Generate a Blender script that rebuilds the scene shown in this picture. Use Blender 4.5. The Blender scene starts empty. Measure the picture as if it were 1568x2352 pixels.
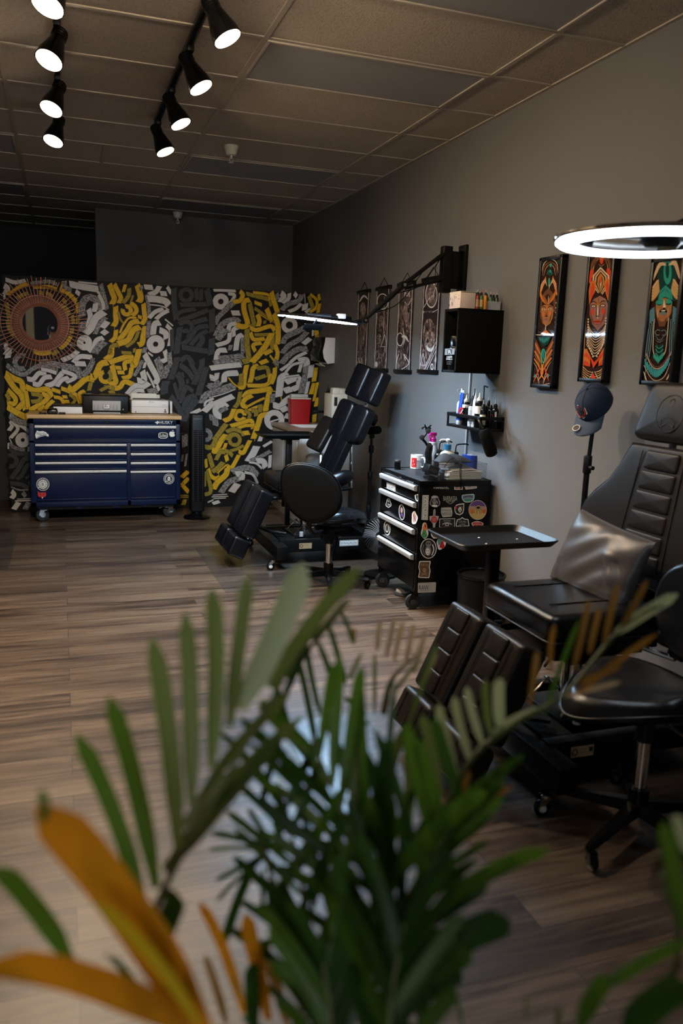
import bpy, bmesh, math, random
from mathutils import Vector, Matrix
random.seed(7)
R_ = math.radians
V = Vector
SC = bpy.context.scene
COL = SC.collection
# ---------------------------------------------------------------- camera model
F_PX, YAW, PITCH, ROLL = 1842.413, 0.33830160, -0.18554198, 0.03423900
CAM_H = 1.53
CEIL = 3.036
WX = 2.57            # right wall
MY = 8.18            # painted partition
_cy, _sy, _cp, _sp, _cr, _sr = math.cos(YAW), math.sin(YAW), math.cos(PITCH), math.sin(PITCH), math.cos(ROLL), math.sin(ROLL)
FWD = V((_sy*_cp, _cy*_cp, _sp)); _r0 = V((_cy, -_sy, 0)); _u0 = _r0.cross(FWD)
RGT = _cr*_r0 + _sr*_u0; UPV = -_sr*_r0 + _cr*_u0
CAM = V((0, 0, CAM_H))
def ray(px, py): return RGT*((px-784)/F_PX) - UPV*((py-1176)/F_PX) + FWD
def atX(px, py, x): r = ray(px, py); return CAM + r*(x/r.x)
def atY(px, py, y): r = ray(px, py); return CAM + r*(y/r.y)
def atZ(px, py, z): r = ray(px, py); return CAM + r*((z-CAM_H)/r.z)
def atD(px, py, d): return CAM + ray(px, py)*d
def pix(p):
    q = V(p)-CAM; d = q.dot(FWD)
    return (784+F_PX*q.dot(RGT)/d, 1176-F_PX*q.dot(UPV)/d)

# ---------------------------------------------------------------- materials
MATS = {}
def mat(name, col, rough=.5, metal=0., spec=.5, n_scale=0, n_amt=.15, bump=0., b_scale=None, emit=None, e_str=0., alpha=None, trans=None, coat=0., ior=None, sheen=0.):
    if name in MATS: return MATS[name]
    m = bpy.data.materials.new(name); m.use_nodes = True
    nt = m.node_tree; b = nt.nodes['Principled BSDF']
    b.inputs['Base Color'].default_value = (*col, 1); b.inputs['Roughness'].default_value = rough
    b.inputs['Metallic'].default_value = metal; b.inputs['Specular IOR Level'].default_value = spec
    if coat: b.inputs['Coat Weight'].default_value = coat; b.inputs['Coat Roughness'].default_value = .15
    if ior: b.inputs['IOR'].default_value = ior
    if sheen: b.inputs['Sheen Weight'].default_value = sheen
    if trans is not None: b.inputs['Transmission Weight'].default_value = trans
    if alpha is not None: b.inputs['Alpha'].default_value = alpha
    if emit: b.inputs['Emission Color'].default_value = (*emit, 1); b.inputs['Emission Strength'].default_value = e_str
    tc = nt.nodes.new('ShaderNodeTexCoord')
    no = nt.nodes.new('ShaderNodeTexNoise'); no.inputs['Scale'].default_value = n_scale or 25; no.inputs['Detail'].default_value = 5
    nt.links.new(tc.outputs['Object'], no.inputs['Vector'])
    mx = nt.nodes.new('ShaderNodeMix'); mx.data_type = 'RGBA'
    a = n_amt if n_scale else .06
    mx.inputs['A'].default_value = (*[c*(1-a) for c in col], 1); mx.inputs['B'].default_value = (*[min(1, c*(1+a)) for c in col], 1)
    nt.links.new(no.outputs['Fac'], mx.inputs['Factor']); nt.links.new(mx.outputs['Result'], b.inputs['Base Color'])
    if bump:
        n2 = nt.nodes.new('ShaderNodeTexNoise'); n2.inputs['Scale'].default_value = b_scale or 200; n2.inputs['Detail'].default_value = 3
        nt.links.new(tc.outputs['Object'], n2.inputs['Vector'])
        bp = nt.nodes.new('ShaderNodeBump'); bp.inputs['Strength'].default_value = bump; bp.inputs['Distance'].default_value = .002
        nt.links.new(n2.outputs['Fac'], bp.inputs['Height']); nt.links.new(bp.outputs['Normal'], b.inputs['Normal'])
    MATS[name] = m
    return m
def emat(name, col, strength):
    if name in MATS: return MATS[name]
    m = bpy.data.materials.new(name); m.use_nodes = True; nt = m.node_tree
    nt.nodes.remove(nt.nodes['Principled BSDF'])
    e = nt.nodes.new('ShaderNodeEmission'); e.inputs[0].default_value = (*col, 1); e.inputs[1].default_value = strength
    nt.links.new(e.outputs[0], nt.nodes['Material Output'].inputs[0]); MATS[name] = m
    return m

mat('wall_paint', (.124, .120, .118), .75, n_scale=3, n_amt=.05, bump=.25, b_scale=160)
mat('dark_wall', (.012, .013, .020), .7)
mat('grey_dark_wall', (.055, .06, .06), .7)
mat('brown_panel', (.030, .022, .016), .6, n_scale=8)
mat('navy_wall', (.010, .014, .045), .6)
mat('pale_trim', (.62, .58, .44), .5)
mat('tbar', (.40, .35, .285), .45)
mat('diffuser', (.27, .262, .26), .55, n_scale=40, n_amt=.1, bump=.3, b_scale=260)
mat('black_metal', (.004, .004, .0045), .36, .1, spec=.25)
mat('black_gloss', (.003, .003, .0035), .2, spec=.25)
mat('black_matte', (.004, .004, .004), .75, spec=.10)
mat('black_plastic', (.005, .005, .0055), .42, spec=.22)
mat('dark_grey', (.030, .030, .032), .55, spec=.3)
mat('leather', (.003, .003, .004), .28, spec=.36, bump=.22, b_scale=420, n_scale=60, n_amt=.3)
mat('leather_brown', (.0080, .0056, .0046), .40, spec=.26, bump=.25, b_scale=420, n_scale=60, n_amt=.3)
mat('stool_leather', (.003, .0035, .005), .28, spec=.32, bump=.12, b_scale=300)
mat('chrome', (.72, .70, .67), .12, 1.)
mat('brushed', (.74, .73, .72), .38, .55, n_scale=60)
mat('white_plastic', (.74, .73, .72), .4)
mat('cream_plastic', (.72, .68, .58), .45)
mat('white', (.78, .77, .75), .5)
mat('paper', (.80, .77, .70), .7)
mat('grey', (.30, .30, .30), .5)
mat('lightgrey', (.50, .50, .50), .5)
mat('navy_paint', (.003, .0085, .036), .36, spec=.22)
mat('navy_bin', (.012, .030, .085), .5)
mat('worktop', (.62, .40, .20), .35, n_scale=14, n_amt=.25)
mat('copper', (.34, .135, .08), .38, .5, n_scale=30)
mat('mirror', (.88, .9, .92), .015, 1.)
mat('red_plastic', (.42, .010, .012), .35)
mat('rubber', (.014, .014, .014), .75)
mat('blue_film', (.010, .045, .33), .3)
mat('blue_tube', (.012, .06, .36), .35)
mat('blue_cap', (.02, .16, .34), .35)
mat('magenta', (.42, .01, .20), .35)
mat('bottle_translucent', (.62, .64, .68), .35, trans=.25)
mat('satin', (.044, .037, .036), .40, spec=.42, sheen=.1, n_scale=9, n_amt=.15)
mat('cap_cloth', (.009, .020, .050), .85, n_scale=200, n_amt=.35, bump=.3, b_scale=500)
mat('cap_brim', (.030, .050, .085), .85, n_scale=200, n_amt=.35)
mat('mesh_cloth', (.020, .020, .022), .75, bump=.5, b_scale=600)
mat('glass_sheet', (.95, .96, .96), .03, trans=1., ior=1.45)
mat('amber', (.30, .09, .01), .25, trans=.2)
mat('ink_red', (.28, .03, .015), .3)
mat('ink_green', (.05, .16, .05), .3)
mat('ink_orange', (.62, .22, .01), .3)
mat('ink_purple', (.07, .02, .10), .3)
mat('ink_dark', (.025, .018, .016), .3)
mat('carton', (.72, .60, .52), .6)
mat('cream_card', (.70, .68, .52), .6)
mat('terracotta', (.05, .05, .052), .6)
mat('soil', (.03, .02, .014), .95)
mat('skin', (.42, .24, .17), .55)
mat('denim', (.03, .035, .05), .8)
mat('shirt', (.035, .038, .045), .8)
mat('beige_stone', (.42, .36, .30), .35, n_scale=20, n_amt=.25)
mat('cabinet_white', (.55, .56, .58), .45)
mat('cabinet_trim', (.46, .44, .41), .45)
mat('grey_steel', (.22, .23, .22), .35, .4)
def clear(name, tint, glossy, rough):
    m = bpy.data.materials.new(name); m.use_nodes = True; nt = m.node_tree; nt.nodes.remove(nt.nodes['Principled BSDF']); N, L = nt.nodes.new, nt.links.new
    t = N('ShaderNodeBsdfTransparent'); t.inputs[0].default_value = (*tint, 1); g = N('ShaderNodeBsdfGlossy'); g.inputs['Roughness'].default_value = rough
    tc = N('ShaderNodeTexCoord'); n = N('ShaderNodeTexNoise'); n.inputs['Scale'].default_value = 18; L(tc.outputs['Object'], n.inputs['Vector'])
    f = N('ShaderNodeLayerWeight'); f.inputs['Blend'].default_value = .5; pw = N('ShaderNodeMath'); pw.operation = 'POWER'; pw.inputs[1].default_value = 4.; L(f.outputs['Facing'], pw.inputs[0]); mu = N('ShaderNodeMath'); mu.operation = 'MULTIPLY_ADD'; mu.inputs[1].default_value = glossy*.55; mu.inputs[2].default_value = .025; L(pw.outputs[0], mu.inputs[0])
    ad = N('ShaderNodeMath'); ad.operation = 'MULTIPLY_ADD'; ad.inputs[1].default_value = .03; L(n.outputs['Fac'], ad.inputs[0]); L(mu.outputs[0], ad.inputs[2])
    x = N('ShaderNodeMixShader'); L(ad.outputs[0], x.inputs[0]); L(t.outputs[0], x.inputs[1]); L(g.outputs[0], x.inputs[2]); L(x.outputs[0], nt.nodes['Material Output'].inputs[0]); MATS[name] = m
clear('acrylic', (.93, .94, .96), .9, .08); clear('mat_plastic', (.93, .94, .955), .75, .28)
emat('bulb', (1., .76, .50), 340.)
emat('ring_led', (.80, .90, 1.), 15.)
emat('ring_led_small', (.46, .73, 1.), 260.)

def floor_mat():
    m = bpy.data.materials.new('wood_planks'); m.use_nodes = True; nt = m.node_tree; b = nt.nodes['Principled BSDF']
    N, L = nt.nodes.new, nt.links.new
    tc = N('ShaderNodeTexCoord')
    br = N('ShaderNodeTexBrick'); br.offset = .37; br.offset_frequency = 2; br.squash = 1
    br.inputs['Scale'].default_value = 1; br.inputs['Brick Width'].default_value = 1.22; br.inputs['Row Height'].default_value = .152
    br.inputs['Mortar Size'].default_value = .0016; br.inputs['Mortar Smooth'].default_value = .1; br.inputs['Bias'].default_value = 0
    br.inputs['Color1'].default_value = (.0, .0, .0, 1); br.inputs['Color2'].default_value = (1, 1, 1, 1); br.inputs['Mortar'].default_value = (.5, .5, .5, 1)
    L(tc.outputs['Object'], br.inputs['Vector'])
    # shift the grain from plank to plank
    add = N('ShaderNodeVectorMath'); add.operation = 'ADD'
    sc = N('ShaderNodeVectorMath'); sc.operation = 'SCALE'; sc.inputs['Scale'].default_value = 37
    L(br.outputs['Color'], sc.inputs[0]); L(tc.outputs['Object'], add.inputs[0]); L(sc.outputs[0], add.inputs[1])
    mp = N('ShaderNodeMapping'); mp.inputs['Scale'].default_value = (1.5, 21, 1); L(add.outputs[0], mp.inputs['Vector'])
    g = N('ShaderNodeTexNoise'); g.inputs['Scale'].default_value = 1.6; g.inputs['Detail'].default_value = 8; g.inputs['Roughness'].default_value = .62; g.inputs['Distortion'].default_value = .8
    L(mp.outputs[0], g.inputs['Vector'])
    mp2 = N('ShaderNodeMapping'); mp2.inputs['Scale'].default_value = (.9, 5, 1); L(add.outputs[0], mp2.inputs['Vector'])
    g2 = N('ShaderNodeTexNoise'); g2.inputs['Scale'].default_value = 1.5; g2.inputs['Detail'].default_value = 4; L(mp2.outputs[0], g2.inputs['Vector'])
    cr = N('ShaderNodeValToRGB'); e = cr.color_ramp.elements
    e[0].position = .36; e[0].color = (.026, .015, .010, 1); e[1].position = .68; e[1].color = (.168, .115, .076, 1)
    x = e.new(.5); x.color = (.084, .054, .036, 1)
    mxf = N('ShaderNodeMix'); mxf.data_type = 'FLOAT'; mxf.inputs['Factor'].default_value = .42
    L(g.outputs['Fac'], mxf.inputs['A']); L(g2.outputs['Fac'], mxf.inputs['B'])
    ad = N('ShaderNodeMath'); ad.operation = 'MULTIPLY_ADD'; ad.inputs[1].default_value = .16; 
    sub = N('ShaderNodeMath'); sub.operation = 'SUBTRACT'; sub.inputs[1].default_value = .08
    L(br.outputs['Color'], ad.inputs[0]); L(mxf.outputs['Result'], sub.inputs[0]); L(sub.outputs[0], ad.inputs[2])
    L(ad.outputs[0], cr.inputs['Fac'])
    mm = N('ShaderNodeMix'); mm.data_type = 'RGBA'; mm.inputs['B'].default_value = (.02, .014, .011, 1)
    L(br.outputs['Fac'], mm.inputs['Factor']); L(cr.outputs['Color'], mm.inputs['A']); L(mm.outputs['Result'], b.inputs['Base Color'])
    rr = N('ShaderNodeMapRange'); rr.inputs['To Min'].default_value = .30; rr.inputs['To Max'].default_value = .48
    L(g.outputs['Fac'], rr.inputs['Value']); L(rr.outputs[0], b.inputs['Roughness'])
    bp = N('ShaderNodeBump'); bp.inputs['Strength'].default_value = .12; bp.inputs['Distance'].default_value = .003
    L(g.outputs['Fac'], bp.inputs['Height']); L(bp.outputs['Normal'], b.inputs['Normal'])
    MATS['floor'] = m
floor_mat()
def ceil_mat():
    m = bpy.data.materials.new('ceiling_tile'); m.use_nodes = True; nt = m.node_tree; b = nt.nodes['Principled BSDF']
    N, L = nt.nodes.new, nt.links.new
    tc = N('ShaderNodeTexCoord'); n = N('ShaderNodeTexNoise'); n.inputs['Scale'].default_value = 130; n.inputs['Detail'].default_value = 4
    L(tc.outputs['Object'], n.inputs['Vector'])
    cr = N('ShaderNodeValToRGB'); e = cr.color_ramp.elements
    e[0].position = .30; e[0].color = (.25, .21, .16, 1); e[1].position = .48; e[1].color = (.44, .38, .305, 1)
    L(n.outputs['Fac'], cr.inputs['Fac']); L(cr.outputs['Color'], b.inputs['Base Color'])
    b.inputs['Roughness'].default_value = .9
    bp = N('ShaderNodeBump'); bp.inputs['Strength'].default_value = .6; bp.inputs['Distance'].default_value = .004
    L(n.outputs['Fac'], bp.inputs['Height']); L(bp.outputs['Normal'], b.inputs['Normal'])
    MATS['ceiling'] = m
ceil_mat()
def stroke_mat(name, c0, c1, lo, hi, dry):
    """brush paint: dry-brush grain along the stroke (uv.x runs along it)"""
    m = bpy.data.materials.new(name); m.use_nodes = True; nt = m.node_tree; b = nt.nodes['Principled BSDF']
    N, L = nt.nodes.new, nt.links.new
    uv = N('ShaderNodeUVMap'); mp = N('ShaderNodeMapping'); mp.inputs['Scale'].default_value = (2.2, 9, 1); L(uv.outputs[0], mp.inputs['Vector'])
    n = N('ShaderNodeTexNoise'); n.inputs['Scale'].default_value = 1.; n.inputs['Detail'].default_value = 3; L(mp.outputs[0], n.inputs['Vector'])
    tc = N('ShaderNodeTexCoord'); n2 = N('ShaderNodeTexNoise'); n2.inputs['Scale'].default_value = 95; n2.inputs['Detail'].default_value = 4; n2.inputs['Roughness'].default_value = .8; L(tc.outputs['Object'], n2.inputs['Vector'])
    mx = N('ShaderNodeMix'); mx.data_type = 'FLOAT'; mx.inputs['Factor'].default_value = dry; L(n.outputs['Fac'], mx.inputs['A']); L(n2.outputs['Fac'], mx.inputs['B'])
    cr = N('ShaderNodeValToRGB'); e = cr.color_ramp.elements
    e[0].position = lo; e[0].color = (*c0, 1); e[1].position = hi; e[1].color = (*c1, 1)
    L(mx.outputs['Result'], cr.inputs['Fac']); L(cr.outputs['Color'], b.inputs['Base Color']); b.inputs['Roughness'].default_value = .6; b.inputs['Specular IOR Level'].default_value = .2
    MATS[name] = m
stroke_mat('mW', (.10, .10, .105), (.62, .60, .585), .26, .44, .25)
stroke_mat('mM', (.016, .016, .018), (.47, .46, .46), .42, .60, .55)
stroke_mat('mY', (.30, .22, .020), (.72, .43, .018), .30, .50, .15)
stroke_mat('mO', (.09, .075, .014), (.46, .33, .035), .34, .60, .25)
stroke_mat('mG', (.030, .033, .037), (.062, .066, .072), .35, .6, .2)
mat('mK', (.007, .006, .007), .6, spec=.2)

# ---------------------------------------------------------------- mesh builder
def frame(z, x=None):
    z = V(z).normalized(); x = V(x) if x is not None else (V((0, 0, 1)) if abs(z.z) < .9 else V((1, 0, 0)))
    x = (x - z*x.dot(z)).normalized(); y = z.cross(x)
    return Matrix((x, y, z)).transposed()
def rnd_poly(pts, r, n=4):
    out = []; k = len(pts)
    rs = r if isinstance(r, (list, tuple)) else [r]*k
    for i in range(k):
        p0, p, p1 = V(pts[i-1]).to_2d(), V(pts[i]).to_2d(), V(pts[(i+1) % k]).to_2d()
        a, b = p0-p, p1-p; rr = min(rs[i], a.length*.48, b.length*.48)
        if rr < 1e-6: out.append(tuple(p)); continue
        q0, q1 = p+a.normalized()*rr, p+b.normalized()*rr
        for j in range(n+1):
            t = j/n; out.append(tuple(q0*(1-t)**2 + p*2*t*(1-t) + q1*t*t))
    return out
def spline(pts, n=6):
    P = [V(p) for p in pts]
    if len(P) < 3: return P
    out = []
    for i in range(len(P)-1):
        a = P[i-1] if i else P[0]*2-P[1]; b, c = P[i], P[i+1]; d = P[i+2] if i+2 < len(P) else P[-1]*2-P[-2]
        for j in range(n):
            t = j/n; out.append(.5*((2*b)+(c-a)*t+(2*a-5*b+4*c-d)*t*t+(3*b-a-3*c+d)*t**3))
    out.append(P[-1]); return out
class MB:
    def __init__(s): s.bm = bmesh.new(); s.mats = []
    @property
    def uv(s): return s.bm.loops.layers.uv.verify()
    def mi(s, m):
        if m not in s.mats: s.mats.append(m)
        return s.mats.index(m)
    def merge(s, b, m):
        i = s.mi(m)
        for f in b.faces: f.material_index = i
        me = bpy.data.meshes.new('t'); b.to_mesh(me); b.free(); s.bm.from_mesh(me); bpy.data.meshes.remove(me)
        return s
    def box(s, c, size, m, bev=0., rot=None, seg=2, taper=None):
        b = bmesh.new(); bmesh.ops.create_cube(b, size=1)
        for v in b.verts:
            if taper and v.co.z > 0: v.co.x *= taper; v.co.y *= taper
            v.co = V((v.co.x*size[0], v.co.y*size[1], v.co.z*size[2]))
        if bev: bmesh.ops.bevel(b, geom=list(b.edges), offset=min(bev, min(size)*.49), segments=seg, affect='EDGES', profile=.5, clamp_overlap=True)
        M = Matrix.Translation(V(c)) @ (rot.to_4x4() if rot is not None else Matrix.Identity(4)); b.transform(M)
        return s.merge(b, m)
    def bx(s, a, b, m, bev=0., seg=2):
        a, b = V(a), V(b); return s.box((a+b)/2, [max(abs(x), 1e-4) for x in (b-a)], m, bev, None, seg)
    def cyl(s, p0, p1, r0, m, r1=None, n=16, bev=0.):
        p0, p1 = V(p0), V(p1); d = p1-p0; r1 = r0 if r1 is None else r1
        b = bmesh.new(); bmesh.ops.create_cone(b, cap_ends=True, cap_tris=False, segments=n, radius1=r0, radius2=max(r1, 1e-5), depth=d.length)
        if bev:
            es = [e for e in b.edges if abs(e.verts[0].co.z-e.verts[1].co.z) < 1e-6]
            bmesh.ops.bevel(b, geom=es, offset=bev, segments=2, affect='EDGES', profile=.5, clamp_overlap=True)
        b.transform(Matrix.Translation((p0+p1)/2) @ frame(d).to_4x4()); return s.merge(b, m)
    def tube(s, pts, r, m, n=8, closed=False):
        P = [V(p) for p in pts]; k = len(P); b = bmesh.new(); rings = []; X = None
        for i in range(k):
            if closed: t = P[(i+1) % k]-P[i-1]
            else: t = P[min(i+1, k-1)]-P[max(i-1, 0)]
            t = t.normalized() if t.length > 1e-9 else V((0, 0, 1))
            if X is None: X = V((0, 0, 1)) if abs(t.z) < .9 else V((1, 0, 0))
            X = (X-t*X.dot(t)).normalized(); Yv = t.cross(X); rr = r[i] if isinstance(r, (list, tuple)) else r
            rings.append([b.verts.new(P[i]+(X*math.cos(a)+Yv*math.sin(a))*rr) for a in [2*math.pi*j/n for j in range(n)]])
        for i in range(k if closed else k-1):
            A, B = rings[i], rings[(i+1) % k]
            for j in range(n): b.faces.new((A[j], A[(j+1) % n], B[(j+1) % n], B[j]))
        if not closed: b.faces.new(rings[0][::-1]); b.faces.new(rings[-1])
        bmesh.ops.recalc_face_normals(b, faces=list(b.faces)); return s.merge(b, m)
    def lathe(s, prof, o, m, axis=(0, 0, 1), n=24, scale=(1, 1), x=None):
        o = V(o); Fm = frame(axis, x) ; b = bmesh.new(); rings = []
        for r, z in prof:
            if r < 1e-6: rings.append([b.verts.new(o+Fm@V((0, 0, z)))]); continue
            rings.append([b.verts.new(o+Fm@V((r*math.cos(a)*scale[0], r*math.sin(a)*scale[1], z))) for a in [2*math.pi*j/n for j in range(n)]])
        for A, B in zip(rings, rings[1:]):
            for j in range(n):
                k = (j+1) % n
                if len(A) == 1 and len(B) == 1: continue
                if len(A) == 1: b.faces.new((A[0], B[j], B[k]))
                elif len(B) == 1: b.faces.new((A[j], A[k], B[0]))
                else: b.faces.new((A[j], A[k], B[k], B[j]))
        if abs(prof[0][0]-prof[-1][0]) > 1e-6:
            if len(rings[0]) > 1: b.faces.new(rings[0][::-1])
            if len(rings[-1]) > 1: b.faces.new(rings[-1])
        bmesh.ops.recalc_face_normals(b, faces=list(b.faces)); return s.merge(b, m)
    def torus(s, c, axis, Rr, r, m, n=48, k=10, flat=1.):
        Fm = frame(axis); c = V(c); b = bmesh.new(); rings = []
        for i in range(n):
            a = 2*math.pi*i/n; rings.append([b.verts.new(c+Fm@V(((Rr+r*math.cos(t))*math.cos(a), (Rr+r*math.cos(t))*math.sin(a), r*flat*math.sin(t)))) for t in [2*math.pi*j/k for j in range(k)]])
        for i in range(n):
            A, B = rings[i], rings[(i+1) % n]
            for j in range(k): b.faces.new((A[j], B[j], B[(j+1) % k], A[(j+1) % k]))
        bmesh.ops.recalc_face_normals(b, faces=list(b.faces)); return s.merge(b, m)
    def annulus(s, c, axis, r0, r1, h, m, n=64):
        """flat ring with thickness h along axis"""
        Fm = frame(axis); c = V(c); b = bmesh.new(); Q = []
        for i in range(n):
            a = 2*math.pi*i/n; ca, sa = math.cos(a), math.sin(a)
            Q.append([b.verts.new(c+Fm@V((r*ca, r*sa, z))) for r, z in ((r0, 0), (r1, 0), (r1, h), (r0, h))])
        for i in range(n):
            A, B = Q[i], Q[(i+1) % n]
            for j in range(4): b.faces.new((A[j], B[j], B[(j+1) % 4], A[(j+1) % 4]))
        bmesh.ops.recalc_face_normals(b, faces=list(b.faces)); return s.merge(b, m)
    def prism(s, poly, o, u, v, h, m, bev=0., seg=3, dome=0.):
        """2-D outline in the (u, v) plane at o, extruded by h along u x v; rims bevelled; dome puffs the top"""
        o, u, v = V(o), V(u).normalized(), V(v).normalized(); n = u.cross(v); b = bmesh.new()
        bot = [b.verts.new(o+u*p[0]+v*p[1]) for p in poly]; top = [b.verts.new(o+u*p[0]+v*p[1]+n*h) for p in poly]
        k = len(poly); fb = b.faces.new(bot[::-1]); ft = b.faces.new(top)
        for i in range(k): b.faces.new((bot[i], bot[(i+1) % k], top[(i+1) % k], top[i]))
        bmesh.ops.recalc_face_normals(b, faces=list(b.faces))
        if bev:
            es = [e for e in b.edges if e in set(fb.edges) | set(ft.edges)]
            bmesh.ops.bevel(b, geom=es, offset=bev, segments=seg, affect='EDGES', profile=.5, clamp_overlap=True)
        if dome:
            nn = n if h > 0 else -n
            f = max(b.faces, key=lambda f: f.normal.dot(nn)*f.calc_area()); loop = list(f.verts); c0 = f.calc_center_median(); b.faces.delete(f) if hasattr(b.faces, 'delete') else b.faces.remove(f)
            prev = loop; kk = len(loop)
            for sc_ in (.88, .66, .36):
                cur = [b.verts.new(c0+(q.co-c0)*sc_+nn*dome*(1-sc_**2)) for q in loop]
                for i in range(kk): b.faces.new((prev[i], prev[(i+1) % kk], cur[(i+1) % kk], cur[i]))
                prev = cur
            ce_ = b.verts.new(c0+nn*dome)
            for i in range(kk): b.faces.new((prev[i], prev[(i+1) % kk], ce_))
            bmesh.ops.recalc_face_normals(b, faces=list(b.faces))
        return s.merge(b, m)
    def poly(s, pts, m):
        b = bmesh.new(); b.faces.new([b.verts.new(V(p)) for p in pts]); return s.merge(b, m)
    def sph(s, c, r, m, n=16, k=10, rot=None):
        b = bmesh.new(); bmesh.ops.create_uvsphere(b, u_segments=n, v_segments=k, radius=1)
        rr = r if isinstance(r, (tuple, list)) else (r, r, r)
        b.transform(Matrix.Translation(V(c)) @ (rot.to_4x4() if rot is not None else Matrix.Identity(4)) @ Matrix.Diagonal((*rr, 1))); return s.merge(b, m)
    def build(s, name, parent=None, smooth=True, ang=38):
        off = V((0, 0, 0)); p = parent
        while p is not None: off += p.location; p = p.parent
        for v in s.bm.verts: v.co -= off
        me = bpy.data.meshes.new(name); s.bm.to_mesh(me); s.bm.free()
        for m in s.mats: me.materials.append(MATS[m])
        if smooth:
            for p in me.polygons: p.use_smooth = True
            me.set_sharp_from_angle(angle=R_(ang))
        o = bpy.data.objects.new(name, me); COL.objects.link(o); o.parent = parent
        return o
def tag(o, label=None, cat=None, group=None, kind=None):
    if label: o['label'] = label
    if cat: o['category'] = cat
    if group: o['group'] = group
    if kind: o['kind'] = kind
    return o
def thing(name, label, cat, loc=(0, 0, 0), group=None):
    o = bpy.data.objects.new(name, None); o.empty_display_size = .05; COL.objects.link(o); o.location = V(loc)
    return tag(o, label, cat, group)
def struct(mb, name, parent=None, label=None):
    o = mb.build(name, parent, smooth=False)
    if parent is None: o['kind'] = 'structure'
    return o
def copy_tree(o, parent=None):
    c = o.copy(); COL.objects.link(c); c.parent = parent
    for ch in list(o.children): copy_tree(ch, c)
    return c

# ---------------------------------------------------------------- flat painting (prints, stickers, brush work)
TXT = {}
def text_tris(body):
    """flat triangles of a word, normalised to the unit box centred on 0"""
    if body in TXT: return TXT[body]
    cu = bpy.data.curves.new('t', 'FONT'); cu.body = body; cu.resolution_u = 2
    ob = bpy.data.objects.new('t', cu); COL.objects.link(ob); bpy.context.view_layer.update()
    me = bpy.data.meshes.new_from_object(ob.evaluated_get(bpy.context.evaluated_depsgraph_get()))
    vs = [v.co.copy() for v in me.vertices]; fs = [tuple(p.vertices) for p in me.polygons]
    bpy.data.objects.remove(ob); bpy.data.curves.remove(cu); bpy.data.meshes.remove(me)
    x0, x1 = min(v.x for v in vs), max(v.x for v in vs); y0, y1 = min(v.y for v in vs), max(v.y for v in vs)
    TXT[body] = ([((v.x-(x0+x1)/2)/(x1-x0), (v.y-(y0+y1)/2)/(y1-y0)) for v in vs], fs); return TXT[body]
def ell(cx, cy, rx, ry, n=20, rot=0, a0=0, a1=360):
    c, s = math.cos(R_(rot)), math.sin(R_(rot)); o = []
    k = n if a1-a0 >= 360 else n+1
    for i in range(k):
        t = R_(a0+(a1-a0)*i/n); x, y = rx*math.cos(t), ry*math.sin(t); o.append((cx+x*c-y*s, cy+x*s+y*c))
    return o
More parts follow.
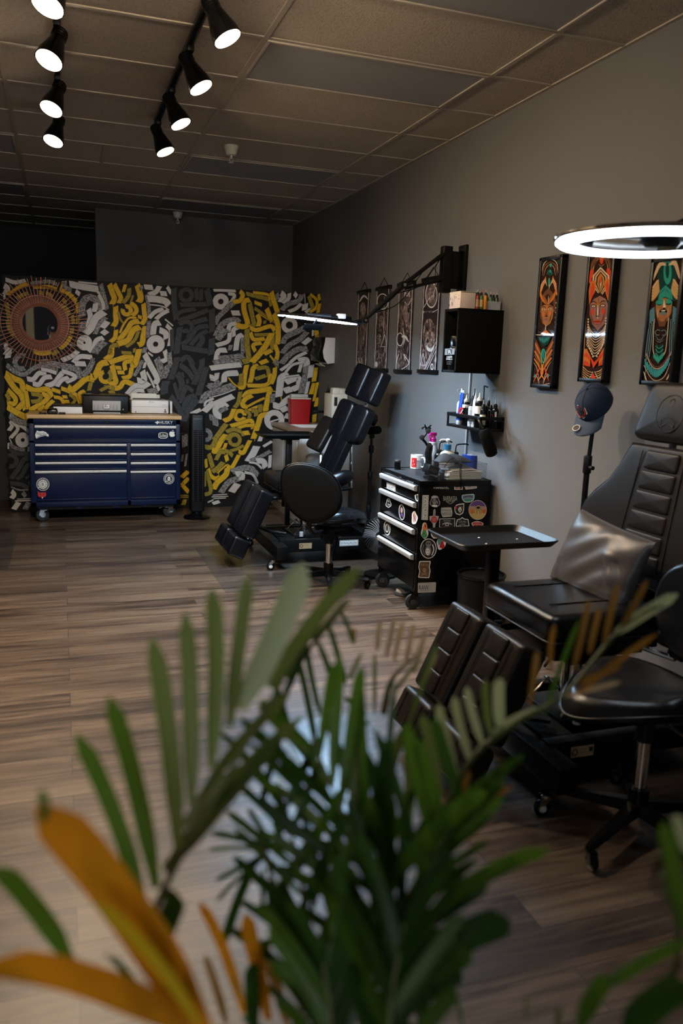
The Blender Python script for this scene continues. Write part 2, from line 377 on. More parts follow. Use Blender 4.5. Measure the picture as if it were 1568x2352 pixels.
class Paint:
    fat = 1.
    """lays thin coats on a plane: fn(x, y, k) turns drawing coordinates and coat height k (metres) into a point"""
    def __init__(s, mb, fn, step=.00012, start=.0006): s.mb, s.fn, s.step, s.k = mb, fn, step, start
    def face(s, pts, m, uvs=None):
        lay = s.mb.uv; P = [s.fn(x, y, s.k) for x, y in pts]
        try: f = s.mb.bm.faces.new([s.mb.bm.verts.new(p) for p in P])
        except ValueError: return
        f.material_index = s.mb.mi(m)
        if uvs:
            for l, uv in zip(f.loops, uvs): l[lay].uv = uv
    def poly(s, m, pts): s.face(pts, m); s.k += s.step
    def fan(s, m, pts):
        """ngon that may be concave: let bmesh triangulate"""
        s.face(pts, m); s.k += s.step
    def stroke(s, m, w, pts, n=5, skew=.35, taper=(1, 1)):
        w = w*s.fat
        P = [V((p[0], p[1])) for p in pts]; P = [V((p.x, p.y, 0)) for p in P]
        Q = spline(P, n) if len(P) > 2 else [P[0]+(P[1]-P[0])*t for t in (0, .33, .66, 1)]
        k = len(Q); L, Rr, D = [], [], [0.]
        for i in range(k):
            t = (Q[min(i+1, k-1)]-Q[max(i-1, 0)]); t = t.normalized() if t.length > 1e-6 else V((1, 0, 0))
            nn = V((-t.y, t.x, 0)); f = i/(k-1)
            tw = taper[0]+(1-taper[0])*min(1, f*3) if f < .34 else taper[1]+(1-taper[1])*min(1, (1-f)*3)
            sk = skew*w*.5*(1 if i in (0, k-1) else 0)
            L.append(Q[i]+nn*w*.5*tw+t*sk); Rr.append(Q[i]-nn*w*.5*tw-t*sk)
            if i: D.append(D[-1]+(Q[i]-Q[i-1]).length/max(w, 1))
        r = random.random()*50
        for i in range(k-1):
            s.face([(L[i].x, L[i].y), (L[i+1].x, L[i+1].y), (Rr[i+1].x, Rr[i+1].y), (Rr[i].x, Rr[i].y)], m,
                   [(D[i]+r, 0), (D[i+1]+r, 0), (D[i+1]+r, 1), (D[i]+r, 1)])
        s.k += s.step
    def ring(s, m, cx, cy, Ro, Ri, a0=0, a1=360, n=28, sq=1.):
        r = random.random()*50
        for i in range(n):
            A, B = R_(a0+(a1-a0)*i/n), R_(a0+(a1-a0)*(i+1)/n)
            pt = lambda rr, a: (cx+rr*math.cos(a), cy+rr*sq*math.sin(a))
            s.face([pt(Ro, A), pt(Ro, B), pt(Ri, B), pt(Ri, A)] if Ri > 1e-6 else [pt(Ro, A), pt(Ro, B), (cx, cy)], m, [(r+i*.3, 0), (r+i*.3+.3, 0), (r+i*.3+.3, 1), (r+i*.3, 1)] if Ri > 1e-6 else [(r+i*.3, 0), (r+i*.3+.3, 0), (r, 1)])
        s.k += s.step
    def disc(s, m, cx, cy, rx, ry=None, rot=0): s.poly(m, ell(cx, cy, rx, ry or rx, 24, rot))
    def text(s, m, body, cx, cy, w, h, rot=0):
        vs, fs = text_tris(body); c, sn = math.cos(R_(rot)), math.sin(R_(rot))
        P = [(cx+(x*w*c+y*h*sn), cy+(x*w*sn-y*h*c)) for x, y in vs]
        for f in fs: s.face([P[i] for i in f], m)
        s.k += s.step
def tileX(ox, oy, sc, x, sign=-1): return lambda a, b, k: atX(ox+a/sc, oy+b/sc, x)+V((sign*k, 0, 0))
def tileY(ox, oy, sc, y, sign=-1): return lambda a, b, k: atY(ox+a/sc, oy+b/sc, y)+V((0, sign*k, 0))
# ================================================================ the room
LX, FY, BY, DY = -3.3, -2.6, 9.31, 11.2     # left wall, front wall, back wall, wall of the dark bay
m = MB(); m.bx((LX-.1, FY-.1, -.1), (WX+.1, DY+.1, 0), 'floor'); struct(m, 'floor')
m = MB(); m.bx((LX-.1, FY-.1, CEIL), (WX+.1, DY+.1, CEIL+.08), 'ceiling'); ceiling = struct(m, 'ceiling')
GX = [-.247+1.2192*i for i in range(-3, 4)]; GY = [4.080+.6096*j for j in range(-11, 12)]
GX = [x for x in GX if LX < x < WX-.05]; GY = [y for y in GY if FY < y < DY]
m = MB()
for x in GX: m.bx((x-.012, FY, CEIL-.006), (x+.012, DY, CEIL+.001), 'tbar')
for y in GY: m.bx((LX, y-.012, CEIL-.0055), (WX, y+.012, CEIL+.001), 'tbar')
m.bx((.36-.012, GY[0]+0, CEIL-.0052), (.36+.012, GY[0]+.0001, CEIL), 'tbar')
m.bx((.350, 6.52, CEIL-.0052), (.374, 7.13, CEIL), 'tbar')
m.bx((WX-.022, FY, CEIL-.007), (WX, BY, CEIL+.001), 'tbar')
struct(m, 'ceiling_grid', ceiling)
m = MB(); m.bx((WX, FY-.1, 0), (WX+.1, DY+.1, CEIL), 'wall_paint'); struct(m, 'wall_right')
m = MB(); m.bx((.40, BY, 0), (WX, BY+.12, CEIL), 'wall_paint'); struct(m, 'wall_back')
m = MB(); m.bx((LX, DY, 0), (WX, DY+.1, CEIL), 'dark_wall'); struct(m, 'wall_back_bay')
m = MB(); m.bx((LX-.1, FY-.1, 0), (LX, DY+.1, CEIL), 'dark_wall'); struct(m, 'wall_left')
# low grey partition with dark wainscot seen left of the painted wall
m = MB(); m.bx((LX, 8.9, .55), (-.2, 9.0, 2.09), 'grey_dark_wall'); m.bx((LX, 8.89, 0), (-.2, 9.0, .55), 'brown_panel'); struct(m, 'wall_back_left')
# front wall behind the viewer, with the street window on its left
W0, W1, WZ0, WZ1 = -3.0, -.95, .35, 2.6
m = MB()
m.bx((LX, FY-.1, 0), (W0, FY, CEIL), 'navy_wall'); m.bx((W1, FY-.1, 0), (WX, FY, CEIL), 'navy_wall')
m.bx((W0, FY-.1, 0), (W1, FY, WZ0), 'navy_wall'); m.bx((W0, FY-.1, WZ1), (W1, FY, CEIL), 'navy_wall')
struct(m, 'wall_front')
m = MB()
for x in (W0, -1.99, W1-.05): m.bx((x, FY-.08, WZ0), (x+.05, FY-.02, WZ1), 'black_metal')
for z in (WZ0, WZ1-.05): m.bx((W0, FY-.08, z), (W1, FY-.02, z+.05), 'black_metal')
win = struct(m, 'window_1')
m = MB(); m.bx((W0, FY-.055, WZ0), (W1, FY-.049, WZ1), 'glass_sheet'); struct(m, 'glass_pane', win)
m = MB(); m.bx((-.66, FY, 0), (-.50, FY+.05, CEIL), 'pale_trim'); struct(m, 'trim_1')
m = MB(); m.bx((WX-.012, FY, 0), (WX, 8.18, .09), 'black_matte', .003); struct(m, 'baseboard_right')
# painted half-height partition
m = MB(); m.bx((-.47, MY, 0), (WX, MY+.11, 2.195), 'black_matte'); struct(m, 'wall_partition')

# ---------------------------------------------------------------- lights off in the ceiling
def troffer(x0, y0, label):
    t = thing('ceiling_light', label, 'ceiling light', (x0+.61, y0+.305, CEIL-.02), 'unlit fluorescent ceiling panels')
    m = MB(); a = .03
    for p, q in (((x0+.014, y0+.014), (x0+1.205, y0+a)), ((x0+.014, y0+.6-a+.01), (x0+1.205, y0+.596)), ((x0+.014, y0+a), (x0+a, y0+.58)), ((x0+1.205-a+.014, y0+a), (x0+1.205, y0+.58))):
        m.bx((*p, CEIL-.012), (*q, CEIL), 'tbar', .002)
    m.build('frame', t)
    m = MB(); m.bx((x0+a, y0+a, CEIL-.006), (x0+1.205-a+.014, y0+.6-a+.01, CEIL-.001), 'diffuser'); m.build('diffuser', t)
c1, c0, cm = .972, -.247, -1.466
ry = lambda j: 4.080+.6096*j
troffer(c1, ry(0), 'grey unlit ceiling panel above the row of hanging prints, nearest whole one')
troffer(c1, ry(-2), 'grey unlit ceiling panel cut off by the top edge of the photo')
troffer(c1, ry(4), 'grey unlit ceiling panel just behind the nearer sprinkler head')
troffer(c1, ry(7), 'darkest grey unlit ceiling panel above the farther sprinkler, near back wall')
troffer(cm, ry(4), 'unlit ceiling panel at the left edge, nearer of the two there')
troffer(cm, ry(7), 'unlit ceiling panel at the left edge, farther of the two there')
# sprinklers
def sprinkler(y, x, label):
    t = thing('sprinkler', label, 'sprinkler', (x, y, CEIL), 'ceiling sprinklers')
    m = MB(); m.lathe([(.052, 0), (.052, -.012), (.040, -.05), (.036, -.062), (.022, -.066)], (x, y, CEIL), 'cream_plastic', n=20); m.build('cup', t)
    m = MB(); m.cyl((x, y, CEIL-.06), (x, y, CEIL-.088), .010, 'brushed', n=10)
    for s in (-1, 1): m.tube([(x+s*.008, y, CEIL-.085), (x+s*.014, y, CEIL-.10), (x+s*.003, y, CEIL-.113)], .0028, 'brushed', 6)
    m.build('nozzle', t)
    m = MB(); m.cyl((x, y, CEIL-.113), (x, y, CEIL-.117), .02, 'brushed', n=12); m.build('deflector', t)
p = atZ(531, 345, CEIL-.03); sprinkler(p.y, p.x, 'white sprinkler cup on the ceiling nearest the hanging spotlights')
p = atZ(408, 494, CEIL-.03); sprinkler(p.y, p.x, 'small white sprinkler cup far off by the back wall')

# ---------------------------------------------------------------- track lighting
def track(x, y0, y1, label):
    t = thing('track_rail', label, 'track light rail', (x, (y0+y1)/2, CEIL), 'track light rails')
    m = MB(); m.bx((x-.018, y0, CEIL-.030), (x+.018, y1, CEIL-.006), 'black_metal', .003); m.bx((x-.007, y0, CEIL-.033), (x+.007, y1, CEIL-.029), 'black_gloss'); m.build('rail', t)
    m = MB(); m.bx((x-.02, y1, CEIL-.034), (x+.02, y1+.03, CEIL-.004), 'black_plastic', .004); m.build('end_cap', t)
    m = MB(); m.bx((x-.022, (y0+y1)/2-.08, CEIL-.034), (x+.022, (y0+y1)/2+.08, CEIL-.004), 'black_plastic', .004); m.build('connector', t)
track(.64, 1.6, 5.66, 'black ceiling rail of the right hand row of spotlights')
track(.03, 1.6, 5.68, 'black ceiling rail of the left hand row of spotlights')
def spotlight(x, y, aim, label):
    """head hangs from an adapter in the rail; aim = direction of the light"""
    base = V((x, y, CEIL-.03)); t = thing('track_spotlight', label, 'spotlight', base, 'track spotlights')
    m = MB(); m.bx((x-.016, y-.045, CEIL-.062), (x+.016, y+.045, CEIL-.033), 'black_plastic', .005); m.build('adapter', t)
    side = V((1, 0, 0)); k = V((x, y, CEIL-.115))
    m = MB(); m.cyl((x, y, CEIL-.06), (x, y, CEIL-.10), .010, 'black_metal', n=10); m.cyl(k-side*.022, k+side*.022, .015, 'black_metal', n=12); m.build('swivel', t)
    a = V(aim).normalized(); o = k-a*.055
    m = MB(); m.lathe([(.0, -.008), (.026, -.008), (.034, 0), (.034, .052), (.037, .062), (.046, .095), (.058, .135), (.061, .158), (.063, .172), (.058, .172), (.054, .150), (.03, .12), (0, .12)], o, 'black_gloss', a, 28)
    for q in (.012, .024, .036): m.torus(o+a*q, a, .0345, .002, 'black_metal', 24, 6)
    m.build('shade', t)
    m = MB(); m.lathe([(.0, .176), (.03, .173), (.048, .165), (.053, .152), (.053, .148), (0, .148)], o, 'bulb', a, 24); m.build('bulb', t)
    return t
SPOT = [(.64, (500, 75), (.44, -.20, -.87)), (.64, (437, 190), (.44, -.22, -.87)), (.64, (398, 275), (.40, -.22, -.89)), (.64, (369, 340), (.36, -.22, -.91)),
        (.03, (122, 2), (-.30, -.30, -.9)), (.03, (133, 133), (-.32, -.38, -.86)), (.03, (133, 245), (-.30, -.38, -.87)), (.03, (133, 318), (-.26, -.36, -.9))]
LB = ['black spotlight closest to the camera on the right hand ceiling rail', 'second nearest black spotlight on the right hand ceiling rail', 'third black spotlight along the right hand ceiling rail', 'black spotlight at the far end of the right hand rail',
      'black spotlight cut off by the top edge above the left rail', 'large black spotlight on the left rail, nearest whole one there', 'second last black spotlight toward the far end of the left rail', 'smallest black spotlight at the far end of the left rail']
HEADS = []
for (x, p, a), lb in zip(SPOT, LB):
    q = atZ(*p, CEIL-.20); av = V(a).normalized(); HEADS.append((x, q.y-av.y*.12, av, 1.)); spotlight(x, q.y-av.y*.12, a, lb)
# the rails run on over the viewer's head; two unseen heads added there brighten mural and chest
for x, y, tg in ((.03, 2.35, (.2, 7.8, .75)), (.64, 2.35, (1.35, 8.1, .95))):
    av = (V(tg)-V((x, y, CEIL-.115))).normalized(); HEADS.append((x, y, av, 2.2)); spotlight(x, y, av, 'black spotlight over the viewer, turned to the '+('blue chest' if x < .3 else 'mural'))

# ---------------------------------------------------------------- calligraphy mural
mural = thing('mural', 'wide black mural of white, grey and yellow brush calligraphy in rings', 'mural', (1.05, MY-.004, 0))
m = MB(); m.bx((-.475, MY-.004, 0.005), (WX-.001, MY-.0002, 2.2), 'mK'); m.build('canvas', mural)
T = {1: (0, 635, 6.272), 2: (240, 635, 6.272), 3: (490, 660, 6.272), 4: (0, 800, 6.272), 5: (240, 800, 6.272), 6: (480, 830, 6.031), 7: (400, 980, 6.272), 8: (0, 960, 10.69)}
MUR = {
1: '''W 55 80,45 220,85 370,60|W 75 60,130 110,180 70,260|W 28 68,240 62,330|M 50 440,100 600,80 720,75 820,115|Y 55 120,260 200,210 300,140 400,110|Y 55 480,150 600,150 720,155 820,190|O 55 250,310 320,270 400,240|O 55 560,230 620,240|O 50 660,230 760,290|O 60 90,380 110,480 130,600|O 55 110,620 130,740 200,860|O 55 880,420 960,470 1000,560|O 50 1040,560 1060,680|O 55 1040,740 1030,830|O 55 900,330 960,380|Y 55 870,1040 960,960 1020,860|Y 60 490,1080 600,1110 740,1090|O 60 830,1070 760,1129|Y 60 870,190 980,240 1050,310 1100,370|Y 24 905,70 890,130 865,190|Y 65 1110,400 1130,470 1100,530|O 50 1120,560 1120,680|W 90 1000,110 1200,150 1420,185|W 22 1130,80 1270,95 1400,105|W 36 1400,220 1450,260 1475,330|M 60 1450,110 1500,300 1540,480|W 55 1090,210 1150,260|M 60 930,70 940,150 1030,200|M 95 1190,580 1180,420 1250,310 1360,320 1440,420 1460,480|W 75 1380,385 1370,450 1350,510|W 70 1275,470 1300,590 1250,730|W 105 1500,510 1380,600 1310,740 1220,820|M 60 1530,590 1440,680 1370,830|W 48 1420,260 1480,380 1490,480|M 80 1190,650 1180,790|W 80 1550,650 1470,740|W 75 1540,780 1470,830|W 65 1490,885 1390,920 1340,1030 1270,1080|M 95 1510,940 1420,1020 1360,1110|D W 1215,955 110,18|W 60 80,960 100,1060|W 70 150,1030 80,1129|M 40 1000,980 1080,990''',
2: '''M 50 600,260 640,440 640,570|Y 75 70,110 110,230 140,320 105,400|Y 62 140,110 190,210 235,310 205,385|Y 45 300,115 270,225|O 55 355,170 345,280 265,385|Y 82 470,120 505,230 520,320 490,372|Y 72 160,430 160,560 165,650 125,718|C Y 320,490 88,28,-110,200|Y 60 370,375 445,440 455,510 395,565|Y 65 560,390 575,540 580,620 530,692|Y 46 480,575 535,595|O 28 200,510 230,620 290,690|Y 30 460,595 350,600 270,700 220,815|Y 72 500,645 390,670 320,780 200,922|Y 80 515,730 420,770 330,920 190,970|O 45 490,790 430,920 310,1015|Y 75 590,715 560,840 540,960 485,985|Y 60 165,770 150,880 85,945|O 60 190,985 105,1010 70,1129|O 30 410,270 380,370|W 70 570,150 695,160|W 70 790,140 740,220 640,265|W 68 800,245 895,250|W 92 620,320 760,330 880,360 920,420|W 16 650,405 830,430 930,485|W 58 850,470 730,510 640,600|W 55 915,492 820,545 740,615|W 82 800,665 720,690 695,840|W 80 790,770 880,820 890,900|W 55 890,700 960,800 930,1000|D W 735,975 130,38|W 18 870,615 985,712|W 48 900,150 960,245|M 50 640,640 620,880|M 50 520,140 540,190|M 60 590,1020 560,1100|G 75 1000,170 1000,400 1035,620|D G 1175,270 112,52|G 55 1320,175 1330,340|G 55 1390,180 1390,350|G 62 1090,410 1280,405 1465,400|G 55 1310,470 1120,500 1040,555|G 66 1495,480 1300,560 1060,640|G 66 1475,610 1270,665|G 60 1070,690 1180,650 1260,720 1200,890|G 62 1495,715 1340,740 1220,900 1110,985|G 60 1480,780 1350,860 1240,990|G 72 1380,850 1410,920 1340,1025|G 72 1110,1015 1300,1050 1490,1080|G 78 1085,730 1060,900 1035,1115|G 84 1470,180 1520,410|G 80 1545,470 1550,800|G 84 1545,890 1535,1129|G 50 970,760 975,1080|G 60 1120,790 1210,780''',
3: '''D W 105,205 115,40|W 36 0,42 160,45 320,52|W 46 210,90 300,110 270,190 190,290|M 66 330,190 180,320 60,440 25,540|W 70 260,370 380,370|M 80 380,520 300,465 130,530 35,700|W 60 345,520 240,540 210,640|W 62 375,565 290,610 290,710|M 85 180,600 110,690 50,750|W 58 235,650 210,775 40,835|W 72 425,685 350,730 320,910|W 68 190,905 70,920 30,1070|M 85 80,1030 250,1015 440,985|M 52 250,830 230,905|M 55 420,720 420,960|M 95 0,1100 400,1070|Y 70 525,180 445,205 440,330 490,520 430,568 325,540|O 62 520,230 560,420 580,540 525,568|Y 48 590,215 695,255|O 55 470,90 620,130 800,180 835,270|Y 40 570,75 780,105 812,185|Y 68 830,65 870,200 925,372|O 45 590,300 690,370 765,445|Y 68 765,305 800,400 845,490|Y 12 850,495 760,450 660,385|Y 62 630,390 660,480 640,562|Y 72 865,380 920,520 930,700 920,825|O 40 740,480 735,525|Y 58 520,575 620,615 820,560 880,625|O 72 485,600 480,800 500,960 500,1050 415,1070|Y 55 530,650 580,750 740,740|O 45 590,685 800,680|O 66 850,650 845,800 860,900|Y 82 840,660 760,820 660,960 550,1080|Y 52 690,800 570,830 600,925|Y 62 725,960 835,905|Y 60 665,1095 780,1050|Y 26 810,980 880,1070 910,1129|Y 58 880,820 920,940 900,1055|Y 60 380,55 420,110 380,190 285,212|W 76 970,80 1010,130 960,215|W 52 1090,85 1080,160 1005,235|M 66 1270,100 1230,190 1080,240 975,330|W 58 1160,85 1200,135|W 48 1265,235 1180,310 1080,350|W 78 1320,235 1310,330|W 9 1310,90 1318,240|W 40 1400,310 1320,360|O 55 1370,120 1430,300|Y 40 1390,100 1480,180 1475,290 1385,360|Y 40 1510,100 1525,190|Y 46 1525,235 1500,370|M 50 910,85 930,170|D W 1090,545 118,52|M 72 1325,570 1200,640 1050,710 990,810|M 70 1345,640 1250,740 1080,840 985,950|W 66 1390,735 1290,815|M 76 1355,890 1220,890 1070,985 975,1100|W 44 1335,935 1180,1015 1060,1129|Y 62 1470,560 1485,690|W 26 1430,560 1425,700|O 55 1495,690 1480,760|W 86 1220,1060 1330,1050 1340,1129''',
4: '''W 80 130,30 110,140|C M 310,200 130,60,60,300|M 62 95,240 220,340 350,375 480,290 580,250 700,260 830,330|M 85 690,205 900,255 1120,310 1130,440|W 66 390,440 480,445 560,360 670,365|W 66 470,505 560,520 640,425 745,410|W 70 660,545 780,500 850,410 910,340|W 50 590,300 700,320 810,355|W 55 890,325 1040,375 1080,425 950,490|W 60 990,420 890,460 820,550|W 66 1120,40 1040,110 890,175|W 66 1330,130 1150,120 1055,205|W 70 1075,220 1235,225|M 45 1345,140 1270,280 1185,365|M 60 560,200 700,180|Y 78 80,360 200,435 310,490 335,640|Y 78 85,380 200,560 310,680 370,880|Y 72 370,550 500,605 680,590 745,705|Y 56 370,620 390,720 410,870|Y 66 100,780 200,800 220,720 110,600|O 55 90,650 140,750|Y 78 330,790 250,880|Y 80 105,840 230,920 370,990|Y 66 600,650 690,700 620,780 430,890|O 55 450,655 580,680 560,750 450,770|Y 52 650,830 550,890|Y 56 770,750 690,820 660,880|Y 52 745,590 870,630|Y 46 775,700 870,720 925,800|Y 56 880,575 1000,620 1100,680 1165,800|Y 46 900,700 970,700|Y 46 930,765 1000,765|O 42 1000,660 1080,740 1030,810|Y 82 1350,445 1240,440 1120,540 1040,595 980,555|Y 86 1550,200 1450,230 1400,330 1350,420 1295,400|O 56 1310,490 1280,610|Y 50 1220,610 1140,660 1180,770|O 46 1560,550 1440,610|C Y 1520,410 105,45,60,250|Y 52 385,930 400,1020|M 80 140,960 250,1045 390,1080|M 50 1350,180 1280,330 1190,400''',
5: '''Y 82 100,0 90,100 15,165|Y 72 65,205 230,150 370,115 400,190|Y 80 500,10 470,130 430,240 370,235|Y 58 375,185 290,210 300,320|Y 52 150,275 240,285|Y 52 185,345 285,350|Y 62 390,275 360,400 255,432|Y 72 105,240 140,400 160,490 65,522|C O 15,400 105,50,-60,110|Y 68 440,535 290,480 220,560 135,580|O 56 0,560 70,560 145,600|O 52 60,640 150,630|O 45 245,60 390,70|O 36 430,0 425,60|W 78 575,85 680,280 760,440 715,510|M 95 750,140 800,280 850,420|W 22 625,60 695,112|W 62 865,30 890,150 820,190|W 38 590,200 565,285|W 80 545,325 570,470 470,460|W 28 605,340 670,460 745,625|W 70 645,500 540,560 440,540 325,660|W 55 570,610 460,610 370,690|M 75 620,620 760,610|W 40 755,530 785,610|M 62 935,60 940,180 960,270|M 52 545,170 470,330 420,400|M 70 880,250 900,320 850,430|G 82 1045,130 1010,270 950,450|G 105 890,470 860,560 860,660|G 66 1090,185 1190,125 1285,250|G 70 1080,235 1200,330 1320,500|G 74 1405,150 1390,280 1285,520|G 84 1465,270 1420,420 1345,680|G 84 1045,360 1110,500 1090,700|G 76 1195,530 1130,640 1100,790|G 84 1310,680 1190,740 1140,900|G 95 1330,730 1220,870 1130,1050|G 76 950,690 1050,830 1120,990|G 36 1115,345 1135,425|G 36 1190,445 1195,510|G 50 1000,500 1040,640 1070,730|G 55 1195,560 1275,620|G 60 1230,200 1320,360|M 90 1568,620 1440,690 1395,790|W 32 1568,720 1460,770 1440,835|W 82 1545,800 1430,910|W 52 1385,880 1245,945|M 80 1490,570 1568,520|W 55 1510,400 1568,420''',
6: '''W 70 15,95 200,70 440,45|W 76 405,160 230,180 205,290|W 64 110,160 90,240 15,225|M 84 155,280 80,335 0,345|M 92 350,330 180,390 0,460|W 14 365,385 180,455 0,505|W 75 335,480 190,540 50,600|C W 170,680 125,40,90,330|M 55 140,700 250,640|C M 0,860 130,50,270,380|W 60 0,520 40,590|Y 64 520,50 490,200 470,355 395,330|O 55 440,170 440,340|Y 18 265,225 340,310 405,355|Y 64 685,55 610,95 590,200 565,295|O 52 660,100 800,90 825,210|O 50 635,245 785,195|Y 52 525,335 800,320 845,170|Y 58 910,85 900,200 855,315|Y 28 885,0 935,70|Y 66 870,375 700,405 540,430 470,500|Y 68 835,415 800,560 780,690|Y 12 860,410 950,430 1000,520 965,640|Y 62 595,470 500,520 460,600 530,640|Y 30 520,630 650,560 770,505|O 52 430,420 400,570 350,640|Y 36 520,690 620,645 725,610|O 56 705,600 705,705|O 55 580,685 650,690 645,760|C Y 425,750 92,38,20,360|O 45 490,675 560,730 545,800|Y 62 345,655 290,780 200,825|Y 55 295,895 440,855 580,820 605,930|Y 42 395,925 500,890 610,885|Y 60 475,995 555,985|Y 72 835,735 720,755 680,860 610,1070|O 66 235,865 150,980 70,1086|O 52 235,975 340,940 440,970|Y 55 225,1010 160,1086|C O 340,1090 110,62,180,310|W 95 1105,185 1000,225 980,330 960,490|W 80 1055,290 1230,230 1240,370|W 82 1035,410 1135,380|W 74 1145,390 1235,350|W 22 1055,215 1245,190|M 82 1335,0 1330,200 1270,440|W 40 985,125 1130,25|W 44 1275,30 1240,150|W 34 1055,150 1150,50 1280,15|W 80 1135,490 1040,560 980,625 880,600|C W 900,810 140,62,100,400|W 18 840,835 965,800|W 72 1085,640 990,680|W 60 1100,720 1060,790|Y 60 1475,85 1445,280|W 72 1415,50 1390,225|Y 60 1455,300 1405,455|Y 36 1500,290 1470,420 1445,550|Y 46 1500,500 1470,625|Y 55 1455,730 1450,840|W 44 1370,280 1335,450|M 60 880,450 870,570|M 60 960,40 900,0''',
7: '''O 66 700,0 620,140 540,290 440,290|Y 72 740,110 660,230 600,350 545,330|Y 45 745,235 710,320 650,345|C O 870,190 100,48,-60,290|O 42 785,355 900,320 1000,270|Y 58 1090,195 1040,290 990,375 925,355|O 52 720,340 790,370 840,420|Y 55 740,405 765,495|Y 54 930,405 880,500 820,590 755,560|O 60 495,390 555,590|O 55 600,480 660,370 730,370|O 66 705,510 620,600 540,650|Y 22 755,545 680,610 620,670|Y 56 485,605 520,700 590,745 660,720|Y 78 765,590 740,690 620,800 560,900|Y 40 450,465 465,590|O 54 455,640 510,820 520,940 430,980|O 30 440,690 445,860|O 66 1195,0 1160,150|W 56 1260,110 1225,210|C O 860,160 150,112,250,350|Y 62 995,100 1075,80|W 95 1185,280 1130,390 1060,500|M 52 1385,350 1240,430 1100,495|W 36 1405,210 1280,285|W 28 1075,510 1180,530 1260,600|W 78 1180,490 1280,500 1310,590|W 46 1380,410 1370,590|M 80 830,655 960,600 1100,600 1200,710|W 84 880,680 970,690 960,770|W 36 1010,655 1130,690 1200,820|M 80 920,745 780,800 670,950|W 92 910,820 820,940|W 12 550,985 760,970|W 12 535,1010 775,1000|W 12 560,1035 740,1025|W 46 550,1105 650,1075|W 18 480,1090 560,1050|M 80 150,110 150,290|M 28 180,390 155,570|Y 60 200,640 105,730|Y 55 205,735 110,840|Y 55 105,830 205,940|O 18 85,988 205,988|O 18 85,1015 205,1015|O 55 155,1045 125,1125|C M 450,120 100,40,-90,90|M 30 120,400 110,500''',
8: '''M 55 240,10 500,130 700,170|W 95 250,70 300,180 220,310|W 84 290,60 440,260 260,490|W 22 225,480 270,580 330,690|W 84 460,160 600,240 710,345|D W 560,540 185,48|W 36 205,610 205,760|M 84 225,640 400,745 620,790|W 55 712,700 705,830|G 95 225,750 400,860 740,880|C G 270,1050 190,85,-120,110|G 112 745,980 600,1010 450,1250 270,1490|G 100 745,1120 640,1200 540,1400 410,1510|G 55 755,1400 630,1480|G 100 250,1600 500,1625 700,1720|M 36 270,1690 480,1765 690,1755|W 105 285,1790 350,1880 280,1970|M 95 555,1820 630,1930|W 28 370,2035 775,2020|W 18 420,1990 775,1975|W 120 460,2070 340,2240|M 120 710,2070 610,2240|G 84 705,1550 770,1660'''}
m = MB()
for k, s in MUR.items():
    P = Paint(m, tileY(*T[k], MY-.004), .00006, .0008+.0007*k); P.fat = 1.0
    for it in s.split('|'):
        a = it.split()
        if a[0] in 'DC':
            cx, cy = map(float, a[2].split(',')); q = list(map(float, a[3].split(',')))
            P.ring('m'+a[1], cx, cy, q[0], q[1], *(q[2:] if len(q) > 2 else (0, 360)))
        else:
            pp = [tuple(map(float, z.split(','))) for z in a[2:]]; P.stroke('mK', float(a[1])+(13 if k < 8 else 20), pp, skew=.3); P.stroke('m'+a[0], float(a[1])*1.04, pp)
    if k in (2, 3, 5, 6, 7):      # drips under the yellow strokes
        for it in s.split('|'):
            a = it.split()
            if a[0] == 'Y' and len(a) > 4 and random.random() < .5:
                x, y = map(float, a[-1].split(',')); x += 18; P.stroke('mY', 7, [(x, y), (x, y+random.uniform(25, 70))], skew=0)
m.build('brush_lettering', mural, smooth=False)
# ---------------------------------------------------------------- sunburst mirror
c = atY(92, 743, MY-.05); sm = thing('sunburst_mirror', 'round mirror in a copper sunburst of thin rods on the mural', 'mirror', c)
TILT = R_(-.75); ax = V((0, -math.cos(TILT), math.sin(TILT))); Fm = frame(ax, (1, 0, 0))
pt = lambda r, a, z: c+Fm@V((r*math.cos(a), r*math.sin(a), z))
m = MB()
for i in range(64):
    a = 2*math.pi*(i+.5)/64; m.tube([pt(.165, a, .0), pt(.415+.012*math.sin(i*2.3), a, .004)], .0029, 'copper', 6)
for i in range(64):
    a = 2*math.pi*i/64; m.tube([pt(.165, a, .006), pt(.265+.008*math.sin(i*1.7), a, .006)], .0017, 'copper', 6)
m.build('sun_rays', sm)
m = MB(); m.torus(c+ax*.008, ax, .340, .0045, 'copper', 72, 8); m.torus(c+ax*.006, ax, .250, .0025, 'copper', 72, 6); m.build('outer_hoop', sm)
m = MB()
for r in (.158, .167, .176): m.torus(c+ax*.013, ax, r, .0058, 'copper', 64, 8)
m.build('rim', sm)
m = MB(); m.lathe([(0, 0), (.157, 0), (.157, .008), (0, .008)], c, 'mirror', ax, 64); m.build('mirror_glass', sm, ang=20)
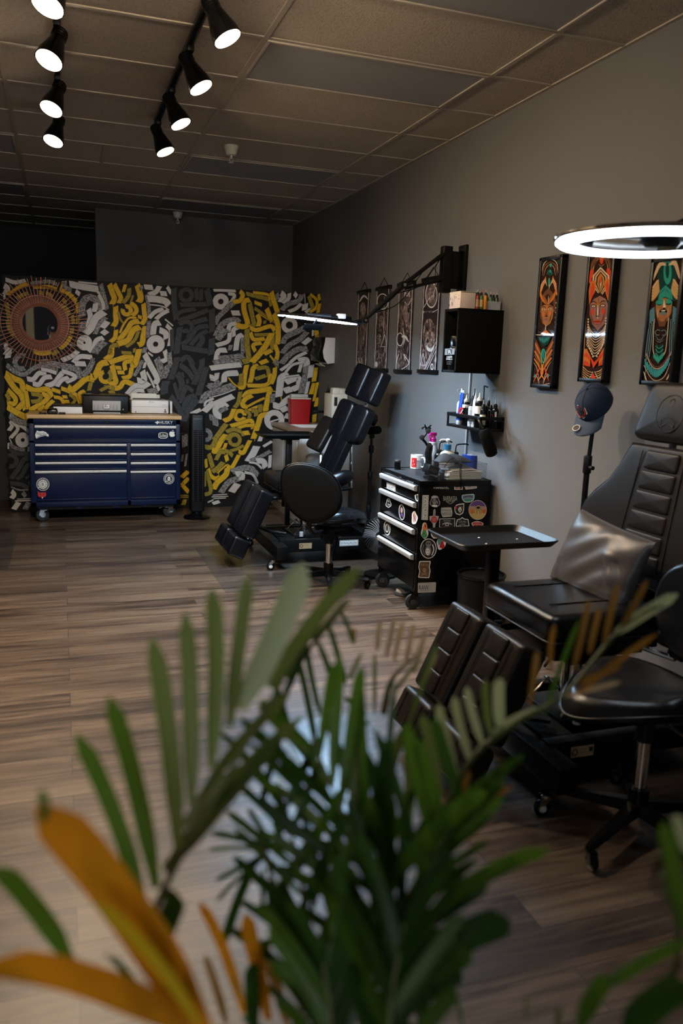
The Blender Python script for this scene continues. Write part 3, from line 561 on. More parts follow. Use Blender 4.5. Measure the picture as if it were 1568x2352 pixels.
# ================================================================ shared pieces
def caster(parent, x, y, top, r, d=0., fork='chrome', wheel='rubber', hub='white', brake=None, w=.026):
    """swivel caster: plate, fork, wheel touching the floor; d = heading"""
    dv = V((math.cos(d), math.sin(d), 0)); sv = V((-dv.y, dv.x, 0)); c = V((x, y, r))+dv*r*.45
    m = MB(); m.cyl((x, y, top-.012), (x, y, top), r*.55, fork, n=12)
    for s in (-1, 1):
        q = sv*s*(w/2+.004)
        m.prism([(-r*.75, r*1.15), (r*.25, r*1.15), (r*.62, 0), (r*.3, -r*.22)], c+q-dv*r*.0, dv, V((0, 0, 1)), .003, fork)
    m.box(V((x, y, (r*2.15+top-.012)/2+.0)), (r*.9, w+.01, max(.006, top-.012-r*2.05)), fork, rot=Matrix.Rotation(d, 3, 'Z'))
    f = m.build('caster', parent)
    m = MB(); m.lathe([(0, -w*.5), (r*.80, -w*.5), (r*.95, -w*.38), (r, 0), (r*.95, w*.38), (r*.80, w*.5), (0, w*.5)], c, wheel, sv, 24)
    for s in (-1, 1): m.lathe([(0, s*w*.5), (r*.45, s*w*.5), (r*.40, s*(w*.5+.004)), (0, s*(w*.5+.006))], c, hub, sv, 16)
    m.build('wheel', f)
    if brake:
        m = MB(); m.box(V((x, y, r*1.75))-dv*r*.9, (r*.9, w*1.1, r*.16), brake, .002, Matrix.Rotation(d, 3, 'Z') @ Matrix.Rotation(R_(-20), 3, 'Y')); m.build('brake_lever', f)
    return f
def sticker(parent, name, fn, items, label=None):
    m = MB(); P = Paint(m, fn, .00008, .0012)
    for it in items:
        getattr(P, it[0])(*it[1:])
    o = m.build(name, parent, smooth=False)
    if label: o['label'] = label
    return o
mat('st_white', (.78, .77, .74), .4); mat('st_black', (.012, .012, .012), .4); mat('st_red', (.50, .02, .02), .4); mat('st_grey', (.22, .22, .22), .4)
mat('st_tan', (.40, .28, .15), .4); mat('st_brown', (.14, .08, .04), .4); mat('st_teal', (.05, .30, .32), .4); mat('st_purple', (.14, .06, .25), .4)
mat('st_orange', (.70, .22, .05), .4); mat('st_sand', (.62, .46, .18), .4); mat('st_green', (.08, .30, .12), .4); mat('st_pink', (.50, .30, .28), .4); mat('st_silver', (.45, .45, .44), .4)

# ================================================================ blue tool chest
CF = 7.60
ch = thing('tool_chest', 'navy blue rolling tool chest with wooden top and silver drawer pulls', 'tool chest', (.39, 7.86, 0))
TC = (0, 880, 3.5636)
def cz(zx, zy, y=CF): return atY(TC[0]+zx/TC[2], TC[1]+zy/TC[2], y)
X0, X1 = cz(243, 600).x, cz(1474, 600).x; ZB, ZT = .145, .945
m = MB(); m.bx((X0, CF+.008, ZB), (X1, 8.15, ZT), 'navy_paint', .006)
for a, b in ((X0, cz(284, 600).x), (cz(1441, 600).x, X1)): m.bx((a, CF, ZB), (b, CF+.02, ZT), 'navy_paint', .002)
zt = cz(800, 336).z; m.bx((X0, CF, zt), (X1, CF+.02, ZT), 'navy_paint', .002)
zb = cz(800, 966).z; m.bx((X0, CF, ZB), (X1, CF+.02, zb), 'navy_paint', .002)
z1, z2 = cz(800, 490).z, cz(800, 469).z; m.bx((X0, CF, z1), (X1, CF+.02, z2), 'navy_paint', .002)
m.bx((cz(1040, 600).x, CF, ZB), (cz(1068, 600).x, CF+.02, z1), 'navy_paint', .002)
m.build('body', ch)
m = MB(); m.bx((X0+.06, CF+.03, ZB-.03), (X1-.06, 8.10, ZB), 'black_metal'); m.bx((.1, CF+.015, ZB-.025), (.16, CF+.03, ZB), 'navy_paint'); m.bx((.42, CF+.015, ZB-.025), (.48, CF+.03, ZB), 'navy_paint'); m.bx((.7, CF+.015, ZB-.02), (.74, CF+.03, ZB), 'navy_paint'); m.build('underframe', ch)
m = MB(); m.bx((X0-.012, CF-.02, ZT), (X1+.012, 8.155, ZT+.034), 'worktop', .004); m.build('worktop', ch)
def drawer(x0, x1, y0, y1, hy0, hy1, nm='drawer'):
    a, b = cz(x0, y1), cz(x1, y0)
    m = MB(); m.bx((a.x, CF+.004, a.z), (b.x, CF+.02, b.z), 'navy_paint', .003); m.bx((a.x, CF-.004, a.z), (b.x, CF+.006, a.z+.012), 'navy_paint', .004)
    d = m.build(nm, ch)
    h0, h1 = cz(x0, hy1).z, cz(x0, hy0).z
    m = MB(); m.prism(rnd_poly([(0, 0), (-.022, .004), (-.024, h1-h0-.004), (-.012, h1-h0), (0, h1-h0)], .003, 3), (a.x+.002, CF+.004, h0), (0, 1, 0), (0, 0, 1), b.x-a.x-.004, 'brushed'); h = m.build('pull', d); 
    return d
d_top = drawer(286, 1440, 340, 466, 343, 369)
for x0, x1 in ((290, 1036), (1069, 1438)):
    for y0, y1 in ((494, 565), (568, 639), (642, 712)): drawer(x0, x1, y0, y1, y0+3, y0+25)
d_bl = drawer(292, 1036, 715, 963, 717, 741); d_br = drawer(1069, 1438, 715, 947, 717, 738)
m = MB(); p = cz(874, 318); m.cyl((p.x, CF-.006, p.z), (p.x, CF+.01, p.z), .012, 'chrome', n=16); m.bx((p.x-.001, CF-.0075, p.z-.006), (p.x+.001, CF-.005, p.z+.006), 'black_gloss'); m.build('lock', ch)
fc = tileY(*TC, CF); fd = tileY(*TC, CF+.003)
sticker(ch, 'maker_badge', fc, [('text', 'st_white', 'HUSKY', 1360, 322, 106, 24), ('fan', 'st_white', [(1266, 322), (1280, 316), (1290, 308), (1294, 314), (1303, 318), (1296, 330), (1284, 336), (1278, 328)]), ('fan', 'navy_paint', [(1280, 322), (1288, 319), (1288, 325)])])
sticker(d_top, 'sticker', fd, [('fan', 'st_white', [(303, 386), (318, 395), (350, 392), (378, 402), (384, 412), (398, 420), (398, 438), (370, 432), (330, 438), (298, 454), (290, 440), (288, 420)]), ('text', 'st_black', 'macke', 340, 413, 78, 30, 8), ('stroke', 'st_black', 4, [(302, 446), (335, 430), (385, 430)])], 'white script name sticker')
sticker(d_top, 'sticker', fd, [('poly', 'st_white', rnd_poly([(1296, 412), (1316, 403), (1352, 403), (1372, 412), (1372, 444), (1352, 453), (1316, 453), (1296, 444)], 6)), ('poly', 'st_black', rnd_poly([(1301, 414), (1318, 407), (1350, 407), (1367, 414), (1367, 442), (1350, 449), (1318, 449), (1301, 442)], 6)), ('text', 'st_white', 'Sullen', 1334, 428, 56, 26)], 'black and white lettered sticker')
ap = [(1408, 398), (1418, 392), (1428, 397), (1432, 404)]
sticker(d_top, 'sticker', fd, [('fan', 'st_white', [(1407, 399), (1399, 395), (1389, 400), (1384, 412), (1387, 427), (1395, 438), (1402, 441), (1409, 438), (1417, 440), (1425, 435), (1432, 424), (1426, 418), (1424, 410), (1429, 402), (1420, 396), (1413, 397)]), ('fan', 'st_white', [(1408, 394), (1409, 387), (1418, 382), (1418, 388)])], 'white bitten apple sticker')
def badge(parent, fn, cx, cy, r, extra, label):
    it = [('disc', 'st_white', cx, cy, r), ('ring', 'st_black', cx, cy, r*.94, r*.70), ('disc', 'st_white', cx, cy, r*.66)]
    for i in range(18):
        a = i*20; it.append(('text', 'st_white', 'COLLECTIVE BOLD MAR'.replace(' ', 'O')[i], cx+r*.82*math.cos(R_(a)), cy+r*.82*math.sin(R_(a)), r*.13, r*.17, a+90))
    return sticker(parent, 'sticker', fn, it+extra, label)
badge(d_bl, fd, 351, 828, 53, [('ring', 'st_black', 351, 828, 26, 23)]+[('stroke', 'st_black', 5, [(351+27*math.cos(a), 828+27*math.sin(a)), (351+33*math.cos(a), 828+33*math.sin(a))], 3, 0) for a in [R_(30*i) for i in range(12)]]+[('text', 'st_black', 'B', 351, 828, 20, 26)], 'round black and white sticker with a letter B')
badge(d_br, fd, 1382, 783, 43, [('disc', 'st_black', 1382, 783, 27), ('disc', 'st_white', 1382, 777, 11, 12), ('disc', 'st_black', 1378, 777, 3), ('disc', 'st_black', 1386, 777, 3), ('stroke', 'st_white', 4, [(1368, 802), (1396, 787)]), ('stroke', 'st_white', 4, [(1396, 802), (1368, 787)])], 'round sticker with a skull')
sticker(d_bl, 'sticker', fd, [('fan', 'st_red', [(312, 898), (306, 884), (314, 888), (322, 896), (345, 894), (366, 896), (374, 888), (376, 884), (374, 898), (380, 912), (370, 930), (345, 935), (318, 930), (309, 914)]), ('disc', 'st_black', 330, 908, 6, 4), ('disc', 'st_black', 358, 908, 6, 4), ('disc', 'st_black', 338, 920, 4, 4), ('disc', 'st_black', 352, 920, 4, 4), ('fan', 'st_white', [(341, 932), (352, 932), (349, 944), (345, 947)])], 'red horned mask sticker')
# side rail handle on the right end
m = MB(); m.tube([(X1, 7.72, .80), (X1+.05, 7.72, .80), (X1+.05, 8.05, .80), (X1, 8.05, .80)], .012, 'black_metal', 10); m.build('side_handle', ch)
caster(ch, -.165, 7.70, ZB-.03, .062, R_(200), 'chrome', 'rubber', 'chrome', None, .035)
caster(ch, .925, 7.70, ZB-.03, .062, R_(20), 'chrome', 'rubber', 'chrome', 'chrome', .035)
caster(ch, -.165, 8.03, ZB-.03, .062, R_(160), 'chrome', 'rubber', 'chrome', None, .035)
caster(ch, .925, 8.03, ZB-.03, .062, R_(10), 'chrome', 'rubber', 'chrome', None, .035)
WT = ZT+.034
# white printer
py0 = 7.80
def cy_(zx, zy): return atY(TC[0]+zx/TC[2], TC[1]+zy/TC[2], py0)
a, b = cy_(1076, 200).x, cy_(1410, 200).x; zt = WT+.128
pr = thing('printer', 'white printer with paper in the top feed on the wooden worktop', 'printer', ((a+b)/2, py0+.15, WT))
m = MB(); m.bx((a, py0, WT+.006), (b-.035, py0+.30, zt), 'white_plastic', .008); m.bx((b-.022, py0, WT+.006), (b, py0+.30, zt-.004), 'white_plastic', .006); m.bx((a+.01, py0-.001, WT+.068), (b-.045, py0+.01, WT+.071), 'grey')
for x in (a+.03, b-.05): m.bx((x, py0+.01, WT), (x+.03, py0+.28, WT+.008), 'dark_grey')
m.build('body', pr)
m = MB(); m.bx((b-.036, py0+.004, WT+.006), (b-.021, py0+.29, zt-.006), 'black_gloss', .003); m.build('ink_window', pr)
m = MB(); m.box((a+(b-a)*.40, py0+.26, zt+.018), ((b-a)*.74, .012, .05), 'cream_plastic', .003, Matrix.Rotation(R_(-12), 3, 'X')); m.bx((a+.03, py0+.2, zt-.002), (a+(b-a)*.78, py0+.29, zt+.008), 'dark_grey', .002); m.build('rear_feed', pr)
m = MB(); m.box((a+(b-a)*.37, py0+.245, zt+.026), ((b-a)*.62, .003, .055), 'paper', 0, Matrix.Rotation(R_(-12), 3, 'X')); m.build('paper_stack', pr)
sticker(pr, 'badge', lambda x, y, k: cy_(x, y)+V((0, -k, 0)), [('text', 'st_grey', 'EPSON', 1238, 156, 40, 12), ('text', 'st_black', 'ET-M', 1342, 180, 34, 6), ('disc', 'st_black', 1111, 235, 5), ('poly', 'st_black', [(1342, 231), (1362, 231), (1362, 241), (1342, 241)]), ('disc', 'st_black', 1351, 221, 7, 6)])
# black printer
a, b = cy_(676, 150).x, cy_(1050, 150).x
pk = thing('printer', 'black printer with open grey paper tray between white box and white printer', 'printer', ((a+b)/2, py0+.16, WT))
m = MB(); m.bx((a, py0, WT+.008), (b, py0+.32, WT+.165), 'black_plastic', .01); m.bx((a+.005, py0+.005, WT+.166), (b-.005, py0+.31, WT+.176), 'black_gloss', .004)
for x in (a+.02, b-.06): m.bx((x, py0+.02, WT), (x+.04, py0+.3, WT+.01), 'rubber')
m.build('body', pk)
p, q = cy_(757, 225), cy_(985, 142)
m = MB(); m.box(((p.x+q.x)/2, py0-.022, (p.z+q.z)/2), (q.x-p.x, .012, q.z-p.z), 'lightgrey', .004, Matrix.Rotation(R_(22), 3, 'X')); 
for f in (.06, .2, .74, .86): m.bx((p.x+(q.x-p.x)*f, py0-.034, p.z+.012), (p.x+(q.x-p.x)*f+.006, py0-.026, q.z-.012), 'grey')
m.build('paper_tray', pk)
m = MB(); m.bx((p.x+.005, py0-.06, WT+.004), (q.x-.005, py0+.01, WT+.014), 'lightgrey', .003); m.bx((p.x+.01, py0-.03, WT+.0), (q.x-.01, py0+.01, WT+.005), 'rubber'); m.build('tray_extension', pk)
P0 = tileY(*TC, py0-.030)
sticker(pk, 'tray_label', P0, [('ring', 'st_grey', 872, 188, 34, 31), ('poly', 'st_white', [(852, 168), (892, 168), (892, 206), (852, 206)]), ('stroke', 'st_black', 6, [(858, 198), (866, 180), (886, 176)]), ('stroke', 'st_black', 5, [(866, 196), (884, 190)])])
P0 = tileY(*TC, py0)
sticker(pk, 'indicator_lamps', P0, [('disc', 'st_silver', 706, 87, 3), ('disc', 'st_silver', 721, 87, 3), ('disc', 'st_silver', 738, 87, 3), ('disc', 'st_grey', 1008, 215, 6)])
# white box with black lid
a, b = cy_(436, 200).x, cy_(673, 200).x
wb = thing('document_box', 'low white box with a thin black lid on the chest top', 'box', ((a+b)/2, py0+.1, WT))
m = MB(); m.bx((a, py0, WT), (b, py0+.22, WT+.058), 'white', .002); m.build('box', wb)
m = MB(); m.bx((a-.003, py0-.003, WT+.058), (b+.003, py0+.223, WT+.074), 'black_plastic', .003); m.build('lid', wb)
# small black device and glass plates in front
py1 = 7.64
def cy1(zx, zy): return atY(TC[0]+zx/TC[2], TC[1]+zy/TC[2], py1)
a, b = cy1(382, 240).x, cy1(476, 240).x
dv = thing('label_maker', 'rounded black gadget lying on the chest top near its left end', 'gadget', ((a+b)/2, py1+.04, WT))
m = MB(); m.box(((a+b)/2, py1+.045, WT+.026), (b-a, .09, .052), 'black_gloss', .016, seg=4, taper=.86); m.build('body', dv)
m = MB(); m.bx((a+.012, py1+.002, WT+.016), (b-.012, py1+.01, WT+.022), 'dark_grey', .001); m.build('front_slot', dv)
for (u0, u1, lb) in ((318, 380, 'small black framed plate left of the rounded black gadget'), (478, 536, 'small grey framed plate right of the rounded black gadget')):
    a, b = cy1(u0, 240).x, cy1(u1, 240).x
    t = thing('card_holder', lb, 'card holder', ((a+b)/2, py1+.03, WT), 'small framed plates on the chest')
    m = MB()
    for q in ((a, py1, a+.006, py1+.07), (b-.006, py1, b, py1+.07), (a, py1, b, py1+.006), (a, py1+.064, b, py1+.07)): m.bx((q[0], q[1], WT), (q[2], q[3], WT+.016), 'black_gloss', .001)
    m.build('rim', t)
    m = MB(); m.bx((a+.006, py1+.006, WT), (b-.006, py1+.064, WT+.010), 'lightgrey' if u0 > 400 else 'worktop'); m.build('plate', t)

# ================================================================ tower fan
fx, fy = 1.205, 7.62
tf = thing('tower_fan', 'tall slim black tower fan on a round base beside the blue chest', 'fan', (fx, fy, 0))
m = MB(); m.lathe([(0, 0), (.125, 0), (.128, .010), (.118, .022), (.07, .034), (.05, .05), (.05, .07), (0, .07)], (fx, fy, 0), 'black_gloss', n=36); m.build('base', tf)
m = MB(); o = rnd_poly([(-.068, -.06), (.068, -.06), (.068, .06), (-.068, .06)], .03, 5)
m.prism(o, (fx, fy, .07), (1, 0, 0), (0, 1, 0), .93, 'black_plastic', .012); m.build('column', tf)
m = MB()
for i in range(40):
    z = .17+i*.0172; m.bx((fx-.045, fy-.064, z), (fx+.045, fy-.059, z+.006), 'black_gloss')
for x in (-.046, .0, .044): m.bx((fx+x, fy-.066, .165), (fx+x+.003, fy-.059, .87), 'dark_grey')
m.build('grille', tf)
m = MB()
for i in range(5): m.cyl((fx-.032+.016*i, fy-.062, .955), (fx-.032+.016*i, fy-.0595, .955), .0035, 'st_silver', n=8)
m.build('control_dots', tf)

# ================================================================ sink corner
SX0, SY0, SZ = 2.07, 7.10, .885
sk = thing('sink_cabinet', 'pale sink cabinet with stone counter in the corner by the mural', 'sink cabinet', ((SX0+WX)/2, 7.6, 0))
m = MB(); m.bx((SX0+.02, SY0+.02, .0), (WX-.003, 8.165, SZ-.03), 'cabinet_white', .002); m.build('body', sk)
for y0, y1 in ((7.14, 7.62), (7.64, 8.14)):
    m = MB(); m.bx((SX0+.004, y0, .10), (SX0+.021, y1, SZ-.05), 'cabinet_trim', .003); m.bx((SX0, y0+.06, .16), (SX0+.006, y1-.06, SZ-.11), 'cabinet_white', .002); d = m.build('door', sk)
    y = y1-.03 if y0 < 7.3 else y0+.03
    m = MB(); m.lathe([(0, 0), (.006, 0), (.006, .014), (.013, .018), (.013, .026), (0, .03)], (SX0+.004, y, SZ-.12), 'chrome', (-1, 0, 0), 12); m.build('knob', d)
bx0, bx1, by0, by1 = SX0+.10, WX-.09, SY0+.40, SY0+.74
m = MB()
for a, b in (((SX0-.012, SY0-.012), (WX-.003, by0)), ((SX0-.012, by1), (WX-.003, 8.165)), ((SX0-.012, by0), (bx0, by1)), ((bx1, by0), (WX-.003, by1))): m.bx((*a, SZ-.03), (*b, SZ), 'beige_stone')
m.build('counter', sk)
m = MB(); w = .012
for a, b in (((bx0, by0, SZ-.17), (bx0+w, by1, SZ+.004)), ((bx1-w, by0, SZ-.17), (bx1, by1, SZ+.004)), ((bx0, by0, SZ-.17), (bx1, by0+w, SZ+.004)), ((bx0, by1-w, SZ-.17), (bx1, by1, SZ+.004)), ((bx0, by0, SZ-.18), (bx1, by1, SZ-.168))): m.bx(a, b, 'white_plastic', .002)
m.build('basin', sk)
m = MB(); fxx, fyy = WX-.055, by0+.17
m.cyl((fxx, fyy, SZ), (fxx, fyy, SZ+.15), .022, 'black_metal', n=16); m.box((fxx-.07, fyy, SZ+.145), (.16, .03, .022), 'black_metal', .004); m.cyl((fxx-.135, fyy, SZ+.14), (fxx-.135, fyy, SZ+.12), .012, 'black_metal', n=12); m.box((fxx, fyy, SZ+.165), (.05, .03, .012), 'black_metal', .004); m.build('faucet', sk)
# red sharps container
sy = 7.86; p = atY(664, 973, sy); q = atY(718, 915, sy); zt = atY(690, 917, sy).z
sc = thing('sharps_container', 'red sharps bin with a pale lid on the sink counter', 'sharps container', ((p.x+q.x)/2, sy+.07, SZ))
m = MB(); o = rnd_poly([(-.105, -.065), (.105, -.065), (.105, .065), (-.105, .065)], .014, 3)
b = bmesh.new(); lo = [b.verts.new(((p.x+q.x)/2+x*.92, sy+.07+y*.92, SZ+.002)) for x, y in o]; hi = [b.verts.new(((p.x+q.x)/2+x*1.04, sy+.07+y*1.04, zt)) for x, y in o]
b.faces.new(lo[::-1]); b.faces.new(hi)
for i in range(len(o)): b.faces.new((lo[i], lo[(i+1) % len(o)], hi[(i+1) % len(o)], hi[i]))
m.merge(b, 'red_plastic'); m.prism([(x*1.07, y*1.07) for x, y in o], ((p.x+q.x)/2, sy+.07, zt-.012), (1, 0, 0), (0, 1, 0), .012, 'red_plastic', .003); m.build('bin', sc)
m = MB(); m.prism([(x*1.02, y*1.02) for x, y in o], ((p.x+q.x)/2, sy+.07, zt), (1, 0, 0), (0, 1, 0), .012, 'cream_plastic', .003); m.box(((p.x+q.x)/2, sy+.09, zt+.030), (.18, .07, .034), 'lightgrey', .006); m.build('lid', sc)
# white machine with display
wy = 7.05; p = atY(758, 968, wy); q = atY(795, 920, wy); 
my_ = 7.22; p = atY(761, 960, my_); x0 = p.x; x1 = x0+.17; zt = atY(775, 905, my_).z
wm = thing('water_distiller', 'cream counter machine with a small display and lidded top behind the tattoo chair', 'machine', ((x0+x1)/2, my_+.12, SZ))
m = MB(); m.bx((x0, my_, SZ), (x1-.015, my_+.24, zt), 'cream_plastic', .008); m.lathe([(.0, 0), (.075, 0), (.075, .035), (.06, .05), (0, .055)], ((x0+x1)/2+.02, my_+.12, zt), 'cream_plastic', n=24); m.build('housing', wm)
m = MB(); m.box((x0+.05, my_+.07, zt+.028), (.075, .09, .056), 'cream_plastic', .008, taper=.85); m.build('cap', wm)
m = MB(); m.bx((x0+.022, my_-.003, zt-.11), (x0+.052, my_+.002, zt-.03), 'ink_dark', .001); m.bx((x0+.018, my_-.002, zt-.115), (x0+.056, my_+.001, zt-.025), 'lightgrey', .001); m.build('display', wm)
m = MB(); 
for z in (.05, .07): m.cyl((x0+.075, my_-.003, zt-z), (x0+.075, my_+.001, zt-z), .005, 'grey', n=10)
m.cyl((x0+.08, my_-.006, zt-.14), (x0+.08, my_+.001, zt-.14), .009, 'black_gloss', n=12); m.build('knob', wm)
# dark bottle hanging on the wall by the machine
p = atX(753, 905, WX-.04); q = atX(753, 940, WX-.04)
db = thing('soap_bottle', 'slim dark bottle with a white band on the wall beside the cream machine', 'bottle', (p.x, p.y, q.z))
m = MB(); m.lathe([(0, 0), (.026, 0), (.028, .01), (.028, p.z-q.z+.02), (.012, p.z-q.z+.03), (.010, p.z-q.z+.05), (.003, p.z-q.z+.055), (.003, p.z-q.z+.085), (0, p.z-q.z+.085)], (p.x, p.y, q.z), 'black_plastic', n=20); m.build('bottle', db)
m = MB(); m.lathe([(.0288, .075), (.0288, .105)], (p.x, p.y, q.z), 'white', n=20); m.build('band', db)
m = MB(); m.bx((p.x+.02, p.y-.02, q.z+.02), (WX, p.y+.02, p.z), 'black_metal', .002); m.build('wall_clip', db)
# paper towel dispenser
dy0, dy1 = 7.66, 7.93; zb, zt = 1.50, 1.755; xo = 2.385
pd = thing('paper_towel_dispenser', 'white and smoke black paper towel dispenser on the corner wall', 'towel dispenser', (WX, 7.8, zb))
m = MB(); side = [(0, zb+.01), (-.07, zb), (-.11, zb+.05), (-.125, zb+.12), (-.105, zb+.21), (-.10, zt), (0, zt)]
m.prism(side, (WX-.001, dy0, 0), (1, 0, 0), (0, 0, 1), -(dy1-dy0), 'white_plastic', .004); m.build('housing', pd)
m = MB(); cv = [(-.085, zb+.012), (-.165, zb+.03), (-.175, zb+.10), (-.145, zb+.17), (-.155, zb+.225), (-.14, zt+.003), (-.09, zt+.003), (-.11, zb+.12)]
m.prism(cv, (WX-.001, dy0+.006, 0), (1, 0, 0), (0, 0, 1), -(dy1-dy0-.012), 'black_gloss', .004); m.build('cover', pd)
m = MB(); m.box((WX-.11, (dy0+dy1)/2, zb-.012), (.05, .2, .003), 'paper', 0, Matrix.Rotation(R_(25), 3, 'Y')); m.build('paper_towel', pd)
# grey lidded bin beside the sink
gy = 6.93; gx = atY(737, 1100, gy).x; LH = atY(737, 1044, gy).z-.60
gb = thing('pedal_bin', 'grey steel bin with a round lid in front of the sink cabinet', 'bin', (gx, gy, 0))
m = MB(); m.lathe([(0, 0), (.135, 0), (.14, .02), (.14, .52+LH), (0, .52+LH)], (gx, gy, 0), 'grey_steel', n=32); m.build('can', gb)
m = MB(); m.lathe([(.146, .50), (.148, .56), (.144, .585), (.125, .60), (.06, .612), (0, .614)], (gx, gy, LH), 'lightgrey', n=36); m.build('lid', gb)
m = MB(); m.box((gx-.15, gy-.06, .03), (.06, .05, .012), 'black_plastic', .004); m.build('pedal', gb)
# tray table by the far chair
def tray_table(x0, x1, y0, y1, z, post, label, group, dots=True, shiny='tray_black', glass=False):
    cx, cyy = (x0+x1)/2, (y0+y1)/2; px, pyy = post
    t = thing('tray_stand', label, 'tray stand', (px, pyy, 0), group)
    m = MB(); o = rnd_poly([(x0, y0), (x1, y0), (x1, y1), (x0, y1)], .05, 5); i1 = rnd_poly([(x0+.022, y0+.022), (x1-.022, y0+.022), (x1-.022, y1-.022), (x0+.022, y1-.022)], .04, 5)
    i0 = [((x-cx)*.985+cx, (y-cyy)*.985+cyy) for x, y in i1]
    b = bmesh.new(); R0 = [b.verts.new((x, y, z)) for x, y in o]; R1 = [b.verts.new(((x-cx)*.985+cx, (y-cyy)*.985+cyy, z+.004)) for x, y in o]
    R2 = [b.verts.new((x, y, z-.022)) for x, y in i0]; R3 = [b.verts.new((x, y, z-.027)) for x, y in i1]; k = len(o)
    for A, B in ((R0, R1), (R1, R2), (R3, R0)):
        for i in range(k): b.faces.new((A[i], A[(i+1) % k], B[(i+1) % k], B[i]))
    b.faces.new(R2); b.faces.new(R3[::-1]); bmesh.ops.recalc_face_normals(b, faces=list(b.faces)); m.merge(b, shiny); tr = m.build('tray', t)
    if dots:
        m = MB()
        for x, y in ((.36, .30), (.42, .62), (.75, .46)): m = MB(); m.cyl((x0+(x1-x0)*x, y0+(y1-y0)*y, z-.0225), (x0+(x1-x0)*x, y0+(y1-y0)*y, z-.0195), .005, 'white', n=10); m.build('rivet', tr)
    if glass:
        m = MB(); m.bx((x0+.03, y0+.03, z-.0215), (x1-.03, y1-.03, z-.018), 'mirror_dark', .001); m.build('tray_liner', tr)
    m = MB(); m.box((px, pyy, z-.036), (.16, .13, .018), 'black_metal', .004); m.build('bracket', t)
    m = MB(); m.box((px, pyy, z*.72), (.05, .05, z*.56-.06), 'black_metal', .006); m.box((px, pyy, z*.27), (.038, .038, z*.46), 'black_metal', .004); m.build('post', t)
    m = MB(); m.cyl((px+.03, pyy, z*.45), (px+.065, pyy, z*.45), .014, 'black_plastic', n=12); m.build('height_knob', t)
    m = MB()
    for s in (-1, 1): m.box((px+.0, pyy+s*.15, .075), (.30, .035, .03), 'black_metal', .005)
    m.box((px, pyy, .075), (.035, .30, .03), 'black_metal', .005); m.build('base', t)
    for sx in (-1, 1):
        for s in (-1, 1): caster(t, px+sx*.13, pyy+s*.15, .062, .024, R_(40*sx*s), 'chrome', 'rubber', 'grey', None, .016)
    return t
mat('tray_black', (.004, .004, .004), .38, spec=.25)
mat('mirror_dark', (.20, .22, .26), .16, .6, n_scale=6, n_amt=.5)
tray_table(1.575, 2.08, 6.46, 6.86, .905, (1.83, 6.62), 'black tray stand with shiny liner between far tattoo chair and sink', 'tray stands', False, 'tray_black', True)
tray_table(1.60, 2.10, 2.98, 3.36, .77, (1.86, 3.16), 'black empty tray stand beside the near tattoo chair', 'tray stands')
# ================================================================ framed art on the right wall
for n, c in dict(a_dark=(.030, .014, .011), a_brown=(.13, .055, .028), a_orange=(.50, .15, .03), a_red=(.52, .055, .025), a_tan=(.56, .36, .20), a_teal=(.03, .27, .21), a_skin=(.32, .14, .055), a_mauve=(.25, .125, .12), a_cream=(.60, .50, .36), a_slate=(.11, .17, .19), a_deep=(.012, .045, .04), a_black=(.008, .006, .006), a_blue=(.05, .20, .26), a_gold=(.42, .24, .06)).items():
    mat(n, c, .05, spec=.5, n_scale=60, n_amt=.2)
TA = (1200, 480, 4.261); AX = 2.528
def artframe(tl, tr, bl, label):
    """frame corners in drawing coordinates on the plane of its front; returns thing, painter factory"""
    g = lambda p: atX(TA[0]+p[0]/TA[2], TA[1]+p[1]/TA[2], AX)
    a, b, c = g(tl), g(tr), g(bl); ya, yb = a.y, b.y; zt, zb = (a.z+b.z)/2, c.z; w = .02
    t = thing('framed_art', label, 'framed picture', (WX-.02, (ya+yb)/2, zb))
    m = MB()
    for p, q in (((yb, zb), (yb+w, zt)), ((ya-w, zb), (ya, zt)), ((yb, zb), (ya, zb+w)), ((yb, zt-w), (ya, zt))): m.bx((AX, p[0], p[1]), (WX-.001, q[0], q[1]), 'black_metal', .003)
    m.build('frame', t)
    m = MB(); m.bx((AX+.008, yb+w*.9, zb+w*.9), (WX-.004, ya-w*.9, zt-w*.9), 'a_dark')
    return t, m, (yb+w, ya-w, zb+w, zt-w)
class Art:
    def __init__(s, m, rect, axis): s.P = Paint(m, s.fn, .00006, .0004); s.r = rect; s.ax = axis
    def fn(s, x, y, k):
        p = atX(TA[0]+x/TA[2], TA[1]+y/TA[2], AX+.008); y0, y1, z0, z1 = s.r
        return V((AX+.008-k, min(max(p.y, y0), y1), min(max(p.z, z0), z1)))
    def mx(s, p): (x0, y0), (x1, y1) = s.ax; a = x0+(x1-x0)*(p[1]-y0)/(y1-y0); return (2*a-p[0], p[1]-(a-p[0])*.12*1.)
    def st(s, mt, w, pts, sym=1, **k):
        s.P.stroke(mt, w, pts, skew=k.get('skew', 0), taper=k.get('taper', (.3, .3)))
        if sym: s.P.stroke(mt, w, [s.mx(p) for p in pts], skew=0, taper=k.get('taper', (.3, .3)))
    def el(s, mt, cx, cy, rx, ry, sym=0, rot=0):
        s.P.disc(mt, cx, cy, rx, ry, rot)
        if sym: q = s.mx((cx, cy)); s.P.disc(mt, *q, rx, ry, -rot)
    def pg(s, mt, pts, sym=0):
        s.P.fan(mt, pts)
        if sym: s.P.fan(mt, [s.mx(p) for p in pts])
    def line(s, f): (x0, y0), (x1, y1) = s.ax; return (x0+(x1-x0)*f, y0+(y1-y0)*f)
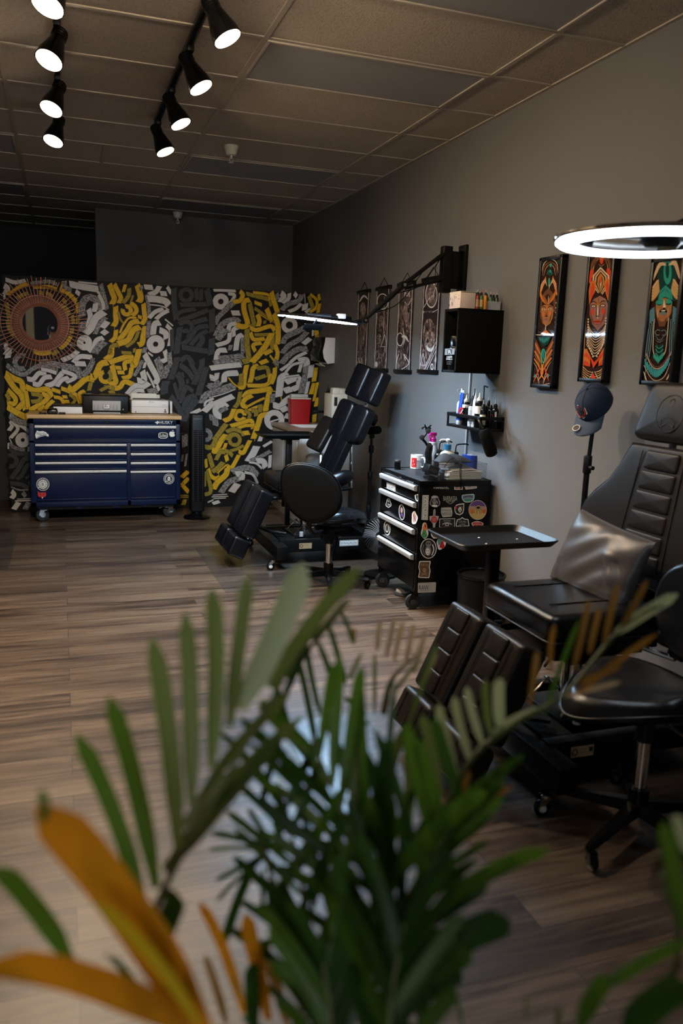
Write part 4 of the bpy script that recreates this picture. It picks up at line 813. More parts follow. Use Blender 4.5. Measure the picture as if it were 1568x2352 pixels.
# --- first: brown and teal
t, m, r = artframe((165, 475), (388, 442), (75, 1745), 'narrow framed print of a brown winged figure with teal gems, leftmost of three')
A = Art(m, r, ((275, 480), (190, 1735)))
A.st('a_tan', 5, [(182, 500), (150, 900), (105, 1715)]); A.st('a_tan', 5, [(105, 1715), (190, 1722)]); A.st('a_cream', 5, [(180, 640), (205, 545), (240, 505), (275, 492)])
A.st('a_brown', 14, [(192, 650), (215, 560), (275, 515)]); A.st('a_tan', 4, [(205, 660), (228, 580), (272, 535)]); A.el('a_teal', 276, 550, 13, 19); A.el('a_deep', 190, 530, 14, 22, 1)
A.pg('a_deep', [(272, 575), (300, 640), (268, 660), (238, 640)]); A.el('a_teal', 270, 610, 9, 16); A.st('a_teal', 5, [(240, 640), (255, 600)])
for i in range(8): A.st('a_orange' if i % 2 == 0 else 'a_tan', 19-i, [(160+i*3, 860-i*16), (190+i*4, 770-i*10), (228+i*2, 660+i*14)], taper=(.5, .15))
A.el('a_teal', 263, 720, 11, 48); A.el('a_cream', 263, 760, 3, 25)
A.pg('a_brown', [(172, 1010), (185, 880), (215, 815), (255, 775), (300, 820), (325, 880), (322, 1010)]); A.pg('a_dark', [(185, 980), (200, 880), (250, 830), (300, 880), (308, 980)])
for i in range(4): A.st('a_orange' if i % 2 else 'a_brown', 22, [(250-i*6, 935), (215-i*8, 870), (178-i*2, 845-i*18)], taper=(.2, .4))
A.st('a_tan', 6, [(254, 940), (258, 850)], 0)
A.pg('a_skin', [(182, 990), (190, 955), (215, 938), (243, 945), (272, 936), (300, 955), (306, 990), (300, 1060), (275, 1120), (236, 1150), (200, 1120), (180, 1060)])
A.pg('a_brown', [(182, 1000), (196, 1050), (206, 1120), (185, 1080)], 1); A.el('a_orange', 240, 985, 10, 50); A.el('a_orange', 205, 1030, 12, 24, 1)
A.st('a_dark', 8, [(190, 965), (213, 955), (236, 972)]); A.el('a_cream', 211, 984, 16, 8, 1); A.el('a_dark', 211, 984, 6, 7, 1); A.st('a_dark', 4, [(232, 985), (232, 1040), (226, 1050)]); A.el('a_dark', 237, 1050, 16, 5)
A.el('a_mauve', 236, 1082, 21, 11); A.st('a_dark', 3, [(215, 1082), (257, 1082)], 0); A.el('a_skin', 234, 1120, 16, 12)
for i in range(14): A.st('a_cream' if i % 2 else 'a_brown', 12, [(160-i*2.2, 900+i*24), (150-i*2.2, 914+i*24)], taper=(1, 1))
A.st('a_cream', 9, [(235, 1130), (230, 1225)], 0)
A.pg('a_orange', [(180, 1225), (232, 1180), (282, 1225)]); A.st('a_cream', 7, [(133, 1232), (318, 1238)], 0, taper=(1, 1))  # the cream line paints the ring lamp's reflection into the print
A.pg('a_deep', [(160, 1250), (225, 1245), (285, 1250), (260, 1320), (215, 1350), (180, 1310)])
for i in range(7): A.st('a_blue' if i % 2 else 'a_teal', 10, [(172+i*15, 1258+abs(3-i)*-2), (180+i*12, 1320-abs(3-i)*9)], 0)
for i in range(6): A.st('a_orange' if i % 2 else 'a_brown', 17, [(128-i*1, 1265+i*40), (155+i*2, 1330+i*40), (188, 1400+i*36)], taper=(.8, .1))
A.el('a_teal', 214, 1440, 26, 74); A.el('a_deep', 214, 1440, 13, 55); A.el('a_teal', 212, 1430, 6, 40)
A.st('a_orange', 14, [(208, 1520), (205, 1610), (160, 1680)], taper=(.6, .3)); A.st('a_gold', 6, [(182, 1380), (195, 1520), (203, 1600)])
A.st('a_tan', 5, [(118, 1500), (150, 1560), (175, 1700)]); A.st('a_tan', 5, [(110, 1640), (150, 1640), (172, 1715)]); A.el('a_teal', 135, 1640, 10, 22, 1); A.st('a_red', 12, [(120, 1690), (160, 1600), (180, 1540)])
m.build('print', t, smooth=False)
# --- second: red hooded face
t, m, r = artframe((640, 405), (905, 402), (560, 1690), 'framed print of a pale face in a red hood, middle of three')
A = Art(m, r, ((772, 415), (702, 1690)))
A.st('a_tan', 5, [(655, 420), (620, 1000), (585, 1690)]); A.st('a_brown', 26, [(665, 640), (690, 520), (770, 440)]); A.st('a_tan', 5, [(680, 660), (705, 540), (768, 460)]); A.st('a_tan', 4, [(668, 420), (700, 450), (672, 480)]); A.st('a_brown', 14, [(700, 560), (735, 470)])
A.el('a_red', 773, 480, 20, 62); A.el('a_orange', 770, 470, 8, 36); A.st('a_tan', 4, [(745, 540), (770, 560), (800, 540)], 0); A.el('a_red', 672, 640, 22, 55, 1, 15); A.el('a_red', 662, 700, 16, 30, 1)
for i, c in enumerate(('a_cream', 'a_brown', 'a_tan', 'a_dark', 'a_gold', 'a_brown', 'a_tan')):
    k = i*13; A.pg(c, [(680+k, 740), (690+k*.9, 650+k*.4), (765, 568+k*1.15), (845-k*.9, 650+k*.4), (852-k, 740), (765, 860-k*.7)])
A.el('a_red', 762, 680, 13, 44); A.el('a_orange', 762, 665, 5, 22)
A.pg('a_orange', [(655, 940), (650, 800), (665, 720), (700, 692), (720, 720), (715, 800), (675, 880)], 0); A.pg('a_orange', [(838, 900), (862, 790), (862, 700), (835, 680), (805, 695), (800, 760), (825, 860)], 0)
A.pg('a_red', [(664, 900), (665, 780), (690, 720), (708, 760), (690, 850)], 0); A.pg('a_red', [(840, 860), (850, 760), (832, 705), (815, 740), (830, 830)], 0)
A.pg('a_dark', [(655, 980), (690, 870), (755, 815), (825, 870), (842, 980), (830, 1120), (640, 1140)])
A.pg('a_mauve', [(662, 935), (700, 880), (760, 850), (815, 880), (838, 935), (832, 1040), (800, 1130), (738, 1192), (685, 1130), (658, 1040)])
A.pg('a_skin', [(690, 930), (740, 870), (800, 920), (790, 960), (740, 940), (700, 965)]); A.pg('a_brown', [(662, 960), (680, 1040), (712, 1150), (672, 1090)], 1); A.el('a_cream', 738, 1010, 6, 70); A.el('a_red', 688, 1010, 16, 30, 1)
A.st('a_dark', 9, [(670, 920), (700, 905), (735, 930)]); A.st('a_dark', 4, [(745, 870), (748, 920)], 0); A.el('a_dark', 697, 950, 27, 17, 1); A.el('a_cream', 697, 951, 18, 10, 1); A.el('a_mauve', 697, 950, 8, 9, 1); A.el('a_cream', 697, 949, 3, 4, 1)
A.st('a_dark', 4, [(726, 950), (724, 1030), (716, 1046)]); A.el('a_dark', 738, 1050, 20, 5); A.el('a_red', 735, 1102, 34, 17); A.el('a_dark', 735, 1102, 34, 4); A.el('a_mauve', 733, 1150, 22, 22); A.st('a_dark', 4, [(715, 1130), (755, 1130)], 0)
for i in range(9):
    k = i*32; A.st('a_cream' if i % 2 else 'a_tan', 6, [(645-i*2, 1130+k*.75), (680-i, 1200+k*.75), (725-i*2, 1225+k*.75+i*3), (780-i*2, 1195+k*.75), (826-i*3, 1120+k*.75)], 0, taper=(1, 1))
for i in range(15): A.el('a_cream', 648-i*.5+max(0, i-9)*11, 1080+i*26, 7, 9, 1)
for i in range(4): A.pg('a_red' if i % 2 else 'a_orange', [(615-i*2, 1370+i*38), (640, 1370+i*40), (672, 1440+i*28), (668, 1490+i*18), (630, 1470+i*22), (606, 1440+i*28)], 1)
A.pg('a_red', [(700, 1560), (660, 1420), (640, 1380), (690, 1470), (710, 1500), (740, 1470), (790, 1370), (760, 1470)])
for i in range(5): A.st('a_tan' if i % 2 == 0 else 'a_gold', 6, [(602, 1545+i*24), (650, 1590+i*22), (702, 1600+i*22)], 1, taper=(1, .5))
A.pg('a_red', [(700, 1605), (725, 1680), (676, 1680)]); A.st('a_cream', 5, [(700, 1590), (660, 1660), (620, 1640)])
m.build('print', t, smooth=False)
# --- third: teal winged face
t, m, r = artframe((1258, 470), (1590, 455), (1165, 1720), 'framed print of a teal winged face, behind the near chair headrest')
A = Art(m, r, ((1425, 470), (1325, 1700)))
A.st('a_cream', 5, [(1278, 500), (1240, 1000), (1195, 1680)])
A.pg('a_deep', [(1330, 480), (1520, 480), (1500, 900), (1320, 900)]); A.el('a_teal', 1418, 620, 40, 120); A.el('a_deep', 1416, 600, 18, 80)
for i in range(11): A.st('a_cream' if i % 2 else 'a_tan', 20, [(1275+i*3, 700-i*6), (1310+i*4, 600-i*5), (1350+i*6, 500-i*2+max(0, i-6)*18)], taper=(.6, .15))
for i in range(10): A.st('a_tan' if i % 2 else 'a_gold', 20, [(1266+i*1, 900-i*14), (1300+i*2, 860-i*16), (1345-i*1, 800-i*12)], taper=(.8, .2))
A.pg('a_teal', [(1330, 890), (1350, 800), (1405, 745), (1460, 800), (1475, 890), (1400, 860)]); A.st('a_deep', 6, [(1350, 830), (1405, 770)]); A.el('a_blue', 1402, 810, 9, 40)
for i in range(9): A.st('a_blue' if i % 2 else 'a_slate', 15, [(1300, 960+i*14), (1270, 985+i*18), (1242, 1010+i*19)], taper=(.4, .4))
A.pg('a_dark', [(1300, 900), (1480, 900), (1470, 1100), (1300, 1120)])
A.pg('a_skin', [(1312, 910), (1350, 880), (1400, 872), (1455, 885), (1470, 920), (1462, 1010), (1425, 1090), (1370, 1135), (1325, 1080), (1308, 1000)])
A.pg('a_teal', [(1312, 905), (1355, 878), (1385, 890), (1378, 935), (1345, 950), (1315, 940)]); A.pg('a_teal', [(1412, 885), (1450, 880), (1472, 910), (1465, 940), (1430, 945), (1408, 925)])
A.st('a_black', 9, [(1318, 930), (1345, 940), (1372, 928)]); A.st('a_black', 9, [(1415, 925), (1440, 935), (1466, 925)], 0); A.pg('a_cream', [(1392, 880), (1410, 965), (1378, 970)]); A.el('a_black', 1392, 972, 18, 6)
A.el('a_black', 1385, 1005, 38, 26); A.el('a_slate', 1382, 1022, 36, 13); A.el('a_cream', 1385, 996, 22, 7); A.pg('a_brown', [(1325, 1060), (1380, 1090), (1430, 1060), (1400, 1150), (1345, 1150)]); A.el('a_skin', 1372, 1080, 30, 22)
A.st('a_cream', 4, [(1335, 970), (1330, 1060)])
for i in range(7): A.st('a_slate' if i % 2 else 'a_black', 12, [(1296-i*9, 1080+i*10), (1282-i*10, 1250), (1255-i*9, 1450)], 1, taper=(1, .6))
A.st('a_cream', 6, [(1300, 1075), (1290, 1250), (1290, 1400), (1350, 1480)], 0, taper=(1, 1)); A.st('a_cream', 6, [(1440, 1065), (1425, 1250), (1405, 1400), (1350, 1480)], 0, taper=(1, 1))
A.P.ring('a_slate', 1335, 1210, 30, 22, 60, 320); A.P.ring('a_slate', 1390, 1212, 30, 22, -140, 120); A.st('a_slate', 8, [(1308, 1240), (1350, 1285), (1400, 1240)], 0); A.st('a_slate', 6, [(1310, 1280), (1350, 1305), (1395, 1275)], 0)
for i in range(6): A.st('a_teal' if i % 2 else 'a_deep', 9, [(1312, 1320+i*18), (1345, 1345+i*20), (1388, 1318+i*18)], 0, taper=(1, 1))
A.st('a_cream', 4, [(1290, 1390), (1330, 1490), (1400, 1400)], 0)
for i in range(7): A.st('a_teal', 15, [(1297+i*15, 1425+26-abs(3-i)*11), (1300+i*12, 1480+30-abs(3-i)*15)], 0, taper=(.8, .6))
A.st('a_cream', 5, [(1220, 1420), (1270, 1530), (1330, 1565), (1400, 1520), (1470, 1400)], 0, taper=(1, 1)); A.st('a_mauve', 4, [(1222, 1410), (1275, 1515), (1330, 1548), (1395, 1505), (1466, 1390)], 0, taper=(1, 1))
for i in range(13):
    f = (i-6)/6; A.st('a_teal' if i % 2 else 'a_blue', 17, [(1330+f*118, 1575-abs(f)**1.7*115-f*8), (1322+f*104, 1650-abs(f)**1.7*108-f*8)], 0, taper=(.9, .7))
A.st('a_cream', 4, [(1200, 1530), (1260, 1640), (1320, 1680), (1400, 1640), (1460, 1500)], 0, taper=(1, 1))
for i in range(6): A.st('a_cream', 6, [(1196+i*4, 1590+i*14), (1212+i*4, 1625+i*12)], 1)
m.build('print', t, smooth=False)

# ================================================================ hanging scroll prints
def sepia(name, ramp, scale):
    m = bpy.data.materials.new(name); m.use_nodes = True; nt = m.node_tree; b = nt.nodes['Principled BSDF']; N, L = nt.nodes.new, nt.links.new
    tc = N('ShaderNodeTexCoord'); mp = N('ShaderNodeMapping'); mp.inputs['Scale'].default_value = (1, 1.5, .8); L(tc.outputs['Object'], mp.inputs[0])
    n = N('ShaderNodeTexNoise'); n.inputs['Scale'].default_value = scale; n.inputs['Detail'].default_value = 6; n.inputs['Distortion'].default_value = 2.0; L(mp.outputs[0], n.inputs['Vector'])
    cr = N('ShaderNodeValToRGB'); e = cr.color_ramp.elements; e[0].position = .40; e[0].color = (*ramp[0], 1); e[1].position = .66; e[1].color = (*ramp[2], 1); x = e.new(.53); x.color = (*ramp[1], 1)
    L(n.outputs['Fac'], cr.inputs[0]); L(cr.outputs[0], b.inputs['Base Color']); b.inputs['Roughness'].default_value = .55; MATS[name] = m
sepia('sepia', ((.012, .008, .009), (.075, .05, .048), (.33, .25, .235)), 15); sepia('p_skin', ((.055, .038, .036), (.21, .15, .14), (.46, .37, .345)), 20); sepia('p_mid', ((.02, .014, .014), (.09, .06, .058), (.27, .2, .19)), 26)
mat('p_white', (.62, .60, .60), .5); mat('p_dark', (.016, .011, .012), .5)
TB = (800, 540, 3.92); BXp = WX-.012
def banner(tl, tr, bl, br, rod_t, rod_b, art, label):
    g = lambda p: atX(TB[0]+p[0]/TB[2], TB[1]+p[1]/TB[2], BXp); a, b, c, d = g(tl), g(tr), g(bl), g(br)
    y1, y0 = (a.y+c.y)/2, (b.y+d.y)/2; zt, zb = (a.z+b.z)/2, (c.z+d.z)/2
    t = thing('scroll_print', label, 'hanging print', (WX-.01, (y0+y1)/2, zb), 'sepia scroll prints on the wall')
    m = MB(); m.bx((BXp-.001, y0, zb-.005), (BXp, y1, zt+.005), 'sepia'); P = Paint(m, lambda x, y, k: V((BXp-.001-k, *list(atX(TB[0]+x/TB[2], TB[1]+y/TB[2], BXp))[1:])), .00008, .0004)
    W = lambda f, h: (tl[0]+(tr[0]-tl[0])*f+((bl[0]-tl[0])+((br[0]-bl[0])-(tr[0]-tl[0]))*f)*h, tl[1]+(tr[1]-tl[1])*f+((bl[1]-tl[1])+((br[1]-bl[1])-(tr[1]-tl[1]))*f)*h)
    for q, z in (((.05, .01), (.05, .985)), ((.95, .01), (.95, .985)), ((.05, .985), (.95, .985))): P.stroke('p_white', 4.5, [W(*q), W(*z)], skew=0)
    for it in art:
        if it[0] == 's': P.stroke(it[1], it[2], [W(*q) for q in it[3]], skew=0, taper=it[4] if len(it) > 4 else (1, 1))
        elif it[0] == 'e': c_ = W(it[2], it[3]); P.disc(it[1], *c_, it[4], it[5])
        elif it[0] == 'r': c_ = W(it[2], it[3]); P.ring(it[1], *c_, it[4], it[4]-6, sq=it[5])
        elif it[0] == 'p': P.fan(it[1], [W(*q) for q in it[2]])
    m.build('print', t, smooth=False)
    for nm, zz in (('top_bar', zt), ('bottom_bar', zb)):
        m = MB(); m.bx((BXp-.010, y0-.022, zz-.012), (WX-.001, y1+.022, zz+.018), 'black_metal', .003); m.build(nm, t)
    m = MB(); ym = (y0+y1)/2; m.tube([(BXp, y0+.05, zt+.018), (BXp+.006, ym, zt+.085), (BXp, y1-.05, zt+.018)], .0022, 'black_matte', 6); m.build('hanging_cord', t)
tri = lambda a, b, c: [('s', 'p_white', 4, [a, b]), ('s', 'p_white', 4, [b, c]), ('s', 'p_white', 4, [c, a])]
def face(x, y, rx, ry): return [('e', 'p_dark', x, y-.02, rx*1.25, ry*1.2), ('e', 'p_skin', x, y, rx, ry), ('e', 'p_dark', x-.10, y-.02, rx*.22, ry*.13), ('e', 'p_dark', x+.10, y-.02, rx*.22, ry*.13), ('e', 'p_mid', x, y+.035, rx*.16, ry*.2), ('e', 'p_dark', x, y+.065, rx*.3, ry*.1)]
banner((90, 522), (190, 503), (65, 1205), (156, 1215), 0, 0, [('p', 'p_dark', [(.08, .02), (.9, .01), (.9, .3), (.1, .3)]), ('s', 'p_white', 16, [(.12, .12), (.5, .05), (.9, .1)], (.4, .4)), ('e', 'p_skin', .5, .22, 26, 60), ('s', 'p_skin', 14, [(.3, .5), (.5, .42), (.7, .55), (.6, .7)], (.4, .4)), ('s', 'p_skin', 10, [(.5, .6), (.4, .75)]), ('s', 'p_white', 4, [(.25, .85), (.55, .98)]), ('s', 'p_white', 4, [(.5, .85), (.75, .98)]), ('e', 'p_mid', .5, .8, 20, 35), ('s', 'p_skin', 8, [(.7, .3), (.75, .5), (.6, .62)], (.3, .3))], 'sepia scroll print farthest along the wall, white hat shape at its top')
banner((255, 490), (372, 470), (230, 1213), (342, 1225), 0, 0, [('p', 'p_dark', [(.1, .02), (.9, .02), (.9, .25), (.1, .25)]), ('r', 'p_white', .5, .16, 52, 1.4)]+face(.45, .40, 24, 52)+face(.35, .62, 24, 48)+tri((.78, .56), (.5, .71), (.97, .71))+[('s', 'p_white', 3, [(.64, .1), (.7, .62)]), ('e', 'p_mid', .78, .67, 13, 28), ('s', 'p_skin', 18, [(.5, .85), (.8, .78), (.9, .66)], (.4, .4)), ('e', 'p_white', .2, .93, 12, 24)], 'sepia scroll print second from the corner, small triangle on its right side')
banner((455, 452), (586, 432), (420, 1225), (552, 1237), 0, 0, [('p', 'p_mid', [(.1, .02), (.9, .02), (.9, .16), (.1, .16)]), ('s', 'p_white', 6, [(.42, .15), (.45, .09), (.6, .14), (.72, .08), (.76, .15)]), ('s', 'p_white', 5, [(.45, .2), (.7, .24), (.92, .17)]), ('e', 'p_skin', .6, .33, 30, 85), ('e', 'p_dark', .75, .3, 9, 24), ('r', 'p_white', .25, .63, 32, 1.9), ('e', 'p_dark', .25, .63, 25, 54), ('s', 'p_white', 20, [(.35, .6), (.6, .6), (.85, .66)], (.6, .2)), ('s', 'p_white', 8, [(.4, .5), (.55, .62), (.5, .7)], (.3, .3)), ('s', 'p_white', 6, [(.2, .8), (.05, .92)]), ('s', 'p_white', 6, [(.55, .8), (.92, .9), (.4, .98)]), ('s', 'p_white', 6, [(.6, .8), (.75, .92)]), ('e', 'p_mid', .6, .9, 30, 26), ('e', 'p_skin', .85, .48, 12, 30)], 'sepia scroll print behind the lamp arm, white circle left of centre')
banner((680, 407), (832, 386), (632, 1226), (787, 1241), 0, 0, [('p', 'p_dark', [(.06, .02), (.94, .02), (.94, .34), (.06, .34)]), ('e', 'p_mid', .5, .17, 46, 105), ('r', 'p_white', .5, .17, 54, 2.2), ('p', 'p_skin', [(.35, .10), (.7, .06), (.68, .2), (.42, .26)]), ('s', 'p_dark', 6, [(.4, .13), (.66, .11)]), ('s', 'p_dark', 6, [(.42, .17), (.66, .16)]), ('p', 'p_dark', [(.1, .36), (.9, .36), (.9, .7), (.1, .7)])]+[('e', 'p_skin', .5, .60, 55, 148), ('p', 'p_mid', [(.18, .48), (.5, .46), (.47, .56), (.25, .58)]), ('e', 'p_dark', .36, .525, 11, 15), ('p', 'p_mid', [(.6, .48), (.88, .5), (.82, .58), (.62, .56)]), ('e', 'p_dark', .73, .54, 10, 14), ('e', 'p_white', .60, .73, 34, 42), ('e', 'p_skin', .60, .70, 30, 34), ('e', 'p_dark', .44, .665, 11, 17), ('s', 'p_mid', 8, [(.5, .5), (.53, .6), (.47, .62)], (.4, .6)), ('e', 'p_mid', .55, .6, 9, 28), ('s', 'p_dark', 3, [(.5, .7), (.65, .75), (.8, .68)]), ('s', 'p_white', 4, [(.1, .30), (.4, .2)]), ('s', 'p_white', 4, [(.62, .36), (.95, .33)]), ('s', 'p_white', 4, [(.8, .02), (.6, .2)])]+tri((.22, .8), (.1, .93), (.38, .93))+[('s', 'p_white', 4, [(.35, .99), (.95, .72)]), ('s', 'p_white', 4, [(.45, .99), (.95, .77)]), ('s', 'p_white', 4, [(.3, .99), (.92, .68)]), ('e', 'p_white', .78, .94, 12, 32), ('e', 'p_dark', .78, .94, 6, 20)], 'widest sepia scroll print, nearest the black wall cabinet')

# ================================================================ wall-mounted arm lamp over the far chair
LY = 5.0
la = thing('arm_lamp', 'black wall arm lamp with a thin white ring above the far tattoo chair', 'lamp', (WX-.03, LY, 2.1))
g = lambda px, py, y=LY: atY(px, py, y)
a, b = atX(1047, 570, WX-.01), atX(1070, 668, WX-.01)
m = MB(); m.bx((WX-.022, 4.955, 2.00), (WX-.001, 5.06, 2.315), 'black_metal', .003)
for z in (2.03, 2.285): m.cyl((WX-.03, 5.01, z), (WX-.02, 5.01, z), .008, 'chrome', n=10)
m.build('wall_plate', la)
m = MB(); m.bx((2.40, 4.975, 2.00), (2.468, 5.035, 2.30), 'black_metal', .008); m.bx((2.46, 4.99, 2.03), (WX-.02, 5.02, 2.27), 'black_metal', .003); m.build('post', la)
e0, e1, e2 = V((2.44, LY, 2.272)), g(925, 655), g(836, 736)
m = MB(); d = (e1-e0).normalized(); n_ = V((0, 1, 0))
for s in (-1, 1): m.tube([e0+n_*s*.018, e1+n_*s*.012], .011, 'black_metal', 8)
m.build('upper_arm', la)
m = MB(); m.tube([V((2.42, LY, 2.085)), g(930, 663)], .011, 'black_metal', 8); m.tube([V((2.42, LY-.02, 2.085)), g(930, 663)+V((0, -.02, 0))], .007, 'black_metal', 8); m.build('stay_rod', la)
m = MB(); m.tube([e1-d*.06, e2], [.017, .014], 'black_metal', 10); m.tube([e1+(e2-e1)*.25, e1+(e2-e1)*.42], .021, 'black_plastic', 12); m.tube([e1+(e2-e1)*.55, e1+(e2-e1)*.66], .020, 'black_plastic', 12); m.build('forearm', la)
for nm, q, r in (('elbow_joint', e1, .024), ('wrist_joint', e2, .020)):
    m = MB(); m.cyl(q-n_*.03, q+n_*.03, r, 'black_metal', n=16); m.cyl(q-n_*.036, q-n_*.03, r*.45, 'chrome', n=10); m.build(nm, la)
m = MB(); 
for s, (u, v_) in enumerate(((.05, .62), (.3, .9))):
    pts = [e0+(e2-e0)*u, e0+(e2-e0)*(u+v_)/2+V((0, -.02, -.07)), e0+(e2-e0)*v_+V((0, -.02, .0))]; m.tube(spline(pts, 8), .003, 'black_matte', 6)
m.tube(spline([V((2.41, LY, 2.27)), V((2.36, LY, 2.16)), g(1000, 660)], 6), .002, 'black_matte', 5)
m.build('power_cable', la)
rl, rr = g(640, 724), g(815, 745); rc = (rl+rr)/2; Rr = (rr-rl).length/2; ax = (rr-rl).cross(rc-CAM).normalized(); ax = ax if ax.z < 0 else -ax; ax = (ax-(rc-CAM).normalized()*.022).normalized()
m = MB(); m.annulus(rc-ax*.018, ax, Rr-.05, Rr, .016, 'black_metal', 72); h = m.build('ring_housing', la)
m = MB(); m.annulus(rc-ax*.002, ax, Rr-.046, Rr-.003, .004, 'ring_led_small', 72); m.build('ring_tube', h)
m = MB(); m.tube([rc-V((Rr-.03, 0, 0))-ax*.02, rc-ax*.022, rc+V((Rr-.03, 0, 0))-ax*.02], .012, 'black_metal', 8); m.box(rc-ax*.028, (.16, .06, .02), 'black_plastic', .004); m.tube([rr-ax*.01, e2], .016, 'black_metal', 10); m.box(rc+V((Rr*.62, 0, .03)), (.05, .05, .03), 'lightgrey', .004); m.build('ring_bracket', la)
m = MB(); m.box(rc+V((-.02, .02, -.045)), (.13, .004, .07), 'black_gloss', .002, Matrix.Rotation(R_(60), 3, 'X')); m.tube([rc-ax*.01, rc+V((-.02, .02, -.03))], .006, 'black_metal', 8); m.build('phone_clip', la)

# ================================================================ black wall cabinet and what is on it
kx, ky0, ky1, kz0, kz1 = 2.262, 4.44, 4.63, 1.485, 1.868
kb = thing('wall_cabinet', 'open fronted black cube cabinet on the wall above the bottle ledge', 'wall cabinet', (WX, (ky0+ky1)/2, kz0)); w = .016
m = MB(); m.bx((kx, ky0, kz0), (WX-.002, ky0+w, kz1), 'black_matte', .001); m.bx((kx, ky1-w, kz0), (WX-.002, ky1, kz1), 'black_matte', .001); m.bx((kx, ky0, kz0), (WX-.002, ky1, kz0+w), 'black_matte', .001); m.bx((kx, ky0, kz1-w), (WX-.002, ky1, kz1), 'black_matte', .001); m.build('carcass', kb)
m = MB(); m.bx((WX-.02, ky0+w, kz0+w), (WX-.003, ky1-w, kz1-w), 'black_matte'); m.build('back_panel', kb)
# black tube with printed label inside
tb = thing('spray_can', 'black tall can with white lettering inside the wall cabinet', 'can', (kx+.06, 4.545, kz0+w))
m = MB(); zc = kz0+w; m.lathe([(0, 0), (.046, 0), (.048, .006), (.048, .135), (.045, .142), (0, .142)], (kx+.056, 4.55, zc), 'black_gloss', n=28); m.build('can_body', tb)
m = MB(); m.lathe([(.044, .142), (.044, .20), (.041, .205), (0, .206)], (kx+.056, 4.55, zc), 'black_gloss', n=28); m.build('cap', tb)
TK = (800, 540, 3.92)
sticker(tb, 'can_label', tileX(*TK, kx+.008), [('poly', 'st_grey', [(862, 1022), (958, 1020), (955, 1075), (858, 1080)]), ('poly', 'st_black', [(892, 1030), (935, 1028), (933, 1072), (890, 1074)]), ('text', 'st_white', 'R', 913, 1052, 26, 32), ('text', 'st_white', 'DERM', 910, 1098, 48, 16), ('text', 'st_white', 'SHIELD', 910, 1117, 58, 15), ('text', 'st_grey', 'ADHESIVE', 908, 1142, 48, 7), ('text', 'st_grey', 'ROLL', 908, 1160, 40, 7)])
t = thing('amber_jar', 'small brown jar beside the lettered can in the wall cabinet', 'jar', (kx+.12, 4.475, zc))
m = MB(); m.lathe([(0, 0), (.020, 0), (.022, .004), (.022, .055), (.017, .062), (0, .062)], (kx+.10, 4.482, zc), 'amber', n=20); m.build('jar_body', t); m = MB(); m.lathe([(.019, .0625), (.019, .078), (0, .078)], (kx+.10, 4.482, zc), 'black_plastic', n=20); m.build('lid', t)
# carton on top
p, q = atY(1026, 708, 4.47), atY(1084, 708, 4.47)
ct = thing('carton', 'pale printed cardboard carton on top of the wall cabinet', 'box', (2.31, 4.54, kz1))
m = MB(); m.bx((2.275, 4.455, kz1), (2.375, 4.60, kz1+.098), 'carton', .001); m.build('box', ct)
m = MB(); m.bx((2.2735, 4.455, kz1+.092), (2.3765, 4.601, kz1+.0995), 'cream_card', .001); m.build('flap', ct)
fk = tileX(*TK, 2.275); it = [('stroke', 'st_grey', 2.2, [(905+i*16, 540+(i % 3)*14), (905+i*16, 570+(i % 4)*12)], 2, 0) for i in range(5)]+[('poly', 'st_black', [(905, 625), (912, 618), (912, 640), (905, 645)]), ('text', 'st_black', 'PH', 936, 622, 14, 40), ('stroke', 'st_grey', 2.5, [(960, 535), (975, 530)], 2, 0), ('stroke', 'st_grey', 2.5, [(990, 545), (1000, 540)], 2, 0), ('poly', 'st_black', [(920, 568), (924, 565), (924, 585), (920, 590)])]
sticker(ct, 'print', fk, it+[('ring', 'st_grey', 965, 560, 8, 6), ('ring', 'st_grey', 995, 575, 8, 6)])
# ink bottles on top of the cabinet
def dropper(x, y, z, r, h, body, cap, tip, label, name='ink_bottle', band=None, grp='ink bottles on the wall cabinet', cat='ink bottle'):
    t = thing(name, label, cat, (x, y, z), grp)
    m = MB(); m.lathe([(0, 0), (r*.94, 0), (r, h*.03), (r, h*.62), (r*.75, h*.70), (r*.5, h*.72), (0, h*.72)], (x, y, z), body, n=18); m.build('bottle', t)
    m = MB(); m.lathe([(r*.62, h*.70), (r*.62, h*.80), (r*.40, h*.83), (r*.30, h*.85), (0, h*.85)], (x, y, z), cap, n=14); m.build('cap', t)
    m = MB(); m.lathe([(r*.28, h*.84), (r*.22, h*.90), (r*.10, h), (0, h)], (x, y, z), tip, n=12); m.build('tip', t)
    if band: m = MB(); m.lathe([(r*1.015, h*.12), (r*1.015, h*.48)], (x, y, z), band, n=18); m.build('label', t)
    return t
INK = [(2.392, 4.46, 'ink_red', 'st_tan', 'grey', 'dark red ink bottle beside the carton'), (2.418, 4.462, 'ink_green', 'st_sand', 'st_red', 'green ink bottle with pale label in the front row'), (2.444, 4.458, 'ink_orange', 'ink_orange', 'st_orange', 'bright orange ink bottle in the front row'),
       (2.405, 4.50, 'ink_dark', None, 'grey', 'dark brown ink bottle just behind the red one'), (2.432, 4.505, 'ink_purple', None, 'grey', 'purple ink bottle behind the orange one'), (2.475, 4.50, 'ink_dark', 'st_white', 'grey', 'dark ink bottle in the tub, leftmost there'), (2.497, 4.49, 'ink_green', 'st_white', 'st_silver', 'green ink bottle in the middle of the tub'), (2.519, 4.495, 'ink_dark', 'st_white', 'st_orange', 'ink bottle with an orange tip in the tub'), (2.540, 4.49, 'ink_dark', 'st_green', 'st_silver', 'ink bottle at the wall end of the tub')]
for i, (x, y, b_, lb, tp, s) in enumerate(INK):
    tall = .118 if i < 5 else .108; dropper(x, y, kz1+(.003 if i > 4 else 0), .0118, tall, b_, 'black_plastic', tp, s, band=lb)
